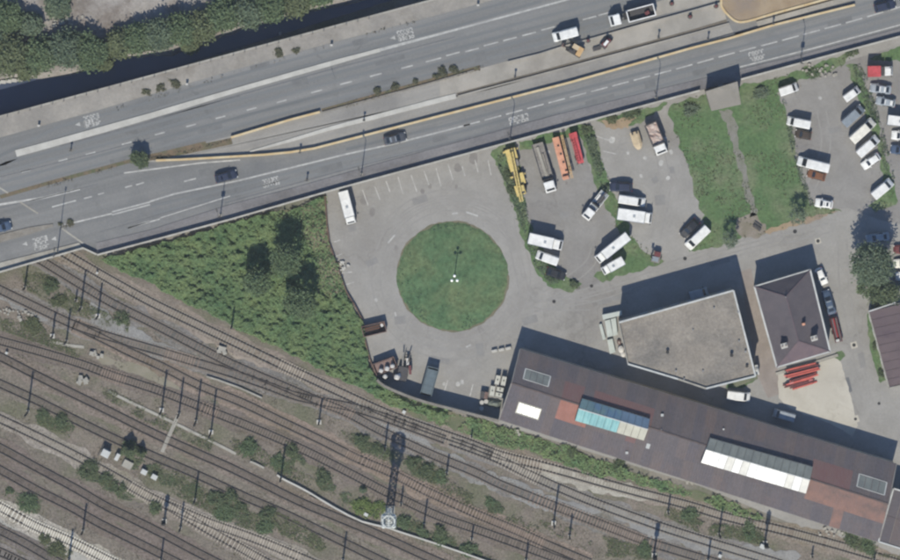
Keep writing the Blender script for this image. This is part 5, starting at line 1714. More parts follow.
for k in range(3):
    B().box(.08 * k, .05 * k, .12 + .12 * k, 1.5, .7, .1, .03 * k).build('plate', pdark, t)
for x, y, l in ((671.7, 3.5, 'red barrel at the top edge beyond the lorry'), (690, 16.5, 'dark red cone on the pale works lane'), (716, 6, 'dark stump by the weedy upstand near the island'), (588, 40.5, 'dark red barrel between the white van and the roller')):
    t = thing('works_barrel', l, 'barrel', tuple(P(x, y, RZ + .02)), 0, 'barrels in the roadworks')
    B().cyl((0, 0, 0), (0, 0, 1.0), .34, 12, .28).build('barrel', pdred, t)
    B().cyl((0, 0, .55), (0, 0, .75), .325, 12, .31).build('band', m_kerbwhite, t)
    B().cyl((0, 0, 0), (0, 0, .08), .5, 12).build('foot', m_black, t)

# --- western car park
box_van('long white box van parked alone under the parapet at the western corner', (342.8, 191), (351.5, 224), pw, W=2.05, H=2.7, cab=.2)
# yellow crane lorry
t, L = place('crane_lorry', 'old yellow crane lorry parked in the grass strip', 'crane lorry', (509.5, 148), (523.5, 194.5), 1.5, 'lorries')
chassis(t, -L / 2, L / 2 - .4, 2.2, (-L * .36, -L * .22, L * .18, L * .34), pyel)
B().box(-L * .36, .0, 1.35, 2.3, 2.1, .7).build('rear_deck', pyel, t)
B().box(-L * .15, -.3, 1.25, 2.6, 1.7, .5).build('machine_deck', pyel, t)
B().box(L * .17, .2, 1.2, 2.2, 1.9, .4).build('front_deck', pyel, t)
B().box(-L * .17, .55, 1.7, 1.3, .7, .7).build('operator_cab', pgreyst, t)
B().box(L * .05, -.35, 1.2, 1.6, 1.2, .4).build('winch', pdark, t)
cab_unit(t, L * .30, L * .50, 1.25, 2.1, pyel)
b = B()
for s in (-.28, .28):
    b.bar((-L * .42, .1 + s, 2.2), (L * .62, -.75 + s, 2.05), .2)
    b.bar((-L * .42, .1 + s, 2.65), (L * .62, -.75 + s, 2.35), .2)
for k in range(14):
    f, g2 = k / 14, (k + 1) / 14
    p0, p1 = Vector((-L * .42, .1, 2.2)).lerp(Vector((L * .62, -.75, 2.05)), f), Vector((-L * .42, .1, 2.65)).lerp(Vector((L * .62, -.75, 2.35)), g2)
    s = .22 if k % 2 else -.22
    b.bar(p0 + Vector((0, s, 0)), p1 + Vector((0, -s, 0)), .14)
    b.bar(p1 + Vector((0, s, 0)), p1 + Vector((0, -s, 0)), .08)
b.build('boom', pyel, t)
for x in (-L * .44, L * .10):
    for s in (-1, 1):
        B().box(x, s * 1.25, .7, .35, .6, .3).build('outrigger', pyel, t)
B().box(L * .40, -1.15, 1.2, 2.2, .4, .3).build('side_locker', pyel, t)
# grey flatbed
t, L = place('flatbed_lorry', 'grey flatbed lorry with a white cab between the yellow crane and salmon trailer', 'lorry', (537, 143.5), (551.5, 192), 1.3, 'lorries')
chassis(t, -L / 2, L / 2 - .4, 2.3, (-L * .32, -L * .18, L * .36))
for k in range(11):
    B().box(-L * .5 + L * .73 * (k + .5) / 11, 0, 1.12 + .01 * (k % 2), L * .73 / 11 - .03, 2.25, .1).build('deck_plank', pgreyst, t)
for s in (-1, 1):
    B().box(-L * .135, s * 1.15, 1.38, L * .73, .06, .5).build('bed_side', pgreyst, t)
B().box(L * .235, 0, 1.6, .1, 2.3, 1.1).build('headboard', pdark, t)
B().box(-L * .13, -.1, 1.35, L * .6, .5, .2, .02).build('load_pipe', m_conc, t)
B().box(-L * .05, .45, 1.35, L * .45, .3, .2, -.03).build('load_pipe', m_concd, t)
cab_unit(t, L * .275, L * .5, 2.2, 2.6, pw)
# salmon ladder trailer
t, L = place('ladder_trailer', 'long salmon trailer with dark hatches and an orange beam along its side', 'trailer', (556.8, 137), (567.5, 178.5), 1.2, 'trailers')
chassis(t, -L / 2, L / 2 - .2, 1.7, (-L * .3, -L * .18, L * .34), prust)
B().box(0, -.3, 1.2, L, 1.35, .5).build('body', psalmon, t)
B().box(L * .47, -.3, 1.75, .7, 1.2, .6).build('end_locker', psalmon, t)
for k in range(4):
    B().box(-L * .3 + k * L * .2, -.15 + .1 * k, 1.46, .4, .4, .08).build('hatch', m_black, t)
b = B()
for s in (.0, .34):
    b.bar((-L * .52, .85 + s, 1.8), (L * .52, .75 + s, 1.8), .14, .3)
for k in range(16):
    x = -L * .5 + L * k / 15.5
    b.bar((x, .85, 1.8), (x, 1.18, 1.8), .1)
b.build('ladder', porange, t)
for k in range(3):
    B().box(-L * .3 + k * L * .28, .95, 1.4, .2, .4, .6).build('ladder_bracket', pdark, t)
# red machine
t, L = place('red_trailer', 'red trailer with a ladder frame parked at the hedge strip', 'trailer', (572.5, 132.5), (580.5, 164), 1.2, 'trailers')
chassis(t, -L / 2, L / 2, 1.6, (-L * .3, L * .3), pdred)
B().box(0, .2, 1.25, L * .96, 1.1, .5).build('body', pred, t)
B().box(-L * .42, 0, 1.5, 1.0, 1.6, .6).build('rear_locker', pred, t)
b = B()
for s in (-.3, .3):
    b.bar((-L * .5, s - .35, 1.8), (L * .42, s - .2, 1.9), .12, .2)
for k in range(12):
    x = -L * .48 + L * .9 * k / 11
    b.bar((x, -.62, 1.82), (x, -.02, 1.86), .08)
b.build('ladder', pred, t)
B().box(L * .45, .3, 1.0, .6, .5, .8).build('gas_bottle_rack', pdark, t)
B().bar((L * .5, .1, .7), (L * .62, .1, .6), .12).build('drawbar', m_galv, t)
B().bar((L * .5, -.7, .7), (L * .58, -.8, .3), .1).build('prop_leg', m_galv, t)
# recovery lorry
t, L = place('recovery_lorry', 'white recovery lorry with dark gear on its bed, pointing down left', 'lorry', (605.5, 192.5), (585, 218.5), 1.6, 'lorries')
chassis(t, -L / 2, L / 2 - .4, 1.9, (-L * .28, L * .33))
cab_unit(t, L * .16, L * .5, 1.9, 2.1, pw)
B().box(-L * .18, 0, 1.0, L * .62, 1.9, .12).build('bed', psilver, t)
for s in (-1, 1):
    B().box(-L * .18, s * .88, 1.18, L * .62, .12, .25).build('bed_rail', pw, t)
B().box(-L * .02, 0, 1.7, .3, 1.7, 1.2).build('light_gantry', m_black, t)
B().bar((-L * .05, 0, 1.6), (-L * .52, .1, 1.9), .3).build('towing_arm', pdark, t)
B().box(-L * .25, .45, 1.25, 1.4, .4, .35).build('toolbox', pdark, t)
B().box(-L * .22, -.5, 1.2, 1.8, .35, .25).build('toolbox', pw, t)
# vans in the middle bays
car('dark navy estate car nosing left into the hedge above two white vans', (632.5, 187.5), (609.5, 186.5), pnavy, W=1.9, H=1.75)
van('smaller white van directly below the navy estate car', (618.6, 198.8), (645.5, 203), pw, W=1.85, H=2.0)
box_van('cream topped white box van below the smaller white van', (617.6, 213.8), (652.2, 218.6), pw, W=2.35, H=2.7, cab=.2)
box_van('longest white box van, parked diagonally with rear at the grass wedge', (628.3, 235.8), (597, 260.8), pw, W=1.95, H=3.0, cab=.2)
box_van('shorter white box van beside the longest diagonal one on the grass wedge', (623.5, 260.2), (602.6, 272), pw, W=1.85, H=2.4, cab=.28)
box_van('white box van casting a tall shadow near the roundabout side hedge', (528.6, 238.2), (562.8, 246), pw, W=2.25, H=3.0, cab=.27)
van('little white van facing left below the tall white box van', (558, 262), (536.5, 254.5), pw, W=1.85, H=1.9)
car('black car with bright reflections beside a round dark bush', (546.5, 270.5), (565.5, 277), pblack, shape='saloon')
car('black car nosing down left beside a white van on the lawn edge', (697.5, 220.5), (682, 236.5), pblack, W=1.85, H=1.7)
van('white van parked diagonally at the lawn edge beside the black car', (708, 228), (687.5, 247.8), pw, W=1.95, H=2.1)
t, L = place('utility_trailer', 'small grey trailer with dark red load at the end of the grass wedge', 'trailer', (657.5, 251), (655, 262.5), .8, 'trailers')
B().box(0, 0, .7, L, 1.7, .12).build('bed', pgreyst, t)
for s in (-1, 1):
    B().box(0, s * .82, .95, L, .06, .45).build('bed_side', pgreyst, t)
    wheel(t, 0, s * .98, .3)
B().box(-L * .25, .1, 1.1, L * .4, 1.2, .6).build('load', pdred, t)
B().box(L * .2, -.1, .95, L * .4, 1.3, .35).build('load_cover', pgrey, t)
B().bar((L * .5, 0, .65), (L * .8, 0, .5), .1).build('drawbar', pdark, t)
t = thing('sign_post', 'single dark sign post standing beside the small grey trailer', 'sign post', tuple(P(651.5, 257)), 0)
B().cyl((0, 0, 0), (0, 0, 3.2), .06, 6).build('post', m_mast, t)
B().box(0, -.07, 2.9, .5, .04, 1.2).build('sign_panel', m_galv, t)
# tan trailer
t, L = place('boat_trailer', 'tan covered boat on a trailer pointing down beside a soil patch', 'boat trailer', (634, 132), (639.5, 149.5), 1.0, 'trailers')
rgs = []
for f, w, h in ((-.5, .88, 1.0), (-.3, .92, 1.15), (.2, .9, 1.25), (.38, .66, 1.15), (.5, .3, 1.0)):
    x = f * L
    rgs.append([(x, -w * .7, .55), (x, w * .7, .55), (x, w, .9), (x, w * .5, h), (x, -w * .5, h), (x, -w, .9)])
B().loft(rgs).build('hull_cover', ptan, t)
B().box(0, 0, .42, L, .2, .14).build('frame', pdark, t)
for s in (-1, 1):
    wheel(t, -.5, s * .8, .3)
    B().box(-L * .42, s * .45, 1.05, .35, .3, .3).build('cleat', pdark, t)
tipper('dark framed tipper with pale rubble load and white cab beside the lawn', (650.3, 123.5), (662.5, 154), 0, W=2.5, bed=pdark, cabcol=pw, edge=pdark, load=prubble, cabf=.3, H=2.2, gapf=.02, wall=1.1)

# --- eastern bays
van('white van at the top of the eastern bay with its nose to the upper right', (779.6, 92.6), (797.8, 86.4), pw, W=1.8, H=1.9)
van('white van facing left on the lawn side above the dark brown car', (810.4, 125.2), (787.2, 120.6), pw, W=1.85, H=2.1)
car('dark brown car tucked against the lower side of a white van facing left', (811.4, 136), (795.5, 133.2), paint('dark_brown_paint', (.04, .028, .018, 1)), W=1.75)
van('long white van facing left with a rusty brown car along its lower side', (829.2, 168.6), (797.8, 160.8), pw, W=2.0, H=2.4)
car('rusty brown car half hidden below the long white van', (825.5, 177.6), (807.5, 172.8), pbrown, W=1.7)
car('white car with black sunroof alone near the lower lawn corner', (833, 205.2), (815.3, 202.4), pw, W=1.75, sunroof=True)
van('small white van at the head of the right hand diagonal row', (844.7, 99.5), (859.2, 88.8), pw, W=1.6, H=1.7)
van('pale grey van, second of the right hand diagonal row', (844, 124.6), (863, 107.5), pgrey, W=1.95, H=2.2)
van('long cream white van, third of the right hand diagonal row', (852, 141), (874, 121), pcream, W=2.0, H=2.3)
van('white van, fourth of the right hand diagonal row, above the white hatchback', (858.5, 155), (878, 138), pw, W=1.9, H=2.2)
car('white hatchback pointing down left at the foot of the diagonal row', (879.6, 155.6), (862.6, 167.2), pw, W=1.7)
van('white van standing apart on the grass edge above the big tree', (873.5, 196.8), (892, 181.4), pw, W=1.95, H=2.0)
car('silver saloon facing left in the far eastern row below the red lorry', (891.5, 90.4), (870, 87.6), psilver, W=1.8, shape='saloon', roof=pw)
car('silver estate with white roof below the silver saloon', (895.6, 103.8), (876, 100.2), psilver, W=1.7, roof=pw)
box_van('grey white box van cut by the right border below the silver estate', (887.6, 119.8), (914, 123), pw, W=2.0, H=2.6)
car('white car cut by the right border with its nose showing', (912, 137), (891.5, 135), pw, W=1.8)
car('dark blue car at the right border below the white nose', (911, 151.5), (890.5, 149), pblue, W=1.8)
# red box lorry
t, L = place('red_box_lorry', 'orange red box lorry with a white cab near the parapet', 'lorry', (867.5, 71.5), (893, 71), 2.2, 'lorries')
chassis(t, -L / 2, L / 2 - .3, 2.0, (-L * .3, L * .34))
B().box(-L * .24, 0, 1.9, L * .5, 2.1, 1.9).build('box_body', pbrick, t)
B().box(-L * .24, 0, 2.87, L * .5 + .06, 2.16, .06).build('roof_edge', pred, t)
B().box(L * .09, 0, 1.6, L * .12, 1.8, 1.2).build('engine_housing', pdark, t)
cab_unit(t, L * .18, L * .5, 1.9, 2.3, pw)
B().box(L * .30, -.1, 2.34, 1.2, 1.3, .08).build('roof_deflector', pw, t)
# beside the hip roofed house
car('little white car by the north eastern corner of the hipped house', (818, 268.4), (825, 284.6), pw, W=1.6)
car('blue grey saloon parked along the shaded east wall of the house', (832.6, 314.5), (825.2, 290.2), pblue, W=1.8, shape='saloon', roof=pgrey)
t, L = place('pipe_trailer', 'dark red trailer of shiny pipes below the blue grey saloon', 'trailer', (833, 317.5), (839, 342), .9, 'trailers')
B().box(0, 0, .7, L, 1.5, .14).build('bed', pdred, t)
for s in (-1, 1):
    B().box(0, s * .72, 1.0, L, .07, .5).build('bed_side', pdred, t)
    for x in (-.8, .5):
        wheel(t, x, s * .85, .3)
for k in range(5):
    B().cyl((-L * .46, -.5 + .25 * k, .9 + .1 * (k % 2)), (L * .48, -.5 + .25 * k, .9 + .1 * (k % 2)), .1, 8).build('pipe', [pdred, m_galv, pred, pdred, m_galv][k], t)
B().box(L * .42, -.2, 1.25, .5, .7, .35).build('toolbox', m_trim, t)
van('white van parked in the shadow strip between flat roof and long shed', (727.2, 395), (750.4, 397.6), pw, W=1.9, H=2.0)
van('pale bluish van deep in the shade of the long shed', (794.8, 418.6), (773.5, 412.5), psilver, W=1.8, H=1.8)
car('pale car parked in the shade under the big tree', (889.5, 236), (866, 239.5), psilver, W=1.75, shape='saloon')
car('dark red car at the right border beside the big tree', (915, 250), (893.5, 249.5), pdred, W=1.75, roof=pw)
car('cream white car at the right border, middle of three by the tree', (916, 263), (893.8, 264), pcream, W=1.8)
car('white car at the right border, lowest of three by the tree', (917, 275.5), (895.5, 276.5), pw, W=1.75)
van('pale van in the deep shade of the tall flat roofed building', (690, 296.5), (708, 291), psilver, W=1.8, H=1.9)

# --- south western corner of the car park
def skip(label, a, b, W, h, m, name='skip', cat='skip', z=.02, lid=None):
    t, L = place(name, label, cat, a, b, h, 'skips and containers in the car park corner')
    w2 = W / 2
    f = B()
    f.box(0, 0, .12, L * .92, W * .92, .12)
    f.build('floor', m, t)
    s = B()
    s.add([(-L * .46, -w2 * .92, .1), (L * .46, -w2 * .92, .1), (L * .5, -w2, h), (-L * .5, -w2, h)], [(0, 1, 2, 3)])
    for sg in (-1, 1):
        s.box(0, sg * (w2 - .05), h / 2 + .08, L * .98, .08, h - .1)
        s.box(sg * (L * .5 - .06), 0, h / 2 + .08, .08, W - .18, h - .1)
    s.build('side_plate', m, t)
    e = B()
    for sg in (-1, 1):
        e.box(0, sg * (w2 - .02), h + .05, L + .06, .14, .1)
        e.box(sg * (L / 2 - .04), 0, h + .052, .14, W - .2, .1)
    e.build('rim', m, t)
    for k in range(4):
        for sg in (-1, 1):
            B().box(-L * .375 + L * .25 * k, sg * (w2 + .03), h / 2 + .05, .12, .1, h - .2).build('rib', m, t)
    if lid:
        for k in range(6):
            B().box(-L * .42 + L * .84 * (k + .5) / 6, 0, h - .12 + .03 * (k % 2), L * .84 / 6 - .02, W - .3, .05).build('lid_panel', lid, t)
    return t, L
t, L = skip('rusty brown open skip beside the low brown wall', (362.5, 332), (385.5, 326.5), 2.1, 1.5, prust)
B().box(L * .36, .4, 1.15, .5, .6, .5, .3).build('white_bag', psack, t)
for k in range(7):
    r = random.Random(k)
    B().bar((-L * .42, -.7 + .22 * k, .5 + .1 * (k % 3)), (L * .25, -.8 + .25 * k, .6 + .08 * (k % 2)), .16).build('scrap_timber', pbrown if k % 2 else pdark, t)
t, L = skip('covered brown container in the corner with white sacks along its lower side', (374.5, 370), (395.5, 362), 2.3, 1.7, prust, lid=paint('taupe_cover', A(142, 118, 110), rough=.8))
t, L = skip('long blue grey skip lorry body standing against the curved wall', (425.5, 396), (433.5, 367.5), 2.3, 1.9, pbluegrey, lid=pbluegrey)
for x, y, s_, l in ((381, 370.5, .85, 'white bulk sack lowest left of the brown container'), (387, 368.5, .95, 'white bulk sack in the middle below the brown container'), (392.5, 366, .85, 'white bulk sack at right end below the brown container'),
                    (385, 376.5, .9, 'white bulk sack standing apart at the foot of the curved wall'), (397, 377, 1.1, 'broad white bulk sack beside the dark scrap heap')):
    zs_ = 1.8 if y < 372 else 1.15
    t = thing('bulk_sack', l, 'sack', tuple(P(x, y, zs_ + .6)), .3 * x, 'white bulk sacks in the car park corner')
    t.location.z = zs_
    if y > 372:
        kt = thing('added_crate', 'dark timber crate added under the ' + ('white bulk sack at the curved wall' if x < 390 else 'broad white bulk sack by the scrap heap'), 'crate', (t.location.x, t.location.y, 0), R(20), 'added dark crates')  # crate added to lift the sack out of the wall's shadow
        for q in range(5):
            B().box(0, -.52 + .26 * q, zs_ - .05, 1.3, .22, .06).build('top_plank', pdark, kt)
        for sx_, sy_, lx, ly in ((0, .62, 1.3, .06), (0, -.62, 1.3, .06), (.62, 0, .06, 1.18), (-.62, 0, .06, 1.18)):
            B().box(sx_, sy_, (zs_ - .1) / 2, lx, ly, zs_ - .1).build('side_board', pdark, kt)
    rgs = []
    for zz, w in ((0, .42), (.3, .52), (.75, .5), (.95, .40), (1.0, .2)):
        rgs.append([(w * s_ * math.copysign(abs(math.cos(a)) ** .6, math.cos(a)), w * s_ * math.copysign(abs(math.sin(a)) ** .6, math.sin(a)), zz * .95) for a in np.linspace(0, 2 * math.pi, 12, endpoint=False)])
    B().loft(rgs).build('sack', psack, t)
    for k in range(4):
        a = math.pi / 4 + k * math.pi / 2
        B().bar((.4 * s_ * math.cos(a), .4 * s_ * math.sin(a), .9), (.2 * s_ * math.cos(a), .2 * s_ * math.sin(a), 1.08), .06).build('strap', psack, t)
# scrapped machine
t, L = place('scrapped_machine', 'dark scrapped machine with red panel and white parts beside the brown container', 'scrap machine', (402, 382), (408, 352), 1.0)
chassis(t, -L / 2, L / 2, 1.8, (-L * .3, L * .25), m_black)
B().box(-L * .22, .2, 1.1, L * .45, 2.0, .8).build('hull', pdark, t)
B().box(-L * .05, -1.1, 1.2, 1.8, .5, .9, .25).build('panel', pdred, t)
B().box(L * .2, -.3, 1.2, 1.3, .5, .4, .2).build('white_part', psack, t)
B().bar((0, .5, 1.2), (L * .48, .9, 1.5), .25).build('arm', pgreyst, t)
B().bar((0, -.2, 1.2), (L * .5, -.6, 1.6), .2).build('arm', pdark, t)
B().box(-L * .30, .9, 1.6, .8, .8, .4, .4).build('tank', pblue, t)
# white blocks and tanks near the shed gable
for k, (x, y) in enumerate(((494.5, 351), (501.5, 349.8), (508.3, 348.4))):
    p = P(x, y, .7)
    t = thing('concrete_block', ('westernmost', 'middle', 'easternmost')[k] + ' white concrete block of the short row at the shed corner', 'concrete block', (p.x, p.y, 0), R(13), 'white concrete blocks')
    B().box(0, 0, .35, 1.15, .55, .7, 0, .94).build('block', m_kerbwhite, t)
    for s in (-.28, .28):
        B().cyl((s, 0, .66), (s, 0, .78), .09, 8).build('stud', m_kerbwhite, t)
m_tank = mat('white_plastic_tank', A(214, 214, 204), A(194, 196, 186), .8, 4, rough=.5)
def ibc(x, y, rz, l, hh=1.1, sx=1.0, sy=1.2):
    p = P(x, y, hh)
    t = thing('caged_tank', l, 'tank', (p.x, p.y, 0), R(rz), 'white caged tanks beside the shed')
    for k in range(3):
        B().box(-sx * .4 + sx * .4 * k, 0, .07, .12, sy, .14).build('pallet_slat', pbrown, t)
    B().box(0, 0, .15 + hh / 2, sx * .94, sy * .94, hh).build('tank', m_tank, t)
    c = B()
    for s in (-1, 1):
        for q in (-1, 1):
            c.bar((s * sx / 2, q * sy / 2, .15), (s * sx / 2, q * sy / 2, .2 + hh), .05)
        c.bar((s * sx / 2, -sy / 2, .2 + hh), (s * sx / 2, sy / 2, .2 + hh), .05)
        c.bar((-sx / 2, s * sy / 2, .2 + hh), (sx / 2, s * sy / 2, .2 + hh), .05)
    c.bar((0, -sy / 2, .21 + hh), (0, sy / 2, .21 + hh), .05)
    c.build('cage', m_galv, t)
    B().cyl((0, .1, .15 + hh), (0, .1, .24 + hh), .15, 8).build('cap', m_black, t)
ibc(497.5, 380, -12, 'tall white caged tank at top left of the tank cluster', 1.3, .9, 1.9)
ibc(503.7, 381, -12, 'tall white caged tank at top right of the tank cluster', 1.3, .9, 1.9)
ibc(492.3, 391, -8, 'long white caged tank beside the dark box in the tank cluster', 1.1, .9, 2.1)
ibc(500, 389.5, -12, 'wide white caged tank in the middle of the tank cluster', .8, 1.4, .9)
ibc(499, 395, -12, 'lower wide white caged tank of the tank cluster', .8, 1.5, .9)
t = thing('dark_bin', 'dark square bin at the left end of the tank cluster', 'bin', tuple(P(484.3, 394.5)), R(-10))
B().box(0, 0, .6, 1.5, 1.3, 1.2, 0, 1.06).build('body', pdark, t)
B().box(-.35, 0, 1.24, .72, 1.36, .07).build('lid', pdark, t)
B().box(.37, 0, 1.24, .68, 1.36, .07).build('lid', prust, t)
for k, (x, y, l) in enumerate(((481.8, 402, 'white plastic drum at the tip of the shadow by the bin'), (481.6, 408, 'white plastic drum deepest in the wall shadow'), (486, 401, 'pale drum right of the first drum near the bin'))):
    t = thing('plastic_drum', l, 'drum', tuple(P(x, y)), 0, 'white plastic drums')
    B().cyl((0, 0, 0), (0, 0, .95), .42, 12).build('drum', m_kerbwhite, t)
    B().cyl((0, 0, .95), (0, 0, 1.0), .44, 12).build('lid', m_kerbwhite, t)
t = thing('tarpaulin_heap', 'greyish green tarpaulin heap beside the tank cluster at the gable', 'tarpaulin', tuple(P(493.5, 403)), R(-10))
vs = []
r = random.Random(5)
for i in range(9):
    for j in range(6):
        e = min(i, 8 - i, j * 1.5, (5 - j) * 1.5)
        vs.append((-1.6 + .4 * i, -.75 + .3 * j, .05 + min(e, 2) * .4 + r.random() * .18))
B().add(vs, [(i * 6 + j, (i + 1) * 6 + j, (i + 1) * 6 + j + 1, i * 6 + j + 1) for i in range(8) for j in range(5)]).build('sheet', paint('greenish_tarpaulin', A(120, 128, 120), rough=.8, speck=.2), t)
for k in range(4):
    B().box(-1.4 + .9 * k, -.85, .12, .35, .3, .22).build('weight_block', m_concd, t)

# white panels stacked at the corner of the flat roofed building
m_panel = mat('white_panel', A(206, 212, 204), A(190, 198, 190), .6, 4, rough=.5)
def panels(px, n, h, lab, name='panel_stack', cat='panel stack', m=m_panel):
    c = Vector((sum(p[0] for p in px) / 4, sum(p[1] for p in px) / 4))
    pts = PL(px, h)
    p = Vector((sum(q[0] for q in pts) / 4, sum(q[1] for q in pts) / 4))
    t = thing(name, lab, cat, (p.x, p.y, 0), 0, 'stacked white panels')
    for k in range(n):
        r = random.Random(k * 3 + len(lab))
        d = Vector((r.uniform(-.06, .06), r.uniform(-.06, .06)))
        B().prism([tuple(Vector(q) - p + d) for q in pts], .1 + (h - .1) * k / n, .1 + (h - .1) * (k + .86) / n).build('panel', m, t)
    b = B()
    for f in (.2, .8):
        a0, a1 = (Vector(pts[0]) - p).lerp(Vector(pts[3]) - p, f), (Vector(pts[1]) - p).lerp(Vector(pts[2]) - p, f)
        b.bar((a0.x, a0.y, .05), (a1.x, a1.y, .05), .1)
    b.build('bearer', pbrown, t)
panels([(602.4, 314.6), (621.6, 310.6), (622.2, 315), (603.2, 319.6)], 5, 1.6, 'white panel stack lying crosswise at the north western corner of the flat roof')
panels([(605, 321), (610, 319.4), (613.2, 336), (607.6, 337.4)], 4, 1.2, 'left of two upright white panel stacks below the crosswise one')
panels([(611, 319.2), (616, 317.8), (617.8, 334.4), (613.6, 336)], 4, 1.2, 'right of two upright white panel stacks below the crosswise one')
panels([(607.4, 340), (612.6, 338.6), (615.6, 352), (610, 354)], 3, .8, 'white panel stack nearest the shed shadow')
panels([(599.2, 324.6), (601.6, 324), (605.6, 339), (603, 340)], 3, .6, 'narrow white panel stack on the outer left side')
for x, y, s_, l in ((621, 349, 1.0, 'pinkish white sack against the flat roofed building wall'), (623, 354, .8, 'smaller white sack at the wall by the shed shadow'), (619, 342, .7, 'brownish sack above the pinkish white one')):
    t = thing('builders_sack', l, 'sack', tuple(P(x, y)), .2, 'sacks by the flat roofed building')
    rgs = []
    for zz, w in ((0, .5), (.3, .62), (.7, .56), (.85, .3)):
        rgs.append([(w * s_ * math.cos(a), 1.3 * w * s_ * math.sin(a), zz * s_) for a in np.linspace(0, 2 * math.pi, 12, endpoint=False)])
    B().loft(rgs).build('sack', psack if s_ != .7 else prust, t)
    B().bar((0, -.2, .85 * s_), (0, .2, .98 * s_), .1).build('tied_neck', psack, t)
pbeam = paint('orange_red_beam_paint', A(212, 100, 86), A(190, 84, 74), rough=.6, speck=.15)
# red beams south of the house
for k, (x0, y0, x1, y1, n) in enumerate(((786, 371.5, 818, 363.5, 3), (785, 377, 818, 368.5, 4), (790, 382, 817, 373.5, 5), (785, 386, 812, 379, 3), (792, 388.5, 816, 381, 2))):
    a, b = Vector(P(x0, y0, .6)), Vector(P(x1, y1, .6))
    c = (a + b) / 2
    L = (b - a).length
    t = thing('beam_stack', ('rearmost short', 'second', 'tallest middle', 'fourth', 'foremost low')[k] + ' stack of red steel beams counted out from the house wall', 'beam stack', (c.x, c.y, 0), math.atan2(b.y - a.y, b.x - a.x),
              'stacks of red steel beams')
    for j in range(n):
        for q in range(2):
            r = random.Random(k * 17 + j * 3 + q)
            bb = B()
            o = r.uniform(-.5, .5)
            y = (q - .5) * .42
            z = .12 + .26 * j
            bb.box(o, y, z + .02, L * r.uniform(.8, 1), .3, .04).box(o, y, z + .22, L * r.uniform(.8, 1), .3, .04).box(o, y, z + .12, L * .85, .05, .17)
            bb.build('beam', [pbeam, pbeam, pdred, paint('pale_red_paint', A(224, 140, 136), rough=.6)][r.randint(0, 3)], t)
    bb = B()
    for s in (-.32, .32):
        bb.box(s * L, 0, .05, .14, .95, .1)
    bb.build('bearer', pbrown, t)
t = thing('white_drain', 'white drum shaped unit at the southeast corner of the flat roof', 'air unit', tuple(P(756.5, 369)), R(10))
B().box(0, 0, 1.1, .6, 2.0, 2.0).build('housing', m_trim, t)
B().cyl((0, .3, 2.1), (0, .3, 2.3), .26, 10).build('fan', m_galv, t)
t = thing('picnic_bench', 'dark bench standing on the bare patch at the path end', 'bench', tuple(P(757, 227.5)), R(-35))
for k in range(3):
    B().box(0, -.25 + .22 * k, .46, 1.8, .18, .05).build('seat_slat', pdark, t)
for k in range(2):
    B().box(0, .36, .65 + .2 * k, 1.8, .05, .16).build('back_slat', pdark, t)
for s in (-.7, .7):
    B().box(s, 0, .22, .08, .7, .44).build('leg', pdark, t)
# ================================================================== VEGETATION
def crown_points(n, rx, ry, rz, cz, clumps, g, spread=.32, flat=.25):
    """leaf positions: clumps on and in an uneven ellipsoid"""
    th = g.random(clumps) * 2 * math.pi
    cs = g.random(clumps) * (1 + flat) - flat
    cs = np.clip(cs, -.35, 1)
    rr = .78 + .22 * g.random(clumps) ** .6
    sn = np.sqrt(np.clip(1 - cs * cs, 0, 1))
    lump = .8 + .35 * g.random(clumps)
    cx_, cy_, cz_ = rx * rr * sn * np.cos(th) * lump, ry * rr * sn * np.sin(th) * lump, rz * rr * cs
    k = g.integers(0, clumps, n)
    sp = spread * min(rx, ry) * (.6 + .8 * g.random(clumps))
    o = g.normal(size=(n, 3)) * sp[k][:, None] * np.array([.6, .6, .45])
    return np.stack([cx_[k] + o[:, 0], cy_[k] + o[:, 1], cz + cz_[k] + o[:, 2]], 1)

def tree(px, py, r, h, label, leaf, n=3500, size=.42, name='tree', cat='tree', group=None, z=0.0, seed=None, cone=False, trunk=.18, clumps=60, ground=None, rxy=(1, 1)):
    g = np.random.default_rng(seed if seed is not None else int(px * 31 + py * 7) % 100000)
    c = P(px, py, z + h * .6)
    t = thing(name, label, cat, (c.x, c.y, z), 0, group)
    b = B()
    b.cyl((0, 0, -.1), (.1, .05, h * .5), trunk, 8, trunk * .6)
    nl = 6
    for k in range(nl):
        a = 2 * math.pi * k / nl + g.random()
        q = (math.cos(a) * r * .6, math.sin(a) * r * .6, h * (.55 + .3 * g.random()))
        b.cyl((.06, .03, h * (.25 + .04 * k)), q, trunk * .5, 6, trunk * .15)
    b.cyl((.1, .05, h * .5), (.0, .1, h * .9), trunk * .6, 6, trunk * .2)
    b.build('trunk', m_bark, t)
    if cone:
        u = g.random(n) ** .7
        zz = h * (.12 + .88 * (1 - u))
        a = g.random(n) * 2 * math.pi
        rad = r * u * (.55 + .45 * g.random(n)) * (1 + .18 * np.sin(a * 5 + zz * 3))
        pts = np.stack([np.cos(a) * rad, np.sin(a) * rad, zz], 1)
    else:
        pts = crown_points(n, r * .92 * rxy[0], r * .92 * rxy[1], h * .38, h * .6, clumps, g)
        pts[:, 2] = np.maximum(pts[:, 2], h * .12)
    link('crown', leaf_mesh('crown', pts, size, leaf, g=g), t)
    return t

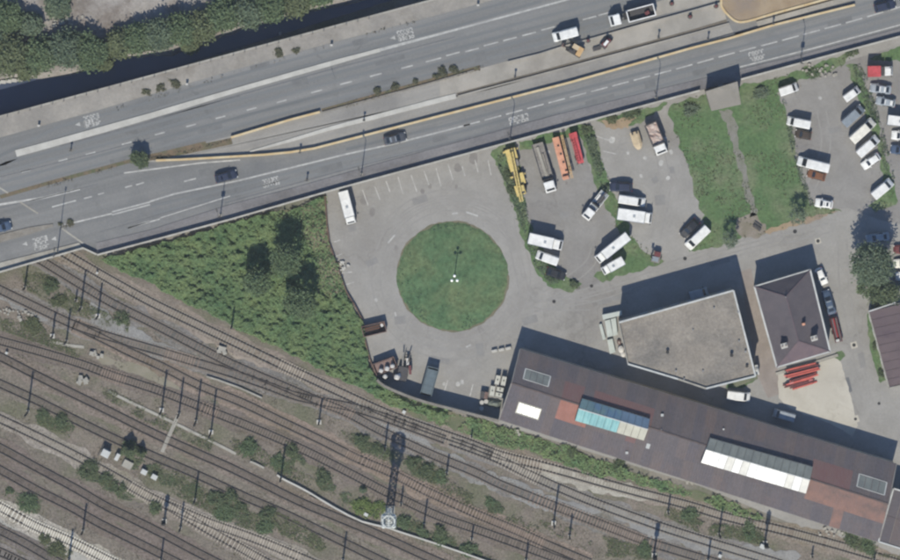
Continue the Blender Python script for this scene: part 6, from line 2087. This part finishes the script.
bt = [(6, 20, 17, 6.5, 0), (31, 27, 12, 5.5, 2), (8, 58, 20, 6.5, 1), (40, 58, 17, 6, 0), (66, 52, 19, 7, 2), (89, 55, 19, 6.5, 0), (57, 8, 14, 5, 2), (28, 72, 12, 4, 1), (120, 47, 15, 5, 1), (139, 42, 16, 6, 0),
      (159, 37, 17, 6.5, 2), (180, 33, 17, 6.5, 0), (202, 30, 16, 6, 1), (222, 20, 18, 7, 0), (246, 17, 17, 6.5, 2), (268, 9, 18, 6.5, 0), (293, 5, 17, 6, 1), (318, -4, 16, 6, 0), (345, -12, 16, 6, 2), (-12, 40, 18, 6, 2),
      (190, 48, 9, 3.5, 1), (104, 66, 8, 3, 1)]
bl_ = ['leafy tree at the top left corner', 'small grey green tree beside pinkish rubble', 'broad olive tree by the left border above the water', 'rounded tree between the olive tree and the rubble gap', 'tall grey green tree in the middle of the left clump',
       'easternmost big tree of the left clump at the water edge', 'small tree at the top border above the rubble', 'low olive bush tree overhanging the pale ledge', 'olive tree at the left end of the long riverside row', 'second tree of the long riverside row',
       'tall third tree of the long riverside row', 'fourth riverside tree below the grey open ground', 'olive fifth tree of the long riverside row', 'big sixth riverside tree bulging over the open ground', 'seventh riverside tree standing near the top border',
       'eighth riverside tree where the river narrows', 'olive ninth riverside tree at the top border', 'tenth riverside tree partly cut by the top border', 'last riverside tree almost out of the top border', 'tree cut by the left border between two olive trees',
       'low olive bush leaning over the water below the fourth tree', 'low bush at the water edge in the gap between clumps']
for (x, y, r, h, k), l in zip(bt, bl_):
    tree(x + (1.5 if x > 205 else 0), y - (5 if x > 205 else 3), r * .165, h * .8, l, (lf_bank, lf_bank2, lf_bank3)[k], n=int(1500 + 190 * r), size=.46, name='riverside_tree', group='trees along the river bank', z=.8, clumps=int(34 + r * 2.2))
lg = thing('stone_ledge', 'pale stone ledge at the water edge by the left border', 'ledge')
for k in range(5):
    p = P(-2 + 5.5 * k, 82.6 - .75 * k)
    B().box(p.x, p.y, .35, 1.05, .7, .7, R(-6 + 3 * (k % 2))).build('stone', m_kerbwhite, lg)

# scrub slope between the car park and the tracks
SCR = [(97, 258), (150, 246), (230, 224), (324, 199), (328, 242), (338, 270), (347, 294), (362, 322), (366, 345), (374, 378), (388, 390), (404, 399), (430, 408), (455, 415), (440, 417), (400, 408), (352, 385), (300, 358), (250, 335), (200, 310), (150, 283), (118, 268)]
so = resample(PL(SCR), .9, True, .35, 31)
struct('scrub_slope', B().sheet(so, .014), m_scrub)
struct('bare_earth', B().sheet(resample(PL([(308, 207), (324, 202), (328, 240), (338, 266), (347, 292), (334, 298), (322, 284), (318, 262), (304, 240)]), .7, True, .5, 61), .018),
       mat('dry_grass_earth', A(132, 126, 106), A(116, 124, 92), .5, 8, c3=A(142, 128, 116), scale3=.2, lo3=.46, hi3=.6, speck=.4))
def scatter(poly, n, zf, g):
    x0, y0 = np.min(poly, 0); x1, y1 = np.max(poly, 0)
    X, Y = g.random(n * 3) * (x1 - x0) + x0, g.random(n * 3) * (y1 - y0) + y0
    k = inside(poly, X, Y)
    X, Y = X[k][:n], Y[k][:n]
    return X, Y
g = np.random.default_rng(5)
X, Y = scatter(np.array(so), 150000, None, g)
bare = fnoise(X + 40, Y, 7.0)
# grassy bare zone near the wall
dens = np.clip((bare - .16) * 6, .12, 1)
bz = np.array(PL([(300, 206), (326, 200), (333, 245), (348, 292), (330, 300), (316, 292), (316, 262), (300, 250)]))
dens = np.where(inside(bz, X, Y), dens * .16, dens)
bz2 = np.array(PL([(200, 305), (260, 336), (340, 378), (420, 405), (445, 415), (400, 408), (300, 358), (200, 312)]))
dens = np.where(inside(bz2, X, Y), dens * .5, dens)
dens = np.where(inside(np.array(PL([(97, 258), (125, 252), (140, 270), (120, 270)])), X, Y), dens * .5, dens)
k = g.random(len(X)) < dens
X, Y = X[k], Y[k]
lump = .55 * fnoise(X, Y, .85) + .45 * fnoise(X + 50, Y, 5.0)
Z = np.clip((lump - .25) * 3.6, .05, 1.5) * (.88 + .12 * g.random(len(X)))
o = link('undergrowth', leaf_mesh('undergrowth', np.stack([X, Y, Z], 1), .33, lf_scrub, up=2.4, g=g))
tag(o, 'dense green bramble undergrowth covering the slope between car park and tracks', 'undergrowth', kind='stuff')
tree(286, 260, 2.7, 9.0, 'greyish sparse tree with the northernmost dark shadow on the scrub slope', lf_grey, n=3000, size=.42, name='scrub_tree', group='sparse trees on the scrub slope', clumps=46)
tree(257, 282, 2.4, 8.5, 'greyish sparse tree with the westernmost dark shadow on the scrub slope', lf_grey, n=2600, size=.42, name='scrub_tree', group='sparse trees on the scrub slope', clumps=40)
tree(300, 303, 2.8, 9.0, 'greyish sparse tree nearest the brown wall on the scrub slope', lf_grey, n=3000, size=.42, name='scrub_tree', group='sparse trees on the scrub slope', clumps=44)

# weedy verge below the wall and shed
VER = [(392, 393), (425, 404), (452, 412), (499, 425), (540, 436), (585, 452), (640, 474), (700, 491), (757, 510), (762, 518), (735, 512), (700, 502), (672, 492), (655, 488), (640, 484), (600, 476), (560, 464), (528, 453),
       (490, 446), (455, 431), (425, 420), (402, 412)]
vo = resample(PL(VER), .8, True, .4, 33)
struct('weedy_verge', B().sheet(vo, .013), mat('verge_ground', A(104, 112, 86), A(124, 122, 100), .25, 8, c3=A(92, 104, 74), scale3=.1, speck=.3))
X, Y = scatter(np.array(vo), 17000, None, g)
d = np.clip((fnoise(X + 11, Y + 5, 4.0) - .42) * 5, .03, 1)
mid = np.array(PL([(500, 425), (585, 452), (645, 478), (640, 486), (560, 464), (470, 436)]))
d = np.where(inside(mid, X, Y), np.maximum(d, .75), d)
k = g.random(len(X)) < d
X, Y = X[k], Y[k]
Z = np.clip((fnoise(X, Y, 1.6) - .3) * 2, .04, 1.1) * (.8 + .2 * g.random(len(X)))
o = link('verge_weeds', leaf_mesh('verge_weeds', np.stack([X, Y, Z], 1), .42, lf_scrub, up=2.2, g=g))
tag(o, 'rough green weeds growing between the long shed and the railway tracks', 'weeds', kind='stuff')

# thin weeds through the railway yard
def weeds(name, label, polys, n, leaf, size=.32, hgt=.5, thr=.45, sc=3.0, seed=1, gain_=5):
    gg = np.random.default_rng(seed)
    P_ = []
    for poly in polys:
        poly = np.array(PL(poly))
        x, y = poly[:, 0], poly[:, 1]
        area = abs(np.dot(x, np.roll(y, -1)) - np.dot(y, np.roll(x, -1))) / 2
        X, Y = scatter(poly, max(30, int(n * area / 100)), None, gg)
        d = np.clip((fnoise(X + seed * 13, Y, sc) - thr) * gain_, 0, 1)
        k = gg.random(len(X)) < d
        X, Y = X[k], Y[k]
        Z = (.04 + hgt * np.clip((fnoise(X, Y + seed, 1.1) - .3) * 2, 0, 1)) * (.75 + .25 * gg.random(len(X)))
        P_.append(np.stack([X, Y, Z], 1))
    o = link(name, leaf_mesh(name, np.concatenate(P_), size, leaf, up=2.2, g=gg))
    tag(o, label, 'weeds', kind='stuff')
ALLY = [(-20, 290), (60, 258), (150, 300), (260, 360), (400, 430), (520, 480), (680, 545), (720, 566), (-20, 566)]
weeds('track_weeds', 'thin dull weeds scattered over the ballast of the whole railway yard', [ALLY], 700, lf_dry, .2, .2, .44, 4.0, 2, 3)
weeds('track_weeds', 'green weed patches along the strips between the railway tracks',
      [[(20, 268), (52, 276), (90, 305), (130, 322), (128, 332), (92, 322), (60, 306), (26, 290)], [(0, 318), (40, 322), (50, 336), (84, 350), (78, 358), (40, 344), (0, 330)],
       [(100, 385), (160, 412), (215, 440), (210, 452), (150, 424), (104, 398)], [(226, 434), (262, 450), (300, 470), (345, 500), (380, 512), (378, 524), (330, 502), (270, 468), (236, 455)],
       [(340, 430), (372, 436), (415, 462), (450, 480), (478, 498), (480, 505), (440, 488), (400, 470), (356, 448)], [(400, 514), (440, 530), (480, 550), (500, 562), (486, 562), (430, 538), (398, 526)],
       [(40, 412), (80, 432), (74, 440), (36, 424)], [(80, 462), (126, 490), (122, 496), (84, 474)], [(144, 458), (190, 476), (240, 508), (275, 520), (272, 536), (230, 524), (180, 498), (150, 480)],
       [(262, 505), (300, 522), (330, 545), (320, 552), (280, 534)], [(0, 484), (36, 496), (44, 508), (20, 506), (0, 494)], [(38, 532), (74, 552), (64, 560), (40, 545)], [(540, 520), (640, 545), (650, 560), (600, 556), (548, 532)],
       [(668, 506), (720, 524), (764, 528), (762, 545), (700, 534), (664, 516)], [(838, 536), (870, 545), (905, 552), (900, 560), (850, 550)], [(430, 486), (500, 505), (540, 528), (530, 534), (470, 508)]],
      4200, lf_weed, .27, .35, .38, 3.0, 3)
weeds('track_weeds', 'soft green growth round the bushes between the railway tracks',
      [[(x - 9, y - 3), (x + 7, y - 4), (x + 13, y + 4), (x + 10, y + 9), (x - 4, y + 7)] for x, y in ((52, 290), (62, 423), (43, 418), (90, 474), (107, 483), (122, 492), (28, 505), (52, 546), (135, 462), (150, 468), (165, 478), (190, 488), (222, 512), (240, 514),
       (268, 524), (252, 450), (280, 466), (294, 458), (324, 483), (348, 496), (364, 508), (366, 446), (382, 452), (416, 468), (432, 475), (408, 526), (425, 534), (444, 540), (470, 550), (492, 505), (645, 551), (692, 516), (752, 535), (720, 528), (858, 542))],
      5200, lf_dk, .27, .3, .30, 2.2, 12)
weeds('road_weeds', 'low dry weeds sprouting along the quay joints and the median strips',
      [[(96, 112), (170, 91), (235, 70), (300, 52), (330, 43), (330, 46), (235, 73), (170, 94), (100, 115)], [(30, 187), (134, 159.5), (158, 154), (158, 158), (134, 163), (32, 191)], [(62, 221), (82, 220), (80, 225), (62, 226)],
       [(320, 109), (420, 81), (480, 64), (500, 60), (480, 69), (420, 86), (322, 113)], [(150, 155), (200, 145), (232, 138), (200, 150), (152, 159)], [(350, 35), (420, 18), (450, 8), (420, 21), (352, 38)]], 2600, lf_dry, .26, .35, .40, 2.0, 4)
for o in [x for x in bpy.data.objects if x.name.startswith('road_weeds')]:
    o.location.z = RZ + .12
for o in [x for x in bpy.data.objects if x.name.startswith('round_lawn_tufts')]:
    o.location.z = .2
weeds('lawn_tufts', 'rough grass tufts over the lawns beside the car parks', [lawn_a, [(492, 155), (514, 140), (523, 192), (546, 258), (580, 284), (550, 288), (524, 242)], [(578, 132), (594, 125), (612, 188), (632, 236), (662, 261), (603, 282), (620, 240)],
      [(846, 66), (866, 90), (884, 150), (896, 205), (876, 212), (878, 150), (856, 92)]], 420, lf_weed, .3, .28, .42, 3.5, 6)
weeds('round_lawn_tufts', 'darker grass tufts over the round lawn of the turning circle', [[(cx + 54 * math.cos(a), cy + 53 * math.sin(a)) for a in np.linspace(0, 2 * math.pi, 40, endpoint=False)]], 420, leafmat('round_lawn_grass', A(92, 116, 96), A(102, 124, 100)), .3, .5, .40, 4.0, 7)
weeds('hedge_growth', 'dense dark growth filling the two hedge strips between the parking bays', [[(494, 158), (512, 145), (516, 155), (523, 192), (533, 236), (544, 260), (560, 282), (550, 285), (536, 268), (526, 242), (512, 200)],
      [(580, 128), (593, 125), (602, 168), (612, 190), (606, 194), (598, 180), (588, 150)], [(853, 66), (862, 66), (872, 92), (880, 118), (888, 150), (895, 178), (888, 182), (880, 150), (868, 112), (858, 88)],
      [(782, 100), (787, 104), (795, 140), (803, 172), (814, 205), (808, 207), (797, 172), (788, 136)]], 4200, lf_weeddk, .3, .9, .33, 3.0, 8)

# individual shrubs
lf_mix = leafmat('dusty_shrub_leaves', A(118, 122, 98), A(130, 128, 106))
S = [
 (52, 286, 8, 1.6, 'dark shrub right of the half hidden mast at the bridge', 1), (59.5, 301, 7, 1.2, 'pale green shrub left of the tall bridge mast', 2), (33, 324, 8, 1.3, 'low brown green shrub near rubble left of the merging tracks', 2),
 (123, 319, 7, 1.2, 'round shrub on grey ballast right of the white based bridge mast', 1), (62, 421, 8, 1.8, 'dark bush in the weeds right of the lone western mast', 1), (43, 415, 6, 1.2, 'smaller bush just left of the dark bush by the lone mast', 1),
 (86.5, 470, 10, 1.9, 'first and largest of three bushes under the pale ballast track', 1), (104.5, 479, 7, 1.6, 'middle one of three bushes under the pale ballast track', 1), (119, 488, 7, 1.6, 'last of three bushes under the pale ballast track', 1),
 (27.5, 503, 11, 1.9, 'round blue green bush above the pale sleeper track', 3), (9, 491, 4, 1.1, 'tiny bush near left border above the pale sleeper track', 1), (45, 539, 6, 1.5, 'olive bush below the pale sleeper track, left one', 2),
 (58, 548, 8, 1.6, 'olive bush below the pale sleeper track, right one by the mast', 2), (155, 509, 7, 1.6, 'dark bush left of the white based signal', 1), (217, 499, 9, 2.0, 'left dark bush in the green patch above the forking sleepers', 1),
 (232, 496, 7, 2.6, 'tall pointed bush in the green patch above the forking sleepers', 1), (240, 508, 6, 1.4, 'small dark bush right of the pointed bush in the green patch', 1), (223, 513, 10, 1.2, 'broad light green bush in front of the pointed bush', 3),
 (266, 514, 8, 1.9, 'dark bush right of the green patch above the bottom sleepers', 1), (266, 526, 9, 1.1, 'broad light green bush below the right dark bush', 3), (250, 446, 9, 2.0, 'green bush at the end of the white wall stubs', 3),
 (292, 452, 7, 2.3, 'dark tall bush beside the mast at the upper end of the white wall', 1), (277, 462, 8, 1.3, 'green bush at the upper tip of the long white wall', 3), (323, 479, 8, 2.0, 'round dark bush halfway along the long white wall', 1),
 (363, 490, 6, 3.2, 'dark conifer shaped bush left of the tower shadow', 4), (362, 506, 10, 1.5, 'bright yellow green bush under the dark conifer shaped bush', 5), (380, 508, 8, 1.5, 'bright yellow green bush touching the lattice tower', 5),
 (362, 441, 8, 1.7, 'dark bush on the weedy strip left of the tower head shadow', 1), (378, 449, 8, 1.6, 'dark bush beside the mast left of the tower head shadow', 1), (413, 463, 8, 1.7, 'dark green bush right of the tower shadow', 1),
 (427, 469, 8, 1.6, 'second dark green bush right of the tower shadow', 1), (440, 478, 7, 1.3, 'bush at the foot of the small mast right of tower shadow', 3), (404, 524, 8, 1.8, 'bush along the white wall just right of the tower', 3),
 (422, 530, 7, 1.5, 'bush along the white wall below the mast right of tower', 3), (439, 531, 7, 2.3, 'tall dark bush along the white wall right of the tower', 1), (440, 541, 8, 1.4, 'light bush in front of the tall dark wall bush', 3), (470, 549, 8, 1.6, 'last bush along the lower end of the white wall', 3),
 (491, 503, 5, 1.1, 'small green bush alone on the strip north of the pink ballast track', 3), (644, 550, 7, 1.4, 'green bush left of the broad headed signal', 3), (690, 514, 8, 1.3, 'green bush in rubble below the shed weeds', 3),
 (750, 534, 8, 1.3, 'green bush left of the square based signal', 3), (852, 539, 8, 1.8, 'dark green bush below the red roof strip at the bottom right', 1), (868, 546, 9, 1.4, 'green bush by the white corner of the end shed', 3),
 (574, 283.5, 4.5, 1.9, 'round dark brown green bush at the tip of the hedge strip by the black car', 1), (689.5, 110.5, 7, 2.0, 'shrub in a pale ring on the lawn left of the stair tower', 6), (761.5, 92.5, 8, 2.0, 'silvery shrub in a pale ring on the lawn right of the stair tower', 6),
 (588, 130, 5, 2.2, 'dark bush at the head of the hedge strip by the red trailer', 1), (853, 50, 7, 1.5, 'bushes under the parapet left of the red lorry', 1), (812, 74, 6, .9, 'patchy shrub strewn with white rubble under the parapet', 3),
 (612, 118, 6, 1.3, 'brown green shrub beside the bare soil patch', 2), (634, 113, 8, 1.4, 'green shrub between the soil patch and the tipper', 1),
 (508, 176, 6, 1.4, 'dark shrub hugging the yellow crane lorry', 1), (511, 190, 5, 1.4, 'dark shrub beside the yellow crane cab', 1), (876, 345, 4, 1.3, 'shrub against the upper west wall of the purple roof', 1), (882, 374, 4, 1.3, 'shrub against the lower west wall of the purple roof', 1),
 (571, 452.5, 6, 1.4, 'dark green shrub against the shed wall by the pole', 1), (541, 448, 5, 1.5, 'dark little bush in the verge below the shed skylight', 1), (620, 468, 8, 1.2, 'dark green shrubs under the shed eave near the cream lantern', 1)]
SH = {7: lf_mix, 1: lf_dk, 2: lf_weed, 3: lf_bank, 4: lf_weeddk, 5: lf_yel, 6: lf_pale}
def shrub(px, py, r, h, label, k, z=0.0, group='shrubs in the railway yard'):
    g = np.random.default_rng(int(px * 13 + py * 5))
    c = P(px, py, h * .5)
    t = thing('shrub', label, 'shrub', (c.x, c.y, z), 0, group)
    b = B()
    R_ = r * (.145 if z < 1 else .10)
    h *= .4 if z < 1 else .35
    for j in range(4):
        a = j * 1.57 + g.random()
        b.cyl((0, 0, -.05), (math.cos(a) * R_ * .5, math.sin(a) * R_ * .5, h * .6), .05, 5, .02)
    b.build('stems', m_bark, t)
    n = int(160 + 16 * r * r)
    pts = crown_points(n, R_ * .9, R_ * .85, h * .5, h * .5, int(10 + r * 2), g, .34, .5) if k != 4 else None
    if k == 4:
        u = g.random(n) ** .7; a = g.random(n) * 6.283
        pts = np.stack([np.cos(a) * R_ * u * .9, np.sin(a) * R_ * u * .9, h * (1 - u * .95)], 1)
    if k != 4:                      # lopsided: a few lobes pushed outwards
        for _ in range(3):
            a = g.random() * 6.283
            d_ = np.array([math.cos(a), math.sin(a), 0])
            s_ = pts @ d_
            pts += d_ * (np.clip(s_, 0, None) * (.1 + .35 * g.random()))[:, None]
        pts[:, 2] *= 1.0 - .35 * (fnoise(pts[:, 0] + px, pts[:, 1] + py, .9) - .3)
        stray = g.random(n) < .18
        pts[stray, :2] *= 1.35
        pts[stray, 2] *= .3
    pts[:, 2] = np.maximum(pts[:, 2], .06)
    link('foliage', leaf_mesh('foliage', pts, .28, SH[k], g=g), t)
    return t
for s_ in S:
    shrub(*s_, group='shrubs in the railway yard' if s_[1] > 280 or s_[0] < 400 else 'shrubs round the car parks')
tree(129, 450, 1.9, 4.2, 'dark green conifer behind the white lineside cabinets', lf_dk, n=2200, size=.34, name='conifer', cat='conifer', cone=True, clumps=20)
tree(141, 453, 1.1, 3.0, 'smaller conifer right of the one behind the white cabinets', lf_dk, n=900, size=.3, name='conifer', cat='conifer', cone=True)
for x, y, r, h, l in ((391, 76, 4.5, .9, 'median shrub at the left end of the weedy strip'), (398, 74.5, 4, .8, 'second small median shrub'), ):
    pass
for x, y, r, h, l in ((377.5, 90.5, 5.5, 1.3, 'first round shrub on the weedy median strip'), (395, 86.5, 5, 1.3, 'second round shrub on the weedy median strip'), (415, 81.5, 3.5, .9, 'smallest shrub on the weedy median strip'),
                      (443, 72.5, 6.5, 1.4, 'left of the two broad shrubs on the weedy median strip'), (454, 69.5, 6, 1.3, 'right of the two broad shrubs on the weedy median strip'), (435, 76, 4, .8, 'low shrub just before the two broad median shrubs'),
                      (176, 84.5, 6.5, 1.2, 'round dark shrub on the quay joint beside the white post'), (160, 88.5, 6, .9, 'flat shrub on the quay joint left of the round one'), (147, 92, 5, .8, 'last flat shrub westward on the quay joint'),
                      (279, 54, 6, .9, 'brownish shrub on the quay joint under the buoy'), (297, 50.5, 5, .7, 'low brown shrub right of the one under the buoy'), (70, 222.5, 4.5, .6, 'low weed clump on the bridge joint by the tall lamp'), (60, 223.8, 2.5, .5, 'tiny weed clump left of the tall lamp joint clump')):
    t = shrub(x, y, r, h, l, 7, RZ + .1, 'shrubs along the raised road')
    c = P(x, y, RZ + h * .5); t.location.x, t.location.y = c.x, c.y
tree(139.5, 159, 1.5, 3.0, 'single round tree growing in the median at the cream barrier tip', lf_dk, n=2600, size=.34, name='median_tree', z=RZ, clumps=40, trunk=.1)
tree(731, 239, 1.55, 4.6, 'young tree on the lawn left of the bare path end', lf_pale, n=700, size=.26, name='young_tree', group='young lawn trees', clumps=30, trunk=.08)
tree(798, 216.5, 1.65, 4.8, 'young tree on the lawn near the white car with sunroof', lf_pale, n=760, size=.26, name='young_tree', group='young lawn trees', clumps=30, trunk=.08)
tree(872, 264, 3.7, 11.0, 'big grey green tree by the right border casting a deep shadow', lf_bank3, n=5200, size=.42, name='yard_tree', clumps=70, trunk=.25)
tree(883, 294, 2.7, 6.0, 'dark tree between the grey annexe and purple roofed building', lf_dk, n=2600, size=.4, name='yard_tree', clumps=44, trunk=.18)
tree(868, 287, 2.0, 4.0, 'small tree on the lane edge left of the dark tree', lf_bank, n=1500, size=.36, name='yard_tree', clumps=34, trunk=.12)
# rubble
g = np.random.default_rng(9)
def rubble(label, px, py, sx, sy, n, m, z=0.0, s0=.25, s1=.6):
    t = thing('rubble_heap', label, 'rubble heap', tuple(P(px, py, z)), 0, 'rubble heaps')
    me = []
    for k in range(3):
        q = g.random((8, 3)) * .4 + .3
        sg = np.array([(-1, -1, -1), (1, -1, -1), (1, 1, -1), (-1, 1, -1), (-1, -1, 1), (1, -1, 1), (1, 1, 1), (-1, 1, 1)])
        b = B().add([tuple(v) for v in sg * q], [(3, 2, 1, 0), (4, 5, 6, 7), (0, 1, 5, 4), (1, 2, 6, 5), (2, 3, 7, 6), (3, 0, 4, 7)])
        me.append(b.mesh('stone', m))
    for k in range(n):
        s = s0 + (s1 - s0) * g.random()
        o = link('stone', me[k % 3], t, (g.normal() * sx, g.normal() * sy, s * .4), g.random() * 6)
        o.scale = (s, s, s * .8)
rubble('white rubble strewn on the grass below the parapet near the eastern bays', 818, 70, 1.6, .9, 26, m_conc)
rubble('pale rubble left of the merging western tracks', 22, 314, 1.4, .5, 12, m_conc)
rubble('pale stones at the left border of the yard', 4, 311, .8, .4, 8, m_conc)
rubble('concrete rubble in the buff ballast under the merging tracks', 99, 355, .9, .5, 8, m_conc, 0, .4, .8)
rubble('single pale slab of rubble beside the disused rusty track', 82, 380, .5, .4, 5, m_conc, 0, .5, 1.0)
rubble('broken pale slabs at the shed corner by the bottom weeds', 690, 482, .6, .3, 5, m_conc, 0, .4, .7)
rubble('pale stone beside the verge under the shed skylight', 516, 433, .5, .3, 4, m_conc, 0, .4, .7)
rubble('stone row edging the bottom track below the red roof strip', 832, 533, 1.6, .35, 12, m_conc)
rubble('pale slabs beside the shed track among the slope fence', 226, 351, .5, .35, 4, m_conc, 0, .6, 1.0)
rubble('pale gravel bags at the wall foot by the corner of the car park', 344, 268, .6, .6, 10, m_kerbwhite, 0, .3, .6)
rubble('pinkish rubble among the river bank trees', 38, 36, 2.4, 1.0, 30, m_bank, 2.0, .3, .9)
rubble('pale boulders in the gap between the riverside tree clumps', 65, 22, 1.8, 1.0, 22, m_conc, 2.0, .3, .9)
print('duplicate labels:', [k for k, v in LABELS.items() if v > 1])
